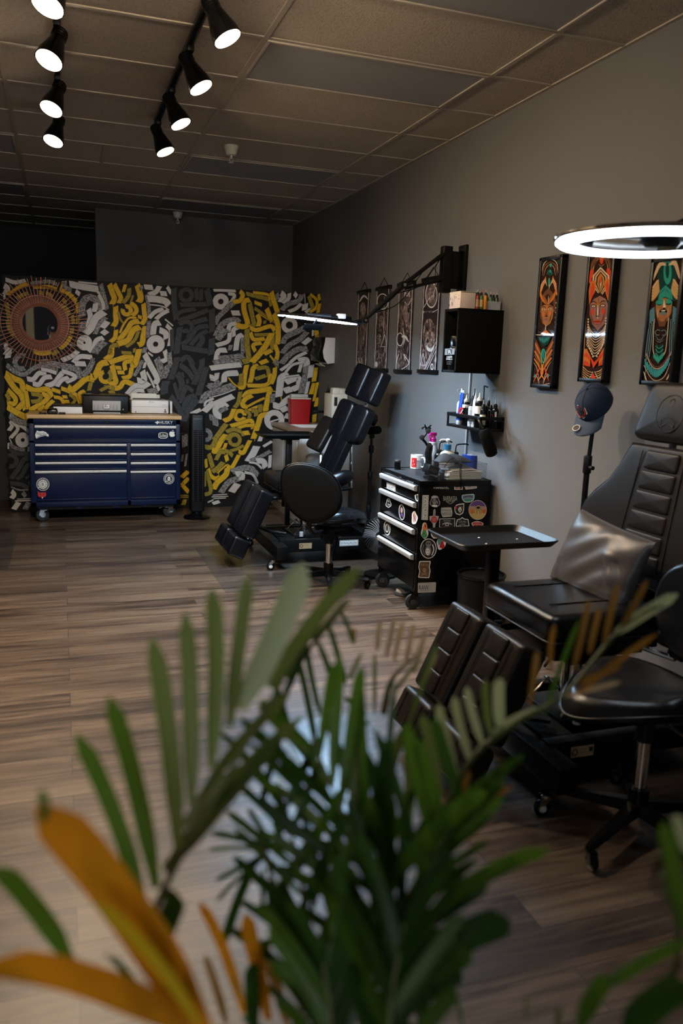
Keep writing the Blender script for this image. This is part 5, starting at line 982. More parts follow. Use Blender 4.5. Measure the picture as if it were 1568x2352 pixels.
tt = thing('plastic_tub', 'translucent plastic tub holding ink bottles at the wall end of the cabinet top', 'tub', (2.508, 4.49, kz1)); m = MB(); x0, x1, y0, y1 = 2.458, 2.558, 4.468, 4.53
for a, b in (((x0, y0), (x1, y0+.002)), ((x0, y1-.002), (x1, y1)), ((x0, y0), (x0+.002, y1)), ((x1-.002, y0), (x1, y1))): m.bx((*a, kz1), (*b, kz1+.05), 'bottle_translucent')
m.bx((x0, y0, kz1), (x1, y1, kz1+.002), 'bottle_translucent'); m.build('tub_wall', tt)
m = MB(); 
for a, b in (((x0-.003, y0-.003), (x1, y0+.001)), ((x0-.003, y1-.001), (x1, y1+.003)), ((x0-.003, y0), (x0+.001, y1))): m.bx((*a, kz1+.048), (*b, kz1+.052), 'bottle_translucent', .001)
m.build('rim', tt)
# cable cover below the cabinet
m = MB(); m.bx((WX-.014, 4.80, .85), (WX-.001, 4.818, 1.50), 'grey', .002); tag(m.build('cable_cover'), 'thin grey cable cover running up the wall beside the bottle ledge', 'cable cover')

# ================================================================ bottle ledge
gy0, gy1, gx0, gz = 4.345, 4.80, 2.405, 1.135
lg = thing('bottle_ledge', 'black picture ledge crowded with bottles on the grey wall', 'shelf', (WX, 4.57, gz))
m = MB(); m.bx((gx0, gy0, gz), (WX-.001, gy1, gz+.018), 'black_metal', .002); m.build('board', lg)
m = MB(); m.bx((WX-.014, gy0, gz), (WX-.001, gy1, gz+.06), 'black_metal', .002); m.build('back_lip', lg)
m = MB(); m.bx((gx0-.004, gy0, gz+.07), (gx0+.008, gy1, gz+.092), 'black_metal', .002); 
for y in (gy0, gy1-.012): m.bx((gx0, y, gz+.07), (WX-.002, y+.012, gz+.092), 'black_metal', .002); m.bx((gx0-.002, y, gz), (gx0+.010, y+.012, gz+.08), 'black_metal', .002)
m.build('front_rail', lg)
LZ = gz+.018
def pump(x, y, z, r, h, body, collar, head, label, cat='pump bottle', grp=None, d=(-1, 0)):
    t = thing('pump_bottle', label, cat, (x, y, z), grp)
    m = MB(); m.lathe([(0, 0), (r*.95, 0), (r, .006), (r, h*.78), (r*.86, h*.86), (r*.42, h*.92), (r*.38, h), (0, h)], (x, y, z), body, n=24, scale=(1, .72)); m.build('bottle', t)
    m = MB(); m.lathe([(r*.44, h*.96), (r*.44, h+.024), (r*.2, h+.028), (0, h+.028)], (x, y, z), collar, n=18); m.build('collar', t)
    m = MB(); m.cyl((x, y, z+h+.024), (x, y, z+h+.05), r*.13, head, n=10); m.lathe([(0, 0), (r*.30, 0), (r*.34, .010), (r*.2, .018), (0, .018)], (x, y, z+h+.046), head, n=14); m.tube([(x, y, z+h+.056), (x+d[0]*r*.9, y+d[1]*r*.9, z+h+.056), (x+d[0]*r*1.15, y+d[1]*r*1.15, z+h+.046)], r*.11, head, 8); m.build('pump_head', t)
    return t
pump(2.475, 4.745, LZ, .031, .165, 'bottle_translucent', 'blue_cap', 'white_plastic', 'clear pump bottle with a blue collar at the left of the ledge', 'pump bottle')
t = thing('squeeze_tube', 'blue squeeze tube standing cap down at the left end of the ledge', 'tube', (2.44, 4.742, LZ)); tx, ty = 2.437, 4.69
m = MB(); b = bmesh.new(); R0 = [b.verts.new((tx+.019*math.cos(a), ty+.019*math.sin(a), LZ+.03)) for a in [2*math.pi*i/20 for i in range(20)]]; R1 = [b.verts.new((tx+.012+.003*math.cos(a), ty+.024*math.sin(a), LZ+.205)) for a in [2*math.pi*i/20 for i in range(20)]]
b.faces.new(R0[::-1]); b.faces.new(R1)
for i in range(20): b.faces.new((R0[i], R0[(i+1) % 20], R1[(i+1) % 20], R1[i]))
m.merge(b, 'blue_tube'); m.build('tube_body', t)
m = MB(); m.cyl((tx, ty, LZ), (tx, ty, LZ+.031), .016, 'bottle_translucent', n=20, bev=.003); m.build('cap', t)
m = MB(); m.box((tx+.012, ty, LZ+.212), (.004, .050, .018), 'bottle_translucent', .001); m.build('crimp', t)
t = thing('white_pouch', 'white card pouch standing behind the blue squeeze tube', 'pouch', (2.48, 4.79, LZ)); m = MB(); m.box((2.505, 4.770, LZ+.095), (.06, .012, .19), 'white', .004); m.build('pouch', t); m = MB(); m.box((2.505, 4.7705, LZ+.192), (.062, .008, .012), 'white_plastic', .002); m.build('seal', t)
def spike(x, y, r, h, body, cap, label, band=None, bandm='st_white', cl=False):
    t = thing('squeeze_bottle', label, 'bottle', (x, y, LZ), 'bottles on the black ledge')
    m = MB(); m.lathe([(0, 0), (r*.95, 0), (r, .005), (r, h*.70), (r*.8, h*.76), (r*.45, h*.78), (0, h*.78)], (x, y, LZ), body, n=20); m.build('bottle', t)
    m = MB(); m.lathe([(r*.62, h*.755), (r*.62, h*.83), (r*.30, h*.88), (r*.13, h), (0, h)], (x, y, LZ), cap, n=16); m.build('nozzle_cap', t)
    if band: m = MB(); m.lathe([(r*1.012, h*band[0]), (r*1.012, h*band[1])], (x, y, LZ), bandm, n=20); m.build('label', t)
    return t
t = spike(2.452, 4.632, .025, .195, 'black_gloss', 'cream_plastic', 'black bottle with red dragon label and cream spout cap', (.58, .68))
TS = (960, 860, 7.127)
sticker(t, 'emblem', tileX(*TS, 2.426), [('ring', 'st_red', 705, 600, 40, 24, 90, 330, 20, 1.6), ('stroke', 'st_red', 16, [(735, 560), (700, 600), (730, 650)]), ('stroke', 'st_white', 7, [(690, 640), (720, 600), (735, 575)]), ('poly', 'st_white', [(735, 490), (768, 490), (768, 545), (735, 545)])], 'red and white emblem')
spike(2.51, 4.64, .022, .235, 'black_plastic', 'ink_dark', 'tall black bottle with a dark spout at the back of the ledge')
t = spike(2.448, 4.552, .020, .165, 'bottle_translucent', 'black_plastic', 'grey translucent bottle with a black cap on the ledge', (.1, .62), 'st_silver')
sticker(t, 'label_print', tileX(*TS, 2.427), [('text', 'st_black', 'STENCIL', 868, 690, 60, 22), ('text', 'st_black', 'GEL', 862, 800, 50, 26)])
t = spike(2.452, 4.512, .017, .225, 'white_plastic', 'white_plastic', 'slim white bottle with a white spout on the ledge', (.1, .55), 'st_white')
sticker(t, 'label_print', tileX(*TS, 2.434), [('text', 'st_black', 'AFTER', 922, 640, 50, 20, 90), ('text', 'st_black', 'CARE', 915, 800, 40, 18, 90)])
t = spike(2.452, 4.462, .026, .215, 'black_gloss', 'white_plastic', 'black bottle with square white label and white spout', (.40, .62))
sticker(t, 'label_print', tileX(*TS, 2.425), [('text', 'st_black', 'eNVY', 1040, 562, 75, 34), ('text', 'st_black', 'BLACK', 1045, 602, 46, 14), ('text', 'st_black', 'INK', 1045, 632, 36, 12)])
for x, y, r, h, lb, bd in ((2.45, 4.405, .0185, .175, 'black dropper bottle with a cream label near the right of the ledge', 'cream_card'), (2.50, 4.40, .016, .17, 'black dropper bottle half hidden behind another on the ledge', None), (2.51, 4.45, .016, .20, 'slim black dropper bottle standing behind the white label bottle', None)):
    dropper(x, y, LZ, r, h, 'black_gloss', 'black_plastic', 'grey', lb, 'dropper_bottle', bd, 'dropper bottles on the black ledge', 'bottle')
t = dropper(2.515, 4.372, LZ, .021, .18, 'black_gloss', 'black_plastic', 'grey', 'black dropper bottle with a red emblem at the right end', 'dropper_bottle', None, 'dropper bottles on the black ledge', 'bottle')
sticker(t, 'emblem', tileY(*TS, 4.3505), [('ring', 'st_red', 1195, 690, 26, 20, -120, 120, 20, 1.6), ('poly', 'st_white', [(1252, 620), (1282, 610), (1280, 760), (1248, 770)])])
t = thing('wash_bottle', 'clear wash bottle with a bent black spout at the back of the ledge', 'bottle', (2.53, 4.53, LZ)); m = MB(); m.lathe([(0, 0), (.024, 0), (.025, .12), (.012, .14), (0, .14)], (2.525, 4.545, LZ), 'black_gloss', n=18); m.build('bottle', t); m = MB(); m.tube(spline([(2.525, 4.545, LZ+.13), (2.525, 4.545, LZ+.235), (2.515, 4.53, LZ+.255), (2.50, 4.46, LZ+.250)], 6), .004, 'black_plastic', 8); m.build('spout', t)
# padded black roll hanging at the ledge end
a, b = atY(1110, 985, 4.25), atY(1128, 1040, 4.25)
t = thing('foam_roll', 'black foam covered roll hanging down from the end of the ledge', 'foam roll', (2.45, 4.25, b.z)); d = (b-a).normalized()
m = MB(); m.lathe([(0, -.0), (.026, .004), (.036, .02), (.038, .06), (.038, (b-a).length-.01), (.034, (b-a).length+.012), (.02, (b-a).length+.02), (0, (b-a).length+.022)], a, 'black_matte', d, 24); m.build('foam_sleeve', t)
m = MB(); m.tube(spline([a-d*.0, a-d*.03+V((.0, .04, .02)), V((2.40, 4.36, gz+.08))], 6), .010, 'black_metal', 8); m.build('hook', t)
# ================================================================ black drawer trolley with stickers
TX, TY0, TY1, TZ0, TZ1 = 2.05, 4.40, 5.035, .135, .822
tr = thing('tool_trolley', 'black drawer trolley covered in stickers, against the grey wall', 'tool trolley', (2.3, 4.7, 0))
m = MB(); m.bx((TX+.012, TY0, TZ0), (2.535, TY1, TZ1), 'black_gloss', .006); m.bx((TX, TY0, TZ0), (TX+.02, TY0+.03, TZ1), 'black_gloss', .003); m.bx((TX, TY1-.02, TZ0), (TX+.02, TY1, TZ1), 'black_gloss', .003); m.build('body', tr)
m = MB(); m.bx((TX+.01, TY0+.012, TZ1-.002), (2.525, TY1-.012, TZ1+.003), 'dark_grey'); m.build('top_mat', tr)
m = MB()
for a, b in (((TX-.003, TY0-.003), (2.538, TY0+.012)), ((TX-.003, TY1-.012), (2.538, TY1+.003)), ((2.525, TY0), (2.538, TY1)), ((TX-.003, TY0), (TX+.010, TY1))): m.bx((*a, TZ1-.03), (*b, TZ1+.008), 'black_gloss', .003)
m.build('top_rim', tr)
TT = (840, 960, 3.4087)
fX = tileX(*TT, TX-.004); fS = tileY(*TT, TY0)
hz = [atX(TT[0]+p[0]/TT[2], TT[1]+p[1]/TT[2], TX-.01).z for p in ((275, 515), (268, 640), (258, 840), (250, 1030))]
hz.append(TZ0+.10); dr = []
for i in range(4):
    zt = hz[i]+.022; zb = (hz[i+1]+.030) if i < 3 else TZ0+.012
    m = MB(); m.bx((TX-.004, TY0+.024, zb), (TX+.02, TY1-.016, zt), 'black_gloss', .004); d = m.build('drawer', tr); dr.append(d)
    m = MB(); m.prism(rnd_poly([(0, 0), (-.020, .003), (-.024, .03), (-.010, .036), (0, .034)], .003, 3), (TX-.004, TY1-.03, hz[i]-.012), (1, 0, 0), (0, 0, 1), (TY1-.03-TY0-.035), 'brushed'); m.build('pull', d)
m = MB(); p = atX(TT[0]+268/TT[2], TT[1]+470/TT[2], TX-.004); m.cyl((TX-.008, p.y, p.z), (TX+.02, p.y, p.z), .009, 'chrome', n=14); m.build('lock', tr)
for x, y, d in ((2.09, 4.46, R_(170)), (2.09, 4.97, R_(150)), (2.48, 4.46, R_(10)), (2.48, 4.97, R_(30))): caster(tr, x, y, TZ0, .050, d, 'black_metal', 'rubber', 'dark_grey', None, .03)
T_ = lambda *a: ('text',)+a
def S(fn, parent, items, label=None): sticker(parent, 'sticker', fn, items, label)
blob = lambda cx, cy, rx, ry, n, amp, ph=0: [(cx+rx*(1+amp*math.sin(3*a+ph)+amp*.6*math.sin(5*a+ph*2))*math.cos(a), cy+ry*(1+amp*math.sin(3*a+ph)+amp*.6*math.sin(5*a+ph*2))*math.sin(a)) for a in [2*math.pi*i/n for i in range(n)]]
# on the drawers
S(fX, tr, [('text', 'st_grey', 'XTREME', 345, 502, 60, 18, 17)])
S(fX, dr[0], [('poly', 'st_white', [(164, 503), (232, 527), (232, 578), (164, 551)]), ('poly', 'st_black', [(169, 510), (227, 531), (227, 571), (169, 547)]), ('poly', 'st_white', [(171, 513), (225, 533), (225, 568), (171, 545)]), T_('st_black', 'GLXR', 198, 540, 46, 22, 20)], 'white lettered sticker')
S(fX, dr[1], [('poly', 'st_white', blob(178, 668, 20, 36, 20, .12)), ('poly', 'st_black', blob(178, 668, 17, 31, 20, .12)), T_('st_white', 'TM', 178, 680, 22, 16, 18), ('disc', 'st_grey', 178, 650, 7, 9)], 'small shield sticker')
S(fX, dr[1], [('disc', 'st_white', 282, 738, 23, 62, -4), ('disc', 'st_black', 282, 738, 19, 56, -4), ('disc', 'st_pink', 281, 722, 9, 22), ('stroke', 'st_purple', 10, [(272, 770), (282, 750), (292, 775)])], 'tall oval figure sticker')
S(fX, dr[1], [('poly', 'st_white', blob(381, 783, 23, 52, 22, .10, 1)), ('poly', 'st_pink', blob(381, 780, 15, 40, 22, .12, 1)), ('stroke', 'st_black', 4, [(372, 755), (382, 780), (390, 810)])], 'pink and white ragged sticker')
S(fX, dr[0], [('poly', 'st_white', [(384, 604), (410, 596), (410, 655), (396, 650), (386, 630)]), ('poly', 'st_black', [(390, 608), (408, 602), (408, 646), (396, 640)])], 'torn white sticker at the corner')
S(fX, dr[2], [('disc', 'st_white', 167, 862, 25, 58, -6), ('ring', 'st_black', 167, 862, 22, 15, 0, 360, 24, 2.3), ('disc', 'st_grey', 167, 862, 12, 26)]+[('stroke', 'st_black', 4, [(167, 862), (167+11*math.cos(R_(a)), 862+24*math.sin(R_(a)))], 3, 0) for a in range(0, 360, 45)], 'oval wheel emblem sticker')
# on the side
S(fS, tr, [('poly', 'st_white', [(443, 604), (491, 604), (484, 799), (434, 797)]), ('poly', 'st_black', [(448, 609), (486, 609), (480, 794), (440, 792)]), ('poly', 'st_white', [(451, 612), (483, 612), (477, 791), (443, 789)]), T_('st_black', 'KWADRON', 463, 701, 164, 22, 91)], 'tall white lettered sticker')
S(fS, tr, [('poly', 'st_silver', rnd_poly([(406, 1291), (549, 1285), (545, 1364), (405, 1369)], 7)), T_('st_black', 'RAW', 453, 1328, 74, 36, -2), ('stroke', 'st_black', 2, [(418, 1354), (488, 1351)], 2, 0), ('stroke', 'st_grey', 2, [(500, 1300), (500, 1350)], 2, 0)], 'silver lettered label')
S(fS, tr, [('poly', 'st_white', rnd_poly([(418, 1120), (508, 1119), (498, 1165), (505, 1195), (495, 1254), (407, 1250), (418, 1200), (410, 1165)], 9)), ('poly', 'st_brown', rnd_poly([(424, 1127), (501, 1126), (491, 1165), (498, 1196), (489, 1247), (414, 1243), (424, 1200), (416, 1166)], 9)), ('disc', 'st_tan', 457, 1190, 14, 14), ('poly', 'st_tan', [(449, 1198), (465, 1198), (463, 1212), (451, 1212)]), ('disc', 'st_brown', 451, 1190, 4), ('disc', 'st_brown', 463, 1190, 4), ('stroke', 'st_tan', 5, [(432, 1214), (480, 1232)]), ('stroke', 'st_tan', 5, [(480, 1212), (432, 1232)]), T_('st_tan', 'FORTUNE', 458, 1150, 56, 15)], 'brown skull and crossbones card sticker')
S(fS, tr, [('disc', 'st_white', 489, 1022, 64, 79), ('disc', 'st_black', 489, 1022, 58, 73), ('disc', 'st_grey', 487, 1040, 24, 40), ('disc', 'st_white', 483, 1046, 17, 28), ('disc', 'st_grey', 489, 985, 22, 24), ('disc', 'st_black', 482, 982, 6, 7), ('disc', 'st_black', 497, 982, 6, 7), ('disc', 'st_black', 476, 1040, 4, 3), ('disc', 'st_black', 490, 1040, 4, 3), ('stroke', 'st_black', 3, [(476, 1060), (490, 1060)]), ('stroke', 'st_white', 8, [(520, 990), (530, 1030), (515, 1075)]), ('stroke', 'st_grey', 6, [(450, 990), (445, 1030), (462, 1075)])], 'oval grey portrait sticker with a skull above')
S(fS, tr, [('poly', 'st_white', blob(459, 885, 27, 64, 26, .10)), ('poly', 'st_green', blob(457, 908, 21, 34, 22, .12)), ('poly', 'st_orange', blob(463, 855, 17, 28, 22, .2)), ('disc', 'st_red', 465, 845, 7, 10), ('disc', 'st_black', 452, 905, 4, 5)], 'green and orange sticker')
S(fS, tr, [('poly', 'st_white', [(512, 892), (524, 890), (558, 925), (558, 942), (530, 944), (512, 926), (507, 905)]), ('stroke', 'st_grey', 5, [(518, 905), (530, 930), (548, 934)]), ('disc', 'st_grey', 522, 908, 5)], 'white half round sticker')
S(fS, tr, [('poly', 'st_white', blob(588, 985, 36, 44, 26, .10, 2)), ('poly', 'st_teal', blob(578, 968, 18, 24, 20, .16, 2)), ('poly', 'st_red', blob(596, 995, 18, 30, 20, .16)), ('disc', 'st_sand', 600, 960, 8, 6)], 'teal and red sticker')
S(fS, tr, [('poly', 'st_silver', blob(540, 655, 38, 46, 26, .08)), ('poly', 'st_black', blob(540, 655, 34, 42, 26, .08)), ('disc', 'st_grey', 536, 655, 17, 24), ('poly', 'st_silver', [(512, 632), (565, 624), (562, 612), (530, 606), (512, 616)]), ('disc', 'st_black', 528, 650, 4), ('disc', 'st_black', 544, 650, 4), ('stroke', 'st_silver', 5, [(556, 650), (562, 672)]), ('poly', 'st_white', [(520, 680), (555, 680), (560, 698), (515, 694)])], 'grey figure in a cap sticker')
S(fS, tr, [T_('st_silver', 'BARBASSA', 660, 630, 108, 36), T_('st_silver', 'TATTOO', 660, 655, 60, 14), ('stroke', 'st_grey', 5, [(625, 650), (660, 672), (695, 650)])], 'grey blackletter sticker')
S(fS, tr, [('poly', 'st_white', rnd_poly([(748, 602), (850, 594), (846, 640), (820, 660), (775, 662), (752, 640)], 16)), ('poly', 'st_teal', rnd_poly([(753, 606), (845, 600), (841, 636), (818, 654), (778, 656), (757, 638)], 14)), ('stroke', 'st_purple', 12, [(768, 622), (800, 612), (832, 620)]), ('stroke', 'st_pink', 6, [(765, 634), (800, 626), (836, 632)]), ('stroke', 'st_green', 6, [(775, 648), (800, 644), (825, 646)])], 'teal oval boat sticker')
S(fS, tr, [('poly', 'st_silver', [(527, 725), (537, 711), (545, 725), (543, 765), (571, 768), (564, 800), (545, 826), (539, 861), (525, 861), (522, 826), (498, 800), (496, 770), (525, 765)]), ('poly', 'st_red', blob(533, 796, 25, 26, 24, .10)), ('ring', 'st_pink', 533, 796, 14, 10), ('disc', 'st_pink', 533, 796, 5), ('stroke', 'st_black', 3, [(534, 722), (534, 768)], 2, 0)], 'rose and dagger sticker')
S(fS, tr, [('poly', 'st_silver', rnd_poly([(588, 702), (668, 699), (678, 740), (672, 772), (600, 778), (586, 745)], 8)), T_('st_black', 'heavy', 630, 722, 70, 22), T_('st_black', 'NEEDLES', 632, 750, 78, 20)], 'silver lettered sticker')
S(fS, tr, [('poly', 'st_white', [(692, 700), (706, 680), (730, 672), (768, 668), (768, 712), (760, 745), (735, 762), (705, 752), (694, 730)]), ('poly', 'st_black', [(697, 702), (710, 686), (732, 680), (762, 676), (762, 710), (754, 740), (734, 754), (709, 746), (699, 728)]), ('disc', 'st_white', 735, 715, 14, 20), ('disc', 'st_red', 705, 700, 7, 14), ('disc', 'st_black', 728, 704, 4), ('disc', 'st_brown', 750, 700, 7, 12), ('disc', 'st_black', 736, 722, 6, 5), ('disc', 'st_pink', 736, 738, 6, 6)], 'snarling dog head sticker')
rows = [('st_purple', -76, -30), ('st_pink', -30, -6), ('st_orange', -6, 26), ('st_sand', 26, 76)]; it = [('disc', 'st_white', 874, 720, 71, 77)]
for mt, a, b in rows:
    pts = [(874+68*math.sqrt(max(0, 1-(y/74)**2))*s, 720+y) for s, ys in ((1, [a+(b-a)*i/8 for i in range(9)]), (-1, [b-(b-a)*i/8 for i in range(9)])) for y in [max(-74, min(74, q)) for q in ys]]
    it.append(('fan', mt, pts))
it += [('disc', 'st_sand', 878, 702, 22, 18), ('disc', 'st_black', 878, 702, 15, 11), ('poly', 'st_sand', rnd_poly([(852, 718), (900, 716), (902, 752), (856, 754)], 8)), ('ring', 'st_black', 878, 702, 22, 20), ('stroke', 'st_black', 3, [(866, 722), (866, 750)], 2, 0), ('stroke', 'st_black', 3, [(890, 722), (890, 750)], 2, 0), ('stroke', 'st_brown', 4, [(832, 728), (832, 748)], 2, 0), ('stroke', 'st_brown', 4, [(922, 722), (922, 744)], 2, 0)]
S(fS, tr, it, 'round sunset sticker with a spaceman')
S(fS, tr, [('poly', 'st_white', rnd_poly([(575, 788), (697, 786), (694, 858), (573, 858)], 4)), ('poly', 'st_black', rnd_poly([(579, 792), (693, 790), (690, 854), (577, 854)], 4)), T_('st_silver', 'TATTOO', 634, 806, 56, 14), ('stroke', 'st_silver', 8, [(598, 832), (634, 820), (672, 832)]), ('disc', 'st_silver', 634, 835, 16, 12), ('disc', 'st_black', 634, 835, 8, 6), T_('st_grey', 'EST', 634, 850, 40, 8)], 'black card sticker with white border')
S(fS, tr, [('poly', 'st_white', [(702, 835), (712, 795), (738, 788), (754, 776), (770, 788), (800, 792), (808, 830), (808, 852), (780, 848), (755, 855), (730, 848), (706, 855)]), ('poly', 'st_black', [(708, 835), (717, 800), (740, 794), (754, 784), (768, 794), (796, 798), (802, 830), (800, 844), (780, 842), (755, 848), (730, 842), (710, 846)]), T_('st_silver', 'CRUEL', 755, 812, 60, 15), T_('st_silver', 'LOVE', 755, 834, 44, 14)], 'winged black lettered sticker')
S(fS, tr, [('poly', 'st_white', rnd_poly([(824, 822), (846, 812), (870, 806), (898, 812), (922, 826), (908, 852), (838, 852)], 8)), ('poly', 'st_red', rnd_poly([(829, 824), (848, 816), (870, 810), (896, 816), (916, 828), (904, 848), (842, 848)], 8)), T_('st_white', 'VANS', 871, 819, 34, 9), T_('st_white', 'OFF THE WALL', 872, 834, 74, 10)], 'red lozenge lettered sticker')
S(fS, tr, [('poly', 'st_black', [(528, 528), (652, 524), (652, 560), (528, 552)]), T_('st_white', 'MANISTIC', 590, 542, 118, 26)], 'white lettered sticker')
S(fS, tr, [('fan', 'st_white', [(691, 562), (691, 535), (700, 516), (725, 507), (748, 516), (757, 535), (757, 562)]), ('fan', 'st_pink', [(696, 558), (696, 537), (704, 521), (725, 513), (744, 521), (752, 537), (752, 558)]), ('stroke', 'st_black', 3, [(712, 520), (708, 556)]), ('stroke', 'st_black', 3, [(738, 520), (740, 556)]), ('stroke', 'st_black', 3, [(697, 540), (751, 540)])], 'arched window sticker')
S(fS, tr, [('poly', 'st_white', [(766, 512), (790, 500), (830, 498), (876, 500), (880, 516), (866, 528), (868, 550), (830, 556), (780, 560), (774, 542), (762, 530)]), T_('st_black', 'Bad Tales', 812, 514, 84, 20), T_('st_black', 'Tattoos', 818, 541, 86, 26)], 'white script sticker')

# ---------------------------------------------------------------- things on the trolley
Z0 = TZ1+.003
p = atZ(840+408/TT[2], 960+402/TT[2], Z0)
mg = thing('mug', 'white coffee mug with red picture on the trolley top', 'mug', p); r, h = .041, .096; x, y = p.x+.0, p.y+.03
m = MB(); m.lathe([(0, 0), (r-.004, 0), (r, .004), (r, h), (r-.0045, h), (r-.0045, .008), (0, .008)], (x, y, Z0), 'white_plastic', n=36); m.build('cup', mg)
m = MB(); hd = V((.45, -.9, 0)).normalized(); m.tube(spline([V((x, y, Z0+.078))+hd*(r-.003), V((x, y, Z0+.080))+hd*(r+.022), V((x, y, Z0+.05))+hd*(r+.032), V((x, y, Z0+.02))+hd*(r+.02), V((x, y, Z0+.018))+hd*(r-.003)], 6), .0055, 'white_plastic', 10); m.build('handle', mg)
m = MB(); P = []
for i in range(9):
    a = R_(190+i*7); P.append(((r+.0008)*math.cos(a)+x, (r+.0008)*math.sin(a)+y))
for (u, v), (u2, v2) in zip(P, P[1:]): m.poly([(u, v, Z0+.014), (u2, v2, Z0+.014), (u2, v2, Z0+.078), (u, v, Z0+.078)], 'st_red')
a = R_(212)
for da, z, s in ((0, .055, .012), (.2, .035, .010), (-.12, .028, .009)): m.sph((x+(r-.004)*math.cos(a+da), y+(r-.004)*math.sin(a+da), Z0+z), (.0062, .0062, s), 'st_pink', 10, 6)
m.build('picture', mg)
# organiser box of clear plastic
ox0, ox1, oy0, oy1, oh = 2.105, 2.515, 4.425, 4.60, .105
ob = thing('acrylic_organizer', 'clear plastic organizer box on the front corner of the trolley', 'organizer', ((ox0+ox1)/2, 4.5, Z0)); w = .003
m = MB()
for a, b in (((ox0, oy0), (ox1, oy0+w)), ((ox0, oy1-w), (ox1, oy1)), ((ox0, oy0), (ox0+w, oy1)), ((ox1-w, oy0), (ox1, oy1)), ((ox0+.115, oy0), (ox0+.115+w, oy1)), ((ox0+.13, oy0), (ox0+.13+w, oy1))): m.bx((*a, Z0+.0005), (*b, Z0+oh), 'acrylic')
m.build('walls', ob)
m = MB(); m.bx((ox0, oy0, Z0), (ox1, oy1, Z0+.003), 'acrylic'); m.build('base', ob)
m = MB()
for a, b in (((ox0-.002, oy0-.002), (ox1+.002, oy0+.004)), ((ox0-.002, oy1-.004), (ox1+.002, oy1+.002)), ((ox0-.002, oy0), (ox0+.004, oy1)), ((ox1-.004, oy0), (ox1+.002, oy1))): m.bx((*a, Z0+oh-.003), (*b, Z0+oh+.002), 'acrylic', .001)
m.build('rim', ob)
random.seed(3)
for i in range(9):
    t = thing('paper_towel', ['folded cream paper towel in the clear organizer, at the bottom of its stack', 'second folded towel from the bottom of the organizer stack', 'third folded towel from the bottom of the organizer stack', 'fourth folded towel from the bottom of the organizer stack', 'fifth folded towel up, in the middle of the organizer stack', 'fourth folded towel from the top of the organizer stack', 'third folded towel from the top of the organizer stack', 'folded towel just under the loose top sheet', 'loose white paper sheet on top of the towel stack'][i], 'paper towel', (2.38, 4.51, Z0+.004+i*.0065), 'stack of folded paper towels')
    dx = random.uniform(-.008, .008); m = MB()
    if i < 8: m.box((2.375+dx, 4.512, Z0+.0068+i*.0065), (.235+random.uniform(-.012, .012), .14, .0055), 'paper' if i % 3 else 'cream_card', .002)
    else: m.poly([(2.28, 4.44, Z0+.060), (2.46, 4.45, Z0+.062), (2.42, 4.57, Z0+.090), (2.30, 4.57, Z0+.066)], 'white'); m.poly([(2.28, 4.44, Z0+.0605), (2.46, 4.45, Z0+.0625), (2.45, 4.50, Z0+.058), (2.27, 4.52, Z0+.058)], 'paper')
    o = m.build('sheet', t)
t = thing('power_supply', 'small black wedge gadget in the left slot of the clear organizer', 'gadget', (2.165, 4.5, Z0+.003)); m = MB(); m.box((2.163, 4.50, Z0+.062), (.075, .09, .055), 'black_plastic', .006, Matrix.Rotation(R_(18), 3, 'Y')); m.build('body', t)
m = MB(); m.box((2.160, 4.4545, Z0+.062), (.05, .002, .02), 'dark_grey', 0, Matrix.Rotation(R_(18), 3, 'Y')); m.bx((2.13, 4.46, Z0+.003), (2.20, 4.54, Z0+.02), 'black_plastic', .004); m.build('screen', t)
# mesh drawstring bag lying over the organiser
bz = Z0+oh+.002; t = thing('mesh_bag', 'dark grey mesh drawstring pouch lying on top of the clear organizer', 'bag', (2.33, 4.5, bz))
b = bmesh.new(); nx, ny = 22, 12; top, bot = {}, {}
for i in range(nx+1):
    for j in range(ny+1):
        u, v = i/nx, j/ny; wdt = .5+.5*math.sin(min(1, u*1.6+.25)*math.pi*.5)-(.35 if u > .85 else 0)*(u-.85)/.15; e = (1-abs(2*u-1)**4)*(1-abs(2*v-1)**2.2)
        x = 2.205+u*.235; y = 4.52+(v-.5)*.135*wdt; z = .004+.055*e*(1-.5*u)+.006*math.sin(u*19+v*7)*e
        top[i, j] = b.verts.new((x, y, bz+z)); bot[i, j] = b.verts.new((x, y, bz+.0005))
for i in range(nx):
    for j in range(ny):
        b.faces.new((top[i, j], top[i+1, j], top[i+1, j+1], top[i, j+1])); b.faces.new((bot[i, j], bot[i, j+1], bot[i+1, j+1], bot[i+1, j]))
for i in range(nx):
    b.faces.new((top[i, 0], bot[i, 0], bot[i+1, 0], top[i+1, 0])); b.faces.new((top[i, ny], top[i+1, ny], bot[i+1, ny], bot[i, ny]))
m = MB(); m.merge(b, 'mesh_cloth'); m.build('pouch', t, ang=80)
m = MB(); m.tube(spline([(2.33, 4.455, bz+.03), (2.325, 4.422, bz+.006), (2.322, 4.416, bz-.05), (2.318, 4.394, bz-.10), (2.328, 4.392, bz-.125), (2.322, 4.392, bz-.155)], 8), .0022, 'black_matte', 6)
m.tube(spline([(2.345, 4.455, bz+.03), (2.332, 4.42, bz+.004), (2.330, 4.415, bz-.06), (2.325, 4.394, bz-.11), (2.318, 4.392, bz-.14)], 8), .0022, 'black_matte', 6)
m.tube(spline([(2.30, 4.46, bz+.03), (2.25, 4.43, bz+.02), (2.215, 4.42, bz-.02)], 8), .0018, 'black_matte', 6); m.build('drawstring', t)
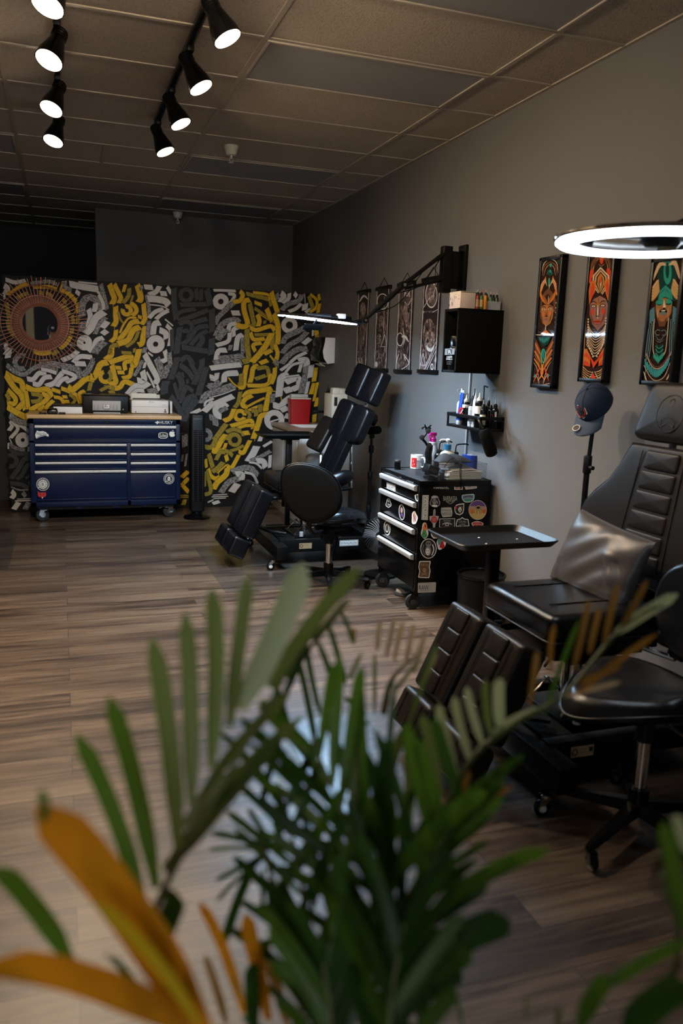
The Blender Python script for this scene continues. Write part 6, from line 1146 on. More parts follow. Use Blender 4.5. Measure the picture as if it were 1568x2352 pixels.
# bottles behind the organiser
sp = atZ(994, 1072, Z0); sx, sy = 2.30, 4.83; sx = atY(992, 1060, sy).x
t = thing('spray_bottle', 'white spray bottle with a magenta trigger head on the trolley', 'spray bottle', (sx, sy, Z0))
m = MB(); m.lathe([(0, 0), (.042, 0), (.045, .006), (.045, .10), (.040, .15), (.028, .175), (.026, .185), (.028, .195), (.026, .20), (0, .20)], (sx, sy, Z0), 'bottle_translucent', n=28); m.build('bottle', t)
m = MB(); m.lathe([(.020, .20), (.020, .222), (.015, .228), (.013, .245), (0, .245)], (sx, sy, Z0), 'magenta', n=18); m.box((sx-.004, sy, Z0+.252), (.05, .022, .022), 'magenta', .005); m.box((sx-.026, sy, Z0+.225), (.007, .016, .045), 'magenta', .003, Matrix.Rotation(R_(-15), 3, 'Y')); m.build('trigger_head', t)
gx_, gy_ = atY(983, 1064, 4.70).x, 4.70
t = thing('phone_gimbal', 'black handheld camera gimbal standing beside the white mug', 'gimbal', (gx_, gy_, Z0)); G = lambda a, c: atY(960+a/7.127, 860+c/7.127, gy_)
m = MB(); m.tube([(gx_, gy_, Z0), G(175, 1400), G(165, 1300), G(185, 1210), G(195, 1150)], [.020, .021, .024, .022, .019], 'black_plastic', 16); m.build('grip', t)
m = MB(); m.tube(spline([G(160, 1180), G(115, 1110), G(60, 1050)], 6), .0085, 'black_plastic', 10); m.tube([G(60, 1050), G(110, 1000), G(145, 945)], .007, 'black_plastic', 10); m.build('arm', t)
m = MB(); 
for a, c in ((62, 1030), (165, 925), (185, 1160)): m = MB(); q = G(a, c); m.cyl(q+V((-.008, -.016, 0)), q+V((.008, .016, 0)), .0165, 'dark_grey', n=18, bev=.003); m.build('motor', t)
m = MB(); m.tube([G(60, 885), G(120, 850)], .004, 'black_metal', 8); m.tube([G(110, 820), G(125, 880)], .004, 'black_metal', 8); m.tube([G(60, 870), G(75, 895)], .004, 'black_metal', 8); m.tube([G(120, 905), G(210, 830)], .0065, 'black_plastic', 8); m.tube([G(140, 930), G(205, 875)], .006, 'black_plastic', 8); m.tube([G(120, 850), G(165, 915)], .004, 'black_metal', 8); m.build('phone_clamp', t)
px_, py_ = atY(1026, 1060, 4.66).x, 4.66
t = pump(px_, py_, Z0, .052, .175, 'cream_plastic', 'blue_cap', 'white_plastic', 'white lotion bottle with a blue pump collar on the trolley', 'pump bottle', None, (-.9, .2))
sticker(t, 'label_print', tileY(960, 860, 7.127, py_-.038), [('text', 'st_grey', 'CLEANSING', 445, 1238, 130, 10), ('text', 'st_grey', 'LOTION', 425, 1262, 80, 8), ('stroke', 'st_grey', 3, [(385, 1290), (500, 1285)], 2, 0)])
def wash(px, py, y, h, label, hd):
    x = atY(px, py, y).x; t = thing('green_soap_bottle', label, 'bottle', (x, y, Z0), 'black wash bottles on the trolley')
    m = MB(); m.lathe([(0, 0), (.030, 0), (.032, .005), (.032, h*.68), (.024, h*.74), (0, h*.74)], (x, y, Z0), 'black_gloss', n=24); m.build('bottle', t)
    m = MB(); m.lathe([(.020, h*.73), (.020, h*.86), (.010, h*.89), (0, h*.89)], (x, y, Z0), 'black_plastic', n=18); m.build('cap', t)
    m = MB(); m.tube(spline([(x, y, Z0+h*.86), (x, y, Z0+h*1.08), (x+hd*.012, y, Z0+h*1.17), (x+hd*.06, y-.01, Z0+h*1.2), (x+hd*.085, y-.01, Z0+h*1.17)], 6), .0045, 'black_plastic', 8); m.build('spout', t)
    return t
t = wash(1009, 1030, 4.77, .175, 'black wash bottle with a bent spout, half hidden behind the lotion bottle', 1); sticker(t, 'label_print', tileY(960, 860, 7.127, 4.737), [('text', 'st_silver', 'SOAP', 322, 1300, 40, 16)])
wash(1046, 1040, 4.72, .165, 'black wash bottle with a bent spout, between lotion bottle and blue roll', 1)
bx_, by_ = atY(1080.5, 1062, 4.72).x, 4.72
t = thing('barrier_film_roll', 'thick blue roll of barrier film on the trolley', 'film roll', (bx_, by_, Z0))
m = MB(); m.lathe([(.026, 0), (.0605, 0), (.0605, .125), (.026, .125), (.026, 0)], (bx_, by_, Z0), 'blue_film', n=48); m.build('film', t)
m = MB(); m.lathe([(.0225, 0), (.0265, 0), (.0265, .1265), (.0225, .1265), (.0225, 0)], (bx_, by_, Z0), 'white_plastic', n=36); m.build('core', t)
q = atZ(901, 1068, Z0); t = thing('small_canister', 'small black gloss canister at the back left corner of the trolley', 'canister', (q.x+.02, 4.98, Z0)); q = V((2.135, 4.96, Z0))
m = MB(); m.lathe([(0, 0), (.021, 0), (.022, .003), (.022, .052), (0, .052)], q, 'black_gloss', n=24); m.build('body', t); m = MB(); m.lathe([(.0225, .052), (.0225, .062), (.019, .066), (0, .066)], q, 'dark_grey', n=24); m.build('lid', t)
# ---------------------------------------------------------------- floor things round the trolley
t = thing('waste_bin', 'round black waste bin behind the near tray stand', 'bin', (2.37, 4.15, 0)); c = (2.375, 4.16)
m = MB(); m.lathe([(0, 0), (.125, 0), (.13, .01), (.142, .29), (.136, .29), (.124, .02), (0, .015)], (*c, 0), 'black_plastic', n=36); m.build('can', t)
m = MB(); m.torus((*c, .292), (0, 0, 1), .142, .008, 'black_gloss', 48, 8); m.lathe([(0, .27), (.13, .27), (.13, .28), (0, .282)], (*c, 0), 'black_matte', n=36); m.build('rim', t)
q = atZ(933, 1370, 0); t = thing('foot_switch', 'round grey foot switch on the floor in front of the trolley wheel', 'foot switch', q)
m = MB(); m.lathe([(0, 0), (.062, 0), (.066, .006), (.062, .018), (.050, .022), (0, .022)], (q.x, q.y+.05, 0), 'dark_grey', n=36); m.build('base', t); m = MB(); m.lathe([(.052, .022), (.050, .034), (.044, .038), (0, .038)], (q.x, q.y+.05, 0), 'grey', n=36); m.build('pedal', t)
# round fan behind the trolley
fc_ = atY(874, 1230, 5.22); ax = V((-.55, -.84, .1)).normalized(); t = thing('floor_fan', 'round black fan with a spiral wire grille behind the trolley', 'fan', (fc_.x, 5.22, 0)); Fm = frame(ax)
m = MB()
for i in range(36):
    a0 = 2*math.pi*i/36; m.tube([fc_+Fm@V((r*math.cos(a0+r*5), r*math.sin(a0+r*5), .035*(1-(r/.13)**2))) for r in (.03, .06, .09, .12, .128)], .0011, 'grey', 5)
m.torus(fc_, ax, .130, .006, 'black_metal', 48, 8); m.lathe([(0, .036), (.03, .036), (.032, .030), (0, .028)], fc_, 'black_plastic', ax, 20); m.build('grille', t)
m = MB(); m.lathe([(.128, -.005), (.130, -.03), (.13, -.075), (.07, -.10), (0, -.105)], fc_, 'black_plastic', ax, 36); m.build('housing', t)
for i in range(5):
    a0 = 2*math.pi*i/5; m = MB(); m.poly([fc_+Fm@V((.025*math.cos(a0), .025*math.sin(a0), .0)), fc_+Fm@V((.13*math.cos(a0-.15), .13*math.sin(a0-.15), -.012)), fc_+Fm@V((.135*math.cos(a0+.5), .135*math.sin(a0+.5), .012)), fc_+Fm@V((.03*math.cos(a0+.8), .03*math.sin(a0+.8), .01))], 'dark_grey'); m.build('blade', t)
m = MB(); m.tube([fc_-ax*.05+V((0, 0, -.12)), (fc_.x+.03, 5.26, .03)], .018, 'black_metal', 10); m.build('stem', t); m = MB(); m.lathe([(0, 0), (.12, 0), (.12, .015), (.04, .035), (0, .036)], (fc_.x+.03, 5.27, 0), 'black_plastic', n=32); m.build('base', t)
# clear chair mats
def chair_mat(x0, x1, y0, y1, label):
    t = thing('chair_mat', label, 'floor mat', ((x0+x1)/2, (y0+y1)/2, 0), 'clear plastic floor mats')
    m = MB(); m.prism(rnd_poly([(x0, y0), (x1, y0), (x1, y1), (x0, y1)], .02), ((0, 0, .0006)), (1, 0, 0), (0, 1, 0), .0022, 'mat_plastic', .0008, 2); m.build('sheet', t, smooth=False)
chair_mat(.99, 2.30, 5.06, 6.39, 'clear plastic floor mat under the far tattoo chair')
chair_mat(.84, 2.36, 1.55, 3.11, 'clear plastic floor mat under the near tattoo chair')
chair_mat(-1.75, -.385, 5.95, 7.19, 'clear plastic floor mat at the left edge of the photo')
# ================================================================ tattoo chairs
def slab(m, o, u, v, w0, w1, h, th, mt, bev=.03, r=.03, dome=.008):
    """padded slab: trapezoid of widths w0 (bottom) and w1 (top), height h along v, thickness th against u x v"""
    m.prism(rnd_poly([(-w0/2, 0), (w0/2, 0), (w1/2, h), (-w1/2, h)], r, 5), o, u, v, th, mt, bev, 4, dome)
def chair_base(t, S, label_txt):
    P = lambda x, y, z: V((x, y, z))+S
    m = MB()
    for y in (2.30, 2.80): m.bx(P(1.64, y, .095), P(2.42, y+.05, .19), 'black_metal', .004)
    m.bx(P(1.66, 2.34, .10), P(2.40, 2.81, .125), 'black_metal', .003); m.bx(P(1.78, 2.44, .12), P(2.12, 2.71, .20), 'black_metal', .006)
    m.build('base_frame', t)
    for x in (1.62, 2.42):
        m = MB(); m.box(P(x, 2.575, .128), (.085, .86, .10), 'black_metal', .006); b = m.build('crossbar', t)
        if x < 2:
            m = MB(); m.bx(P(x+.035, 2.36, .178), P(x+.16, 2.80, .186), 'black_matte', .002); m.tube(spline([P(x-.02, 2.78, .19), P(x-.06, 2.75, .215), P(x-.02, 2.5, .225), P(x+.10, 2.42, .215)], 6), .012, 'black_plastic', 8); m.build('foot_pedal', t)
    for x, y, d in ((1.55, 2.165, 170), (1.57, 2.95, 150), (2.44, 2.20, 20), (2.44, 2.95, 30)): caster(t, x+S.x, y+S.y, .08, .031, R_(d), 'chrome', 'black_gloss', 'white', 'black_plastic' if x < 2 and y < 2.5 else None, .02)
    m = MB(); m.cyl(P(1.91, 2.57, .19), P(1.91, 2.57, .40), .045, 'chrome', n=24); m.cyl(P(1.91, 2.57, .38), P(1.91, 2.57, .50), .034, 'chrome', n=24); m.build('lift_column', t)
    m = MB()
    for y in (2.47, 2.68):
        m = MB(); m.tube([P(1.80, y, .20), P(1.87, y, .27), P(1.95, y, .20)], .006, 'chrome', 8); m.tube([P(2.02, y, .20), P(2.07, y, .26), P(2.16, y, .20)], .006, 'chrome', 8)
        m.cyl(P(1.87, y-.008, .27), P(1.87, y+.008, .27), .010, 'chrome', n=10); m.tube([P(1.95, y, .20), P(2.02, y, .20)], .006, 'chrome', 8); m.build('linkage', t)
    m = MB(); m.cyl(P(1.84, 2.42, .19), P(1.84, 2.42, .225), .016, 'brushed', n=12); m.build('bumper', t)
    m = MB(); m.bx(P(1.70, 2.40, .46), P(2.10, 2.76, .535), 'black_metal', .006)
    m.tube([P(1.75, 2.58, .40), P(1.75, 2.58, .47)], .03, 'black_metal', 10); m.bx(P(1.83, 2.48, .40), P(2.00, 2.66, .47), 'black_metal', .008)
    m.build('seat_frame', t)
    lx = 1.735 if label_txt == 'plain' else 1.79
    fl = lambda a, b, k: P(lx+a, 2.30-k, .142+b)
    m = MB(); Q = Paint(m, fl, .0001, .0008)
    if label_txt == 'plain':
        Q.poly('st_tan', [(0, -.022), (.10, -.022), (.10, .022), (0, .022)]); Q.ring('st_black', .018, 0, .013, .009); Q.stroke('st_black', .0015, [(.038, .008), (.07, .008)], 2, 0); Q.stroke('st_black', .0015, [(.038, -.004), (.068, -.004)], 2, 0); Q.poly('st_black', [(.08, -.004), (.096, -.004), (.096, .014), (.08, .014)])
        m.build('maker_label', t, smooth=False)
    else:
        Q.poly('st_tan', [(0, -.022), (.10, -.022), (.10, .022), (0, .022)]); Q.ring('st_black', .018, 0, .013, .009); Q.stroke('st_black', .0015, [(.038, .006), (.07, .006)], 2, 0); m.build('maker_label', t, smooth=False)
        m = MB(); Q = Paint(m, lambda a, b, k: P(2.19+a, 2.30-k, .150-b), .0001, .0008); Q.poly('st_silver', rnd_poly([(-.078, -.024), (.078, -.024), (.078, .024), (-.078, .024)], .006)); Q.poly('st_black', rnd_poly([(-.074, -.020), (.074, -.020), (.074, .020), (-.074, .020)], .005)); Q.poly('st_white', rnd_poly([(-.072, -.018), (.072, -.018), (.072, .018), (-.072, .018)], .004)); Q.text('st_black', 'KWADRON', 0, 0, .125, .020); m.build('sticker', t, smooth=False)
def seat(t, S, mt):
    P = lambda x, y, z: V((x, y, z))+S
    m = MB(); m.prism(rnd_poly([(1.63, 2.335), (2.14, 2.335), (2.14, 2.835), (1.63, 2.835)], .045, 6), P(0, 0, .545), (1, 0, 0), (0, 1, 0), .112, mt, .034, 5, .008); s = m.build('seat', t)
    m = MB(); m.tube([P(x, y, .556) for x, y in rnd_poly([(1.632, 2.337), (2.138, 2.337), (2.138, 2.833), (1.632, 2.833)], .045, 6)], .004, mt, 6, True)
    for y in (2.46, 2.71): m.tube([P(1.70, y, .664), P(2.10, y, .664)], .0022, 'black_matte', 5)
    m.build('stitching', s)
def legs(t, S, mt, quilt=True):
    d = V((-.415, 0, -.91)).normalized(); n = V((-.91, 0, .415)).normalized(); U = V((0, -1, 0))   # d down the pad, n its face
    for y0, y1 in ((2.575, 2.830), (2.275, 2.545)):
        c = V((1.485, (y0+y1)/2, .590))+S; w = y1-y0
        m = MB(); m.prism(rnd_poly([(-w/2, -.375), (w/2, -.375), (w/2, 0), (-w/2, 0)], .025, 5), c-n*.115, U, -d, .115, mt, .028, 4, .004); p = m.build('leg_pad', t)
        if quilt:
            m = MB()
            for k in range(4): m.prism(rnd_poly([(-w*.20, -.088*(k+1)-.005), (w*.20, -.088*(k+1)-.005), (w*.20, -.088*k-.012), (-w*.20, -.088*k-.012)], .008, 3), c-n*.006, U, -d, .017, mt, .008, 3, .002)
            m.build('quilting', p)
        m = MB()
        for s in (-1, 1): m.tube([c+U*(s*w*.30)-n*(-.006)+d*.02, c+U*(s*w*.30)+n*.006+d*.355], .0018, 'black_matte', 5)
        m.build('stitching', p)
        f = c+d*.388+n*.012
        m = MB(); m.prism(rnd_poly([(-w/2, -.155), (w/2, -.155), (w/2*.98, 0), (-w/2*.98, 0)], .03, 5), f-n*.115, U, -d, .135, mt, .03, 4, .004); fp = m.build('foot_pad', t)
        m = MB(); 
        for s in (-.28, 0, .28): m.tube([f+U*(s*w)+n*.023+d*.02, f+U*(s*w)+n*.023+d*.14], .002, 'black_matte', 5)
        m.build('stitching', fp)
        m = MB(); m.tube([c-n*.12+d*.05, V((1.74, (y0+y1)/2, .50))+S], .014, 'black_metal', 10); m.cyl(c-n*.13+d*.06-U*.03, c-n*.13+d*.06+U*.03, .02, 'chrome', n=14); m.build('leg_hinge', t)
        m = MB(); m.tube([c-n*.118+d*.30, f-n*.10+d*.10], .008, 'chrome', 8); m.cyl(c-n*.11+d*.32, c-n*.17+d*.32, .018, 'black_plastic', n=12); m.build('foot_bracket', t)

# ---- near chair
NC = thing('tattoo_chair', 'brown-black padded tattoo chair in front, grey pillow on its seat', 'tattoo chair', (1.95, 2.57, 0)); S0 = V((0, 0, 0))
chair_base(NC, S0, 'plain'); seat(NC, S0, 'leather'); legs(NC, S0, 'leather_brown')
up = V((.17, 0, 1)).normalized(); U = V((0, -1, 0)); nb = U.cross(up)                # nb faces the sitter (-X)
o = V((2.195, 2.61, .675))
half = [(.00, .25), (.04, .33), (.11, .42), (.19, .452), (.27, .437), (.335, .378), (.395, .305), (.47, .255), (.54, .222), (.565, .208)]
pts = [(w, v) for v, w in half]+[(-w, v) for v, w in half[::-1]]
m = MB(); m.prism(rnd_poly(pts, .03, 3), o-nb*.09, U, up, .09, 'leather_brown', .030, 5, .006); bk = m.build('backrest', NC)
m = MB()
for k in range(6): z = .055+k*.083; w = .115-.004*k; m.prism(rnd_poly([(-w, z), (w, z), (w-.002, z+.075), (-w+.002, z+.075)], .01, 3), o-nb*.004, U, up, .016, 'leather_brown', .010, 3, .003)
m.build('quilting', bk)
m = MB()
for s in (-1, 1):
    m.tube([o+U*(s*(.142-.02*f))+up*(.04+.5*f)+nb*.006 for f in (0, .5, 1)], .0022, 'black_matte', 5)
m.tube([o+U*x+up*y-nb*.008 for x, y in pts[1:-1]], .003, 'leather_brown', 5); m.build('stitching', bk)
oh_ = o+up*.585+nb*.012
m = MB(); slab(m, oh_-nb*.11, U, up, .435, .325, .245, .115, 'leather_brown', .036, .055, .006); hd = m.build('headrest', NC)
m = MB(); ce = oh_+up*.115+nb*.009; m.torus(ce, nb, .075, .0022, 'leather_brown', 40, 6)
for x, y, w in ((-.03, .03, .03), (-.035, .012, .075), (-.03, -.002, .06)): m.box(ce+U*(x+.03)+up*y, (.003, w, .006), 'leather_brown', .001)
m.torus(ce+up*.047, nb, .012, .002, 'leather_brown', 20, 5)
for s in (-1, 1): m.tube([ce+U*(s*.008)+up*(-.015), ce+U*(s*.04)+up*(-.03), ce+U*(s*.035)-up*.055, ce+U*(s*.01)-up*.04], .0022, 'leather_brown', 5)
m.build('embossed_crest', hd)
m = MB(); m.tube([(2.31, 2.61, 1.12), (2.33, 2.61, 1.34)], .016, 'chrome', 8); m.build('headrest_rod', NC)
m = MB(); m.tube([(2.20, 2.37, .48), (2.26, 2.36, .78)], .012, 'chrome', 8); m.build('gas_spring', NC)
m = MB(); m.bx((2.235, 2.53, .42), (2.285, 2.69, .80), 'black_metal', .006); m.tube([(2.08, 2.61, .47), (2.27, 2.61, .43)], .02, 'black_metal', 8); m.build('back_bracket', NC)
m = MB(); m.prism(rnd_poly([(-.16, -.055), (.16, -.055), (.16, .055), (-.16, .055)], .05, 6), (2.20, 2.245, .545), (1, 0, 0), (0, 1, 0), .06, 'leather', .02, 4, .004); ar = m.build('armrest', NC)
m = MB(); m.tube([(2.2, 2.25, .54), (2.2, 2.34, .45), (2.1, 2.42, .48)], .012, 'chrome', 8); m.cyl((2.2, 2.30, .47), (2.2, 2.36, .47), .02, 'black_plastic', n=12); m.build('armrest_bracket', ar)
# ---- pillow on it
pc = V((2.035, 2.63, .772)); t = thing('pillow', 'grey satin pillow leaning on the near chair back', 'pillow', (2.02, 2.63, .66))
pu = V((.02, -1, -.10)).normalized(); pv = V((.33, -.10, .94)); pv = (pv-pu*pv.dot(pu)).normalized(); pn = pu.cross(pv)
b = bmesh.new(); nx, ny = 40, 30; A, B = {}, {}; random.seed(5)
for i in range(nx+1):
    for j in range(ny+1):
        u, v = 2*i/nx-1, 2*j/ny-1
        pin = 1-.035*(1-abs(v)**2)*(abs(u)**6)-.0; pinv = 1-.05*(1-abs(u)**2)*(abs(v)**6)
        e = max(0, (1-abs(u)**3.2)*(1-abs(v)**3.2))**.55
        wr = .007*math.sin(u*7-v*9+1.5*math.sin(u*3))*e*(.4+.6*max(0, u-v)/2)+.010*math.exp(-((u-.55+.45*v)/.10)**2)*e*(1 if v < .3 else .3)-.012*math.exp(-((u-.72+.5*v)/.09)**2)*e*(1 if v < .2 else .3)+.008*math.exp(-((v+.75-.25*u)/.10)**2)*e+.009*math.exp(-((u+.82+.1*v)/.06)**2)*e*(1 if v < -.3 else 0)
        q = pc+pu*(u*.232*pin)+pv*(v*.163*pinv)
        A[i, j] = b.verts.new(q+pn*(.062*e+wr)); B[i, j] = b.verts.new(q-pn*(.050*e)) if 0 < i < nx and 0 < j < ny else A[i, j]
for i in range(nx):
    for j in range(ny):
        b.faces.new((A[i, j], A[i+1, j], A[i+1, j+1], A[i, j+1]))
        f = [B[i, j], B[i, j+1], B[i+1, j+1], B[i+1, j]]
        try: b.faces.new(f)
        except ValueError: pass
m = MB(); m.merge(b, 'satin'); m.build('cover', t, ang=80)
m = MB(); edge = [A[0, 0]] if False else None
m.tube([pc+pu*(.232*(1-.07*(1-abs(v)**2)))+pv*(v*.163) for v in [k/8-1 for k in range(17)]], .0025, 'satin', 6); m.build('side_seam', t)
# ---- far chair
SF = V((-.115, 3.40, 0)); FC = thing('tattoo_chair', 'black reclined tattoo chair farther back by the sink corner', 'tattoo chair', V((1.95, 2.57, 0))+SF)
chair_base(FC, SF, 'both'); seat(FC, SF, 'leather'); legs(FC, SF, 'leather', False)
psi = R_(24); lean = V((.42*math.cos(psi*.4), -.06, 1)).normalized(); U = V((math.sin(psi), -math.cos(psi), 0)); U = (U-lean*U.dot(lean)).normalized(); n = U.cross(lean)
fo = V((1.955, 5.97, .665))
m = MB(); slab(m, fo-n*.06, U, lean, .19, .20, .36, .075, 'leather', .022, .02, .004); bk = m.build('backrest', FC)
m = MB(); m.tube([fo+n*.018+lean*.03, fo+n*.018+lean*.34], .0025, 'black_matte', 5); m.build('stitching', bk)
m = MB()
for s in (-1, 1):
    cc = fo+lean*.26+U*(s*.093)+n*.01
    m.prism(rnd_poly([(-.092, .05 if s < 0 else .0), (.092, .0 if s < 0 else .05), (.092, .335), (-.092, .335)], .05, 5), cc-n*.09, U, lean, .10, 'leather', .036, 5, .006)
ub = m.build('back_pad', FC)
m = MB()
for s in (-1, 1): m.tube([fo+lean*.30+U*(s*.125)+n*.024, fo+lean*.57+U*(s*.125)+n*.024], .002, 'black_matte', 5)
m.build('stitching', ub)
m = MB()
for s in (-1, 1):
    cc = fo+lean*.625+U*(s*.084)+n*.016; m.prism(rnd_poly([(-.084, 0), (.084, 0), (.084, .27), (-.084, .27)], .03, 5), cc-n*.10, U, lean, .11, 'leather', .034, 5, .006)
hr = m.build('headrest', FC)
m = MB(); q = fo+lean*.55-n*.10; m.tube([fo+lean*.40-n*.09, fo+lean*.72-n*.11], .014, 'chrome', 8); m.cyl(q+U*.06, q+U*.16, .024, 'black_plastic', n=14); m.bx(fo+V((.03, -.05, -.22)), fo+V((.08, .05, .05)), 'black_metal', .005); m.tube([fo+V((.05, 0, .0)), fo+lean*.40-n*.08], .018, 'black_metal', 8); m.tube([fo+V((.22, 0, -.13)), fo+lean*.36-n*.09], .010, 'chrome', 8); m.tube([fo+V((.22, 0, -.13)), fo+V((.02, 0, -.15))], .016, 'black_metal', 8); m.build('back_bracket', FC)
# raised side pads
u2 = V((.35, -.93, .0)).normalized(); 
m = MB(); fo2 = V((1.955, 6.255, .80)); l2 = V((.50, .0, .86)).normalized(); u2 = (u2-l2*u2.dot(l2)).normalized(); slab(m, fo2, u2, l2, .20, .17, .30, .06, 'leather_brown', .02, .04, .004); ar = m.build('armrest', FC)
m = MB(); m.tube([fo2+l2*.1, V((1.96, 6.12, .56))], .012, 'chrome', 8); m.cyl(fo2+l2*.08-u2*.03, fo2+l2*.08+u2*.03, .018, 'black_plastic', n=12); m.build('armrest_bracket', ar)
m = MB(); m.sph((1.99, 5.70, .655), (.11, .045, .06), 'leather', 20, 12, Matrix.Rotation(R_(-18), 3, 'Y')); ar = m.build('armrest', FC)
m = MB(); m.tube([(1.99, 5.72, .62), (1.97, 5.80, .52)], .012, 'chrome', 8); m.build('armrest_bracket', ar)
# ---- arm rest stand behind the far chair
ax_, ay_ = 2.40, 6.14; t = thing('armrest_stand', 'slim black telescopic armrest stand between far chair and grey wall', 'armrest stand', (ax_, ay_, 0))
m = MB(); m.tube([(ax_, ay_, .05), (ax_, ay_, .60)], .016, 'black_metal', 12); m.tube([(ax_, ay_, .58), (ax_, ay_, .98)], .011, 'black_metal', 12)
for z in (.30, .58, .80): m.cyl((ax_, ay_, z), (ax_, ay_, z+.06), .022, 'black_plastic', n=14, bev=.004)
m.build('pole', t)
for k in range(3):
    a = R_(60+120*k); m = MB(); m.tube([(ax_, ay_, .09), (ax_+.13*math.cos(a), ay_+.13*math.sin(a), .012)], .010, 'black_metal', 8); m.build('leg', t)
m = MB(); m.cyl((ax_-.05, ay_-.06, .985), (ax_+.07, ay_+.02, .985), .033, 'black_matte', n=20, bev=.01); m.build('foam_pad', t)
m = MB(); m.box((ax_, ay_, .945), (.04, .04, .05), 'black_plastic', .006); m.cyl((ax_-.01, ay_-.03, 1.035), (ax_+.02, ay_-.01, 1.075), .025, 'black_plastic', n=14); m.build('clamp', t)

# ================================================================ saddle stools
def stool_base(t, cx, cy, r, top, a0, mt='black_metal'):
    m = MB(); m.cyl((cx, cy, .10), (cx, cy, top), .0225, 'chrome', n=24); m.cyl((cx, cy, .085), (cx, cy, .16), .034, 'black_gloss', n=24); m.build('gas_column', t)
    m = MB(); m.cyl((cx, cy, top-.10), (cx, cy, top), .030, 'black_plastic', n=20); m.bx((cx-.09, cy-.07, top-.01), (cx+.09, cy+.07, top+.015), 'black_metal', .004); m.tube([(cx, cy, top-.005), (cx+.02, cy-.17, top-.02)], .006, 'chrome', 8); m.build('seat_mechanism', t)
    for k in range(5):
        a = a0+2*math.pi*k/5; d = V((math.cos(a), math.sin(a), 0)); c = V((cx, cy, 0)); s = V((-d.y, d.x, 0)); m = MB()
        b = bmesh.new(); R0 = []
        for f, w, z0, z1 in ((.02, .030, .075, .115), (r*.55, .021, .070, .098), (r-.01, .017, .064, .086), (r+.018, .013, .064, .080)):
            q = c+d*f; R0.append([b.verts.new(q+s*w+V((0, 0, z0))), b.verts.new(q-s*w+V((0, 0, z0))), b.verts.new(q-s*w*.7+V((0, 0, z1))), b.verts.new(q+s*w*.7+V((0, 0, z1)))])
        for A, B in zip(R0, R0[1:]):
            for j in range(4): b.faces.new((A[j], A[(j+1) % 4], B[(j+1) % 4], B[j]))
        b.faces.new(R0[0][::-1]); b.faces.new(R0[-1]); bmesh.ops.recalc_face_normals(b, faces=list(b.faces)); bmesh.ops.bevel(b, geom=list(b.edges), offset=.004, segments=2, affect='EDGES'); m.merge(b, 'black_gloss')
        leg = m.build('leg', t); q = c+d*r
        f = caster(t, q.x, q.y, .066, .028, a+1.1, 'black_plastic', 'black_gloss', 'dark_grey', None, .018); f.parent = leg; f.location = (0, 0, 0)
def saddle(t, cx, cy, z, ang, L, W, mt='stool_leather'):
    """saddle pad: nose forward, wide dished rear with raised rim"""
    b = bmesh.new(); nr, na = 12, 48; R0 = []
    rad = lambda a: ((L*.5*(1+.06*math.cos(a)))*math.cos(a), (W*.5*(1-.22*math.cos(a)-.06*math.cos(2*a)))*math.sin(a))
    M = Matrix.Rotation(ang, 3, 'Z')
    for lay in range(2):
        rows = []
        for i in range(1, nr+1):
            f = i/nr; row = []
            for j in range(na):
                a = 2*math.pi*j/na; x, y = rad(a); x *= f; y *= f
                if lay == 0: zz = .012-.030*math.cos(math.pi*(x/L))*(1-f*.4)+.034*(y/(W*.5))**2*(1 if x < 0 else .5)-.042*max(0, f-.82)/.18*1.0-(.016 if i == nr else 0)-.035*max(0, x/(L*.5))**2
                else: zz = -.095+.02*f*f+(.028 if i == nr else 0)+.02*(y/(W*.5))**2-.03*max(0, x/(L*.5))**2
                row.append(b.verts.new(M@V((x, y, zz))+V((cx, cy, z))))
            rows.append(row)
        c0 = b.verts.new(V((cx, cy, z-.018 if lay == 0 else z-.095)))
        for j in range(na): b.faces.new((c0, rows[0][j], rows[0][(j+1) % na]))
        for A, B in zip(rows, rows[1:]):
            for j in range(na): b.faces.new((A[j], B[j], B[(j+1) % na], A[(j+1) % na]))
        R0.append(rows[-1])
    for j in range(na): b.faces.new((R0[0][j], R0[1][j], R0[1][(j+1) % na], R0[0][(j+1) % na]))
    bmesh.ops.recalc_face_normals(b, faces=list(b.faces)); m = MB(); m.merge(b, mt); s = m.build('seat', t, ang=70)
    m = MB(); m.tube([M@V((rad(a)[0]*1.0, rad(a)[1]*1.0, -.052+.03*math.sin(a)**2*.8-.033*max(0, math.cos(a))**2))+V((cx, cy, z)) for a in [2*math.pi*j/48 for j in range(48)]], .0035, mt, 6, True); m.build('piping', s)
# near stool
cx, cy = 1.795, 2.00; t = thing('saddle_stool', 'black saddle stool with chrome column in the right foreground', 'stool', (cx, cy, 0)); NS = t
stool_base(t, cx, cy, .305, .43, R_(205)); saddle(t, cx-.07, cy, .545, R_(180), .47, .40)
m = MB(); o = ell(0, 0, .20, .17, 36); bu = V((0, -1, 0)); bv = V((.18, 0, 1)).normalized(); m.prism([(x*(1+.12*y/.17), y) for x, y in o], V((1.965, 2.03, .75)), bu, bv, -.06, 'stool_leather', .024, 4, 0); m.build('backrest', t)
m = MB(); m.tube(spline([(cx+.06, cy, .43), (2.02, 2.03, .47), (2.035, 2.03, .60), (2.03, 2.03, .74)], 6), .014, 'black_metal', 10); m.cyl((2.02, 2.0, .50), (2.02, 1.96, .50), .018, 'black_plastic', n=12); m.build('back_stem', t)
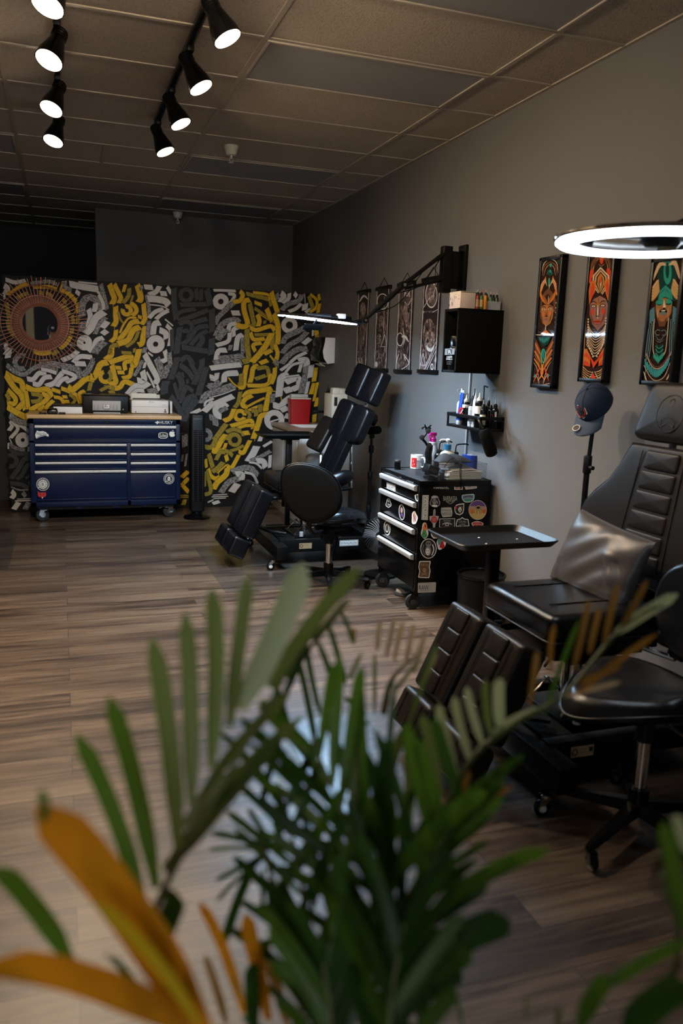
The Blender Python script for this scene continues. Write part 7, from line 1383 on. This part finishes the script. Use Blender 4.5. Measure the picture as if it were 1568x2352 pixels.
# far stool
cx, cy = 1.712, 5.10; t = thing('saddle_stool', 'black saddle stool with a big rounded backrest before the far tattoo chair', 'stool', (cx, cy, 0))
stool_base(t, cx, cy, .27, .40, R_(255)); saddle(t, cx+.06, cy+.05, .525, R_(12), .46, .40)
bn = V((-.42, -.90, .12)).normalized(); bc = atY(712, 1135, 4.86); bu = V((.90, -.42, 0)); bu = (bu-bn*bu.dot(bn)).normalized(); bv = bn.cross(bu)
def onb(px, py): r = ray(px, py); q = CAM+r*((bc-CAM).dot(bn)/r.dot(bn)); return ((q-bc).dot(bu), (q-bc).dot(bv))
op = [onb(*p) for p in [(644, 1118), (646, 1085), (660, 1068), (690, 1063), (728, 1070), (760, 1087), (779, 1112), (786, 1145), (778, 1172), (755, 1192), (725, 1203), (695, 1196), (668, 1175), (650, 1148)]]
op = [(p.x, p.y) for p in spline([V((x, y, 0)) for x, y in op+[op[0]]], 4)[:-1]]
m = MB(); m.prism(op, bc-bn*.05, bu, bv, .05, 'stool_leather', .020, 5, .006); b_ = m.build('backrest', t)
m = MB(); m.prism([(x*.94, y*.94) for x, y in op], bc+bn*.004, bu, bv, .006, 'black_matte', .003, 2, .004); m.build('back_shell', b_)
m = MB(); m.tube([bc+bu*x*.985+bv*y*.985-bn*.008 for x, y in op], .005, 'stool_leather', 6, True); m.build('piping', b_)
m = MB(); m.tube(spline([V((cx, cy, .40)), bc+V((.03, .02, -.26)), bc+bn*.012+V((0, 0, -.16)), bc-bn*.02], 6), .014, 'black_metal', 10); m.cyl((cx-.03, cy-.06, .39), (cx-.03, cy-.10, .39), .016, 'black_plastic', n=12); m.bx((cx-.06, cy-.05, .33), (cx+.05, cy+.05, .38), 'black_plastic', .008); m.build('back_stem', t)
m = MB(); m.tube(spline([(cx+.06, cy-.02, .39), (cx+.03, cy-.06, .30), (cx+.02, cy-.03, .22)], 5), .006, 'black_matte', 8); m.build('height_lever', t)

# ================================================================ cap on its stand
px_, py_ = 2.36, 3.20; t = thing('lamp_stand', 'thin black telescopic stand with a blue cap hung on it', 'stand', (px_, py_, 0))
m = MB(); m.tube([(px_, py_, .07), (px_-.003, py_, 1.09)], .014, 'black_metal', 12); m.tube([(px_-.003, py_, 1.05), (px_+.012, py_, 1.30)], .010, 'black_metal', 12); m.build('pole', t)
m = MB()
for z in (1.045, .55): m.cyl((px_-.003, py_, z), (px_-.003, py_, z+.085), .020, 'black_plastic', n=16, bev=.004)
m.cyl((px_-.003, py_-.02, 1.075), (px_-.003, py_-.045, 1.075), .010, 'black_plastic', n=10); m.build('locking_collar', t)
for k in range(3):
    a = R_(100+120*k); m = MB(); m.tube([(px_, py_, .28), (px_+.17*math.cos(a), py_+.17*math.sin(a), .012)], .008, 'black_metal', 8); m.build('leg', t)
t = thing('baseball_cap', 'navy baseball cap with orange marks hung on the thin black stand', 'cap', (2.36, 3.2, 1.37))
cc = V((2.385, 3.22, 1.365)); A = V((-.66, -.30, .62)).normalized(); Fd = V((-.50, -.18, -.80)); Fd = (Fd-A*Fd.dot(A)).normalized(); Sd = A.cross(Fd)
cpt = lambda th, ph, k=1.: cc+(Fd*math.cos(ph)*.098+Sd*math.sin(ph)*.082)*math.cos(th)*k*(1 if th > .25 else 1)+A*(.118*math.sin(th)**.9 if th > 0 else 0)*k
b = bmesh.new(); R0 = []
for i in range(11):
    th = i/11*math.pi/2; R0.append([b.verts.new(cpt(th, 2*math.pi*j/36)) for j in range(36)])
tp = b.verts.new(cpt(math.pi/2, 0))
for X_, Y_ in zip(R0, R0[1:]):
    for j in range(36): b.faces.new((X_[j], X_[(j+1) % 36], Y_[(j+1) % 36], Y_[j]))
for j in range(36): b.faces.new((R0[-1][j], R0[-1][(j+1) % 36], tp))
m = MB(); m.merge(b, 'cap_cloth'); cr_ = m.build('crown', t, ang=80)
m = MB()
for k in range(6): m.tube([cpt(i/10*math.pi/2*.99, R_(60*k), 1.004) for i in range(11)], .0015, 'cap_cloth', 5)
m.sph(cc+A*.120, .007, 'cap_cloth', 10, 6); m.build('seams', cr_)
b = bmesh.new(); T_, Bm = [], []
for i in range(9):
    f = i/8; rt, rb = [], []
    for j in range(17):
        ph = R_(-62+124*j/16); q = cpt(0, ph)+Fd*(.078*f*math.cos(R_(-62+124*j/16)*.9)**.5)-A*(.012*f+.022*(math.sin(ph)**2)*f); rt.append(b.verts.new(q+A*.0018)); rb.append(b.verts.new(q-A*.0018))
    T_.append(rt); Bm.append(rb)
for i in range(8):
    for j in range(16): b.faces.new((T_[i][j], T_[i][j+1], T_[i+1][j+1], T_[i+1][j])); b.faces.new((Bm[i][j], Bm[i+1][j], Bm[i+1][j+1], Bm[i][j+1]))
for j in range(16): b.faces.new((T_[8][j], T_[8][j+1], Bm[8][j+1], Bm[8][j]))
m = MB(); m.merge(b, 'cap_brim'); br_ = m.build('brim', t, ang=80)
def cap_mark(nm, ph0, th0, items, par):
    fn = lambda x, y, k: cpt(th0+y, ph0+x, 1.012+k*4); m = MB(); P = Paint(m, fn, .0002, .0004)
    for it in items: getattr(P, it[0])(*it[1:])
    m.build(nm, par, smooth=False)
cap_mark('front_logo', R_(-12), .45, [('fan', 'st_white', [(-.50, -.20), (-.30, .25), (.05, .30), (.42, .20), (.50, -.05), (.20, -.30), (-.2, -.34)]), ('fan', 'st_red', [(-.42, -.16), (-.26, .18), (.05, .23), (.35, .14), (.42, -.05), (.16, -.24), (-.18, -.28)]), ('stroke', 'st_black', .035, [(-.25, .08), (.1, .02), (.35, .06)], 3, 0), ('stroke', 'st_black', .03, [(-.25, -.12), (.05, -.14), (.3, -.04)], 3, 0)], cr_)
cap_mark('side_logo', R_(-100), .42, [('poly', 'st_orange', [(-.09, -.10), (.10, -.10), (.10, .14), (.0, .14), (-.05, .05)]), ('poly', 'cap_cloth', [(-.05, -.06), (.06, -.06), (.06, .0), (-.03, .0)]), ('poly', 'cap_cloth', [(.0, .04), (.06, .04), (.06, .09), (.02, .09)])], cr_)
m = MB(); q = cpt(0, R_(-20))+Fd*.05+A*.001; m.lathe([(0, 0), (.0155, 0), (.0155, .0012), (0, .0012)], q-A*.0+A*.0015, 'st_black', A, 24); m.lathe([(.0155, 0), (.019, 0), (.019, .001), (.0155, .001)], q+A*.0015, 'st_silver', A, 24); m.build('brim_seal', br_)

# ================================================================ big ring lamp over the near chair
RC = V((1.658, 2.045, 1.902)); RR = .272; ax = V((-.005, -.008, 1)).normalized(); t = thing('ring_lamp', 'large glowing ring lamp over the near tattoo chair at the right edge', 'lamp', RC+V((0, 0, .0)))
m = MB(); m.annulus(RC+ax*.004, ax, RR-.064, RR+.002, .016, 'black_metal', 96); m.torus(RC+ax*.012, ax, RR, .009, 'chrome', 96, 8, .9); h = m.build('ring_housing', t)
m = MB(); m.lathe([(RR-.058, 0), (RR-.052, -.008), (RR-.010, -.010), (RR+.001, -.002), (RR+.001, .004), (RR-.058, .004)], RC, 'ring_led', ax, 96); m.build('light_tube', h)
m = MB(); m.bx(RC+V((-.10, -.035, .012)), RC+V((RR-.03, .035, .030)), 'black_plastic', .006); m.lathe([(0, -.012), (.05, -.012), (.06, 0), (.05, .03), (0, .035)], RC+V((.03, 0, 0)), 'black_gloss', (0, 0, 1), 28); m.tube([RC+V((.02, 0, -.01)), RC+V((-.09, .03, -.012)), RC+V((-.15, .07, -.004))], .010, 'brushed', 10); m.tube([RC+V((-.15, .07, .0)), RC+V((-.20, .10, .012))], .008, 'black_metal', 8); m.build('hub', t)
m = MB(); m.tube([RC+V((.03, 0, .03)), RC+V((.16, -.05, .10)), V((WX-.06, 1.72, 2.22))], .014, 'black_metal', 10); m.bx((WX-.08, 1.66, 2.02), (WX-.001, 1.78, 2.32), 'black_metal', .006); m.build('wall_arm', t)
# ================================================================ palm in the foreground
def leaf_mat(name, col, n_amt):
    m = mat(name, col, .42, spec=.4, n_scale=8, n_amt=n_amt); nt = m.node_tree; N, L = nt.nodes.new, nt.links.new; b = nt.nodes['Principled BSDF']
    src = b.inputs['Base Color'].links[0].from_socket; t = N('ShaderNodeBsdfTranslucent'); L(src, t.inputs[0]); x = N('ShaderNodeMixShader'); x.inputs[0].default_value = .38
    L(b.outputs[0], x.inputs[1]); L(t.outputs[0], x.inputs[2]); L(x.outputs[0], nt.nodes['Material Output'].inputs[0])
for n, c, a in (('', (.085, .185, .016), .3), ('_olive', (.155, .215, .055), .3), ('_dark', (.034, .095, .012), .35), ('_pale', (.40, .47, .26), .2), ('_orange', (.80, .30, .010), .35), ('_yellow', (.85, .58, .02), .3), ('_brown', (.33, .165, .030), .4), ('_tan', (.58, .43, .24), .3)): leaf_mat('leaf'+n, c, a)
mat('stem', (.15, .17, .05), .5, n_scale=20, n_amt=.3)
random.seed(11)
crown = V((.37, .70, .55)); pot = V((.37, .70, 0))
palm = thing('potted_palm', 'potted palm with green and orange fronds filling the blurred foreground', 'plant', pot)
m = MB(); m.lathe([(0, 0), (.115, 0), (.12, .006), (.155, .29), (.165, .30), (.165, .325), (.150, .325), (.146, .29), (0, .288)], pot, 'terracotta', n=40); m.build('pot', palm)
m = MB(); m.lathe([(0, .30), (.07, .302), (.146, .292), (.146, .285), (0, .285)], pot, 'soil', n=30); m.build('soil', palm)
m = MB()
for k in range(7):
    a = 2*math.pi*k/7; p = pot+V((.05*math.cos(a), .05*math.sin(a), .29)); m.tube(spline([p, p+V((.02*math.cos(a), .02*math.sin(a), .14)), crown+V((.04*math.cos(a), .04*math.sin(a), 0))], 6), [.014]*12+[.010], 'stem', 10)
m.build('canes', palm)
def leaf(m, b, t, w, mt, droop=.0, roll=0., fold=.25):
    d = t-b; L = d.length; dn = d.normalized(); side = dn.cross(FWD); side = (side if side.length > .2 else dn.cross(UPV)).normalized(); up = side.cross(dn)
    c, s = math.cos(roll), math.sin(roll); side, up = side*c+up*s, up*c-side*s
    bm = bmesh.new(); rows = []; N_ = 9
    for i in range(N_+1):
        f = i/N_; wf = w*.5*(min(1, .45+f*2.2) if f < .3 else 1)*(1 if f < .86 else max(.22, 1-((f-.86)/.14)**2*.78)); q = b+d*f+V((0, 0, -droop*L*f*f))+up*(.05*L*math.sin(f*math.pi))
        rows.append([bm.verts.new(q-side*wf+up*wf*fold), bm.verts.new(q), bm.verts.new(q+side*wf+up*wf*fold)])
    for A, B in zip(rows, rows[1:]):
        for j in range(2): bm.faces.new((A[j], A[j+1], B[j+1], B[j]))
    m.merge(bm, mt)
def frond(rach, leaves, label=None):
    """rach: (px, py, d) along the midrib; leaves: base px/py, tip px/py, width px, material, depth at base, depth at tip"""
    m = MB()
    if rach:
        P = spline([atD(*p) if len(p) == 3 else p[0] for p in rach], 8); k = len(P); m.tube(P, [.0055-.0035*i/k for i in range(k)], 'stem', 8)
    for (x0, y0, x1, y1, w, mt, d0, d1) in leaves: leaf(m, atD(x0, y0, d0), atD(x1, y1, d1), w*.97/F_PX*(d0+d1)/2, 'leaf'+mt, random.uniform(0, .05), random.uniform(-.5, .5))
    o = m.build('frond', palm, ang=80)
    if label: o['label'] = label
CR = (crown,)
O, D, P_, OR, YE, BR, TN = '_olive', '_dark', '_pale', '_orange', '_yellow', '_brown', '_tan'
# big frond at left
frond([CR, (600, 2460, .86), (400, 2330, .80), (345, 2180, .78), (378, 2039, .78), (527, 1775, .82), (620, 1611, .86), (702, 1479, .90), (800, 1385, .94)],
 [(329, 2085, 176, 1677, 46, '', .78, .74), (358, 2040, 250, 1578, 46, '', .78, .74), (408, 1950, 348, 1452, 49, O, .79, .76), (439, 1850, 425, 1403, 42, O, .80, .78), (483, 1765, 486, 1337, 46, O, .82, .80), (527, 1670, 570, 1320, 36, O, .84, .84), (549, 1630, 697, 1293, 67, P_, .85, .86), (620, 1580, 828, 1293, 44, O, .87, .90),
  (352, 2180, 404, 2040, 61, D, .77, .74), (378, 2000, 640, 1680, 44, O, .79, .92), (411, 1950, 695, 1645, 38, O, .80, .95), (455, 1840, 665, 1585, 33, O, .82, .95), (420, 1900, 560, 1760, 38, P_, .80, .9)], 'olive green frond with upright leaflets')
# orange dying leaves lower left
frond([CR, (640, 2500, .84), (470, 2380, .74)], [(470, 2380, 88, 1850, 116, OR, .70, .62), (96, 1890, 95, 1812, 30, '', .62, .62), (455, 2352, 215, 2060, 34, YE, .685, .635), (430, 2370, -40, 2205, 112, OR, .70, .60), (165, 2215, -8, 1985, 52, '', .72, .66), (330, 2330, 240, 2180, 40, D, .78, .74)], 'orange and yellow dying leaves')
frond([CR, (600, 2480, .95)], [(560, 2330, 458, 2060, 30, OR, .92, .90), (618, 2345, 564, 2095, 36, OR, .92, .90), (585, 2370, 580, 2210, 38, D, .90, .88), (520, 2352, 470, 2190, 20, BR, .95, .98), (660, 2360, 600, 2150, 26, BR, .96, .98)], 'small orange leaflets')
# dark slender frond behind it
frond([CR, (760, 2100, 1.0), (690, 1850, 1.04), (640, 1700, 1.08), (680, 1540, 1.12), (800, 1380, 1.16)], [(697, 1446, 735, 1633, 15, D, 1.12, 1.14), (724, 1463, 771, 1589, 15, D, 1.13, 1.15), (751, 1425, 795, 1567, 14, D, 1.14, 1.16), (680, 1496, 724, 1699, 17, D, 1.12, 1.12), (631, 1567, 664, 1677, 18, D, 1.1, 1.12), (505, 1682, 664, 1869, 24, D, .98, 1.04), (660, 1560, 700, 1440, 16, '', 1.1, 1.14), (720, 1470, 800, 1370, 18, '', 1.14, 1.18), (705, 1480, 650, 1600, 16, D, 1.12, 1.10), (780, 1400, 812, 1480, 12, D, 1.16, 1.18), (812, 1480, 815, 1440, 10, BR, 1.2, 1.2), (830, 1500, 800, 1560, 10, O, 1.2, 1.2), (640, 1700, 600, 1850, 18, D, 1.06, 1.02), (650, 1720, 720, 1900, 16, D, 1.06, 1.06)], 'slender dark green frond')
# middle fan
frond([CR, (870, 2200, .98), (850, 1950, 1.0), (840, 1700, 1.02)], [(838, 1900, 822, 1555, 34, '', 1.0, .98), (827, 1860, 742, 1615, 22, '', 1.0, 1.02), (883, 1910, 895, 1700, 26, O, 1.0, 1.0), (860, 1960, 905, 1560, 16, D, 1.0, 1.04), (845, 1940, 700, 1780, 22, '', 1.0, 1.02), (850, 2000, 660, 1900, 24, D, .98, 1.0), (850, 1980, 760, 1700, 18, D, 1.0, 1.04), (860, 2040, 690, 1700, 20, '', .98, 1.02), (868, 2100, 620, 1980, 26, D, .97, .98), (860, 2060, 980, 1760, 24, '', .98, 1.02), (865, 2100, 1010, 1840, 28, D, .97, 1.0), (850, 1930, 790, 1760, 20, D, 1.0, 1.02), (850, 1940, 930, 1660, 26, O, 1.0, 1.0)], 'middle green frond')
frond([CR, (760, 2250, .96), (640, 2050, .98), (600, 1930, 1.0)], [(620, 1950, 483, 1907, 16, D, 1.0, .98), (618, 1955, 477, 1951, 14, O, 1.0, .98), (616, 1960, 494, 2022, 12, D, 1.0, .98), (616, 1965, 496, 2066, 12, D, 1.0, .98), (622, 1940, 570, 1855, 14, D, 1.0, 1.0), (640, 1950, 610, 1830, 14, '', 1.0, 1.0), (592, 1968, 514, 2170, 28, D, 1.0, .96), (605, 1990, 600, 2110, 10, D, 1.0, 1.0), (650, 1980, 640, 1790, 16, '', .99, 1.0), (660, 2060, 560, 2000, 18, D, .98, .98), (680, 2110, 590, 2080, 20, D, .97, .98), (640, 2040, 760, 1850, 22, '', .98, 1.0), (680, 2120, 790, 1900, 24, D, .97, 1.0), (700, 2160, 560, 2180, 22, D, .96, .96), (730, 2200, 640, 2020, 24, D, .96, .98)], 'small starry frond')
# diagonal frond to the right
frond([CR, (900, 2250, .98), (985, 1960, 1.02), (1075, 1755, 1.05), (1180, 1665, 1.08), (1300, 1590, 1.12), (1420, 1450, 1.16), (1520, 1385, 1.2)],
 [(1010, 1830, 969, 1637, 28, O, 1.03, 1.02), (1049, 1785, 1007, 1612, 24, P_, 1.04, 1.02), (1082, 1752, 1043, 1592, 21, P_, 1.05, 1.03), (1110, 1715, 1071, 1578, 20, P_, 1.06, 1.04), (1130, 1695, 1115, 1557, 20, O, 1.07, 1.05), (1150, 1680, 1147, 1557, 28, P_, 1.07, 1.05), (1125, 1690, 1245, 1625, 24, P_, 1.06, 1.1), (938, 1900, 933, 1660, 28, O, 1.02, 1.0), (980, 1880, 940, 1700, 24, O, 1.02, 1.02), (938, 1660, 1005, 1474, 13, O, 1.1, 1.14), (1265, 1545, 1274, 1435, 16, BR, 1.12, 1.14), (1215, 1620, 1233, 1495, 15, BR, 1.1, 1.12), (1315, 1540, 1353, 1370, 15, BR, 1.13, 1.16), (1353, 1500, 1378, 1395, 14, BR, 1.14, 1.16), (1387, 1478, 1420, 1335, 15, BR, 1.15, 1.18), (1425, 1445, 1486, 1330, 15, BR, 1.16, 1.2), (1414, 1454, 1556, 1364, 27, P_, 1.16, 1.2), (1310, 1575, 1426, 1524, 14, BR, 1.12, 1.14), (1330, 1590, 1508, 1447, 16, BR, 1.12, 1.18), (1290, 1600, 1425, 1560, 12, TN, 1.12, 1.14), (1250, 1640, 1330, 1420, 12, '', 1.1, 1.16), (1110, 1825, 1160, 1750, 14, BR, 1.05, 1.06), (1060, 1830, 1075, 1770, 16, BR, 1.04, 1.05), (1040, 1850, 1200, 1730, 18, '', 1.04, 1.08), (1000, 1960, 1160, 1790, 16, O, 1.02, 1.08), (1020, 1900, 1180, 1800, 13, BR, 1.03, 1.07)], 'pale green frond with browned tip')
frond([(880, 1640, 1.2), (900, 1560, 1.22), (960, 1500, 1.25)], [(865, 1495, 872, 1422, 11, TN, 1.22, 1.24), (885, 1512, 905, 1413, 12, TN, 1.22, 1.24), (905, 1522, 926, 1422, 12, TN, 1.22, 1.24), (930, 1532, 950, 1430, 12, TN, 1.22, 1.24), (950, 1545, 978, 1440, 12, TN, 1.22, 1.24), (975, 1560, 1003, 1500, 10, TN, 1.22, 1.24), (860, 1640, 860, 1500, 9, O, 1.2, 1.22), (900, 1600, 960, 1520, 10, O, 1.2, 1.22), (840, 1640, 790, 1600, 12, D, 1.2, 1.2), (850, 1660, 800, 1680, 12, D, 1.2, 1.2)], 'dry tan leaflets')
# broad leaves low right and dense base
frond([CR, (920, 2300, .90), (1010, 2090, .86)], [(985, 2110, 1262, 1950, 66, '', .86, .82), (950, 2220, 1170, 2110, 74, D, .88, .84), (905, 2020, 1115, 1815, 58, '', .90, .90), (930, 2160, 1120, 2020, 44, D, .88, .88), (940, 2260, 1080, 2180, 60, '', .88, .86), (900, 2330, 1060, 2230, 56, D, .90, .88)], 'broad green leaves')
def feather(pts, n, la, lb, ln, w, mts, d, label=None):
    """midrib in picture coordinates with leaflets on both sides, la / lb their directions"""
    Q = spline([V((x, y, dd)) for x, y, dd in pts], 10); L_ = []; k = len(Q)
    for i in range(n):
        f = (i+.5)/n; q = Q[int(f*(k-1))]
        for dr, sg in ((la, -1), (lb, 1)):
            l = ln*(.75+.35*math.sin(f*3.0))*random.uniform(.85, 1.1)*(1-.35*max(0, f-.7)); jx = random.uniform(-.08, .08); dx, dy = dr[0]*(1-.25*f)+jx, dr[1]
            L_.append((q.x, q.y, q.x+dx*l, q.y+dy*l, w*random.uniform(.8, 1.15), random.choice(mts), q.z, q.z+random.uniform(-.05, .05)))
    frond([CR]+pts, L_, label)
feather([(980, 2420, .93), (905, 2180, .94), (810, 1930, .97), (715, 1690, 1.0)], 11, (-.80, -.62), (.12, -1.), 330, 27, ['', D, '', D, O], 1, 'feathery frond leaning left')
feather([(770, 2450, .90), (860, 2210, .90), (965, 2010, .93), (1090, 1830, .97)], 11, (-.30, -1.), (.80, -.62), 290, 28, ['', D, D, ''], 1, 'feathery frond leaning right')
feather([(680, 2460, .94), (715, 2230, .96), (690, 2020, .98), (645, 1820, 1.0)], 9, (-.75, -.6), (.45, -.9), 230, 22, [D, D, ''], 1)
feather([(900, 2470, .84), (900, 2290, .83), (930, 2120, .84)], 6, (-.45, -.9), (.6, -.8), 300, 44, [D, D, '', D], 1, 'broad dark lower frond')
feather([(760, 2470, .86), (760, 2330, .86), (740, 2200, .87)], 6, (-.6, -.8), (.35, -1.), 260, 38, [D, D, ''], 1)
# right lower corner
frond([CR, (1150, 2520, .85), (1420, 2420, .78), (1556, 2201, .76), (1519, 2007, .76)], [(1572, 2135, 1523, 1888, 38, '', .74, .72), (1575, 1960, 1552, 1868, 26, P_, .74, .73), (1331, 2362, 1402, 2236, 50, '', .76, .76), (1590, 2160, 1398, 2260, 34, '', .74, .76), (1440, 2380, 1590, 2255, 96, D, .74, .72), (1281, 2362, 1288, 2310, 16, '', .78, .78), (1209, 2345, 1206, 2284, 8, O, .8, .8), (1062, 2362, 1036, 2238, 11, O, .86, .88)], 'frond in the lower right')

# ================================================================ photographer (seen only in the round mirror)
HX, HY, HZ = -.11, -.47, 1.72
t = thing('person', 'person in a dark cap and dark shirt, seen small in the round mirror', 'person', (HX, HY, 0))
s = HZ/1.72
J = {'pelvis': (0, 0, .95), 'waist': (0, .0, 1.10), 'chest': (0, -.01, 1.32), 'neck0': (0, -.01, 1.46), 'neck': (0, .0, 1.54), 'head': (0, .02, 1.64), 'top': (0, .01, 1.74)}
E_ = [('pelvis', 'waist'), ('waist', 'chest'), ('chest', 'neck0'), ('neck0', 'neck'), ('neck', 'head'), ('head', 'top')]
Rd = {'pelvis': (.16, .12), 'waist': (.145, .10), 'chest': (.165, .115), 'neck0': (.075, .07), 'neck': (.055, .058), 'head': (.076, .096), 'top': (.060, .072)}
for sd in (-1, 1):
    n = 'L' if sd < 0 else 'R'
    for k, p, r in (('sh', (sd*.19, -.01, 1.42), .062), ('el', (sd*.25, -.05, 1.13), .043), ('wr', (sd*.17, .17, 1.16), .029), ('pa', (sd*.13, .24, 1.19), .034), ('hip', (sd*.095, 0, .90), .092), ('kn', (sd*.11, .01, .50), .062), ('an', (sd*.115, -.02, .09), .043), ('toe', (sd*.13, .14, .035), .036)):
        J[k+n] = p; Rd[k+n] = (r, r)
    E_ += [('neck0', 'sh'+n), ('sh'+n, 'el'+n), ('el'+n, 'wr'+n), ('wr'+n, 'pa'+n), ('pelvis', 'hip'+n), ('hip'+n, 'kn'+n), ('kn'+n, 'an'+n), ('an'+n, 'toe'+n)]
    for i, (dx, dz, ln) in enumerate(((-.022, .026, .072), (-.014, .010, .080), (-.010, -.008, .074), (-.006, -.025, .060))):
        b0 = V(J['pa'+n]); a = b0+V((-sd*.012, .03, dz)); c1 = a+V((-sd*.03, ln*.5, dz*.1)); c2 = c1+V((-sd*.035, ln*.12, 0))
        for q, (nm, p, r) in enumerate((('f%d0' % i, a, .0095), ('f%d1' % i, c1, .0088), ('f%d2' % i, c2, .0078))): J[nm+n] = tuple(p); Rd[nm+n] = (r, r)
        E_ += [('pa'+n, 'f%d0' % i+n), ('f%d0' % i+n, 'f%d1' % i+n), ('f%d1' % i+n, 'f%d2' % i+n)]
    w_ = V(J['wr'+n]); J['t0'+n] = tuple(w_+V((-sd*.02, .035, .038))); J['t1'+n] = tuple(w_+V((-sd*.045, .07, .058))); Rd['t0'+n] = (.012, .012); Rd['t1'+n] = (.009, .009); E_ += [('pa'+n, 't0'+n), ('t0'+n, 't1'+n)]
me = bpy.data.meshes.new('body'); ks = list(J); me.from_pydata([tuple(V(J[k])*s) for k in ks], [(ks.index(a), ks.index(b)) for a, b in E_], [])
tmp = bpy.data.objects.new('tmp', me); COL.objects.link(tmp); md = tmp.modifiers.new('skin', 'SKIN'); 
for k, v in zip(ks, me.skin_vertices[0].data): v.radius = (Rd[k][0]*s, Rd[k][1]*s); v.use_root = (k == 'pelvis')
sb = tmp.modifiers.new('sub', 'SUBSURF'); sb.levels = 2; sb.render_levels = 2; bpy.context.view_layer.update()
bme = bpy.data.meshes.new_from_object(tmp.evaluated_get(bpy.context.evaluated_depsgraph_get())); bpy.data.objects.remove(tmp)
for n in ('skin', 'shirt', 'denim', 'rubber'): bme.materials.append(MATS[n])
for p in bme.polygons:
    c = p.center/s; p.use_smooth = True
    hand = c.y > .15 and c.z > 1.0
    p.material_index = 0 if (c.z > 1.50 or hand) else 1 if c.z > .97 else 2 if c.z > .10 else 3
bo = bpy.data.objects.new('body', bme); COL.objects.link(bo); bo.parent = t
hc = V((HX, HY+.02, 1.655*s))
m = MB(); m.sph(hc+V((0, .098, -.005)), (.012, .02, .022), 'skin', 12, 8)
for sd in (-1, 1): m.sph(hc+V((sd*.083, -.005, -.01)), (.010, .022, .032), 'skin', 12, 8)
m.build('nose_and_ears', t)
for sd in (-1, 1): m = MB(); m.sph(hc+V((sd*.032, .088, .018)), .012, 'white', 12, 8); m.sph(hc+V((sd*.032, .097, .018)), .005, 'black_gloss', 10, 6); m.build('eye', t)
m = MB(); m.sph(hc+V((0, .093, -.05)), (.026, .009, .007), 'st_pink', 12, 6); m.build('mouth', t)
m = MB(); m.sph(hc+V((0, -.035, .0)), (.086, .075, .085), 'black_matte', 18, 10); m.build('hair', t)
m = MB(); m.lathe([(.100, .0), (.102, .03), (.092, .075), (.06, .11), (0, .122)], hc+V((0, .0, .035)), 'cap_cloth', n=28, scale=(.92, 1.08)); m.box(hc+V((0, .135, .040)), (.15, .10, .008), 'cap_cloth', .004, Matrix.Rotation(R_(-8), 3, 'X')); cp = m.build('cap', t)
m = MB(); m.box(hc+V((.0, .108, .095)), (.05, .012, .04), 'st_white', .004, Matrix.Rotation(R_(-25), 3, 'X')); m.build('cap_patch', cp)
# ================================================================ camera, light, world
cd = bpy.data.cameras.new('camera'); cam = bpy.data.objects.new('camera', cd); COL.objects.link(cam); SC.camera = cam
Rm = Matrix((RGT, UPV, -FWD)).transposed(); cam.matrix_world = Matrix.Translation(CAM) @ Rm.to_4x4()
cd.sensor_fit = 'VERTICAL'; cd.sensor_height = 36; cd.sensor_width = 24; cd.lens = F_PX/2352*36; cd.clip_start = .02
cd.dof.use_dof = True; cd.dof.focus_distance = 5.2; cd.dof.aperture_fstop = cd.lens/1000/.0125
def area(name, loc, rot, sx, sy, power, col):
    l = bpy.data.lights.new(name, 'AREA'); l.shape = 'RECTANGLE'; l.size = sx; l.size_y = sy; l.energy = power; l.color = col
    o = bpy.data.objects.new(name, l); COL.objects.link(o); o.location = loc; o.rotation_euler = rot; return o
area('daylight_window', (-1.97, FY-.02, 1.48), (R_(90), 0, 0), 1.95, 2.15, 34, (.86, .93, 1.))
for x, y, av, k in HEADS:
    l = bpy.data.lights.new('spot_beam', 'SPOT'); l.energy = 68 if k == 1 else 110; l.color = (1., .80, .60) if k == 1 else (1., .86, .70); l.spot_size = R_(66 if k == 1 else 38); l.spot_blend = .9; l.shadow_soft_size = .04
    o = bpy.data.objects.new('spot_beam', l); COL.objects.link(o); o.location = V((x, y, CEIL-.115))+av*.135
    o.rotation_euler = av.to_track_quat('-Z', 'Y').to_euler()
w = bpy.data.worlds.new('world'); SC.world = w; w.use_nodes = True
w.node_tree.nodes['Background'].inputs[0].default_value = (.45, .55, .70, 1); w.node_tree.nodes['Background'].inputs[1].default_value = .05
vs = SC.view_settings; SC.display_settings.display_device = 'sRGB'; vs.view_transform = 'Standard'; vs.look = 'None'; vs.gamma = 1; vs.use_curve_mapping = False; vs.exposure = .48
cy = SC.cycles; cy.max_bounces = 8; cy.diffuse_bounces = 4; cy.glossy_bounces = 4; cy.transmission_bounces = 8; cy.transparent_max_bounces = 8
cy.caustics_reflective = False; cy.caustics_refractive = False; cy.use_denoising = True; cy.sample_clamp_indirect = 4; cy.blur_glossy = .5
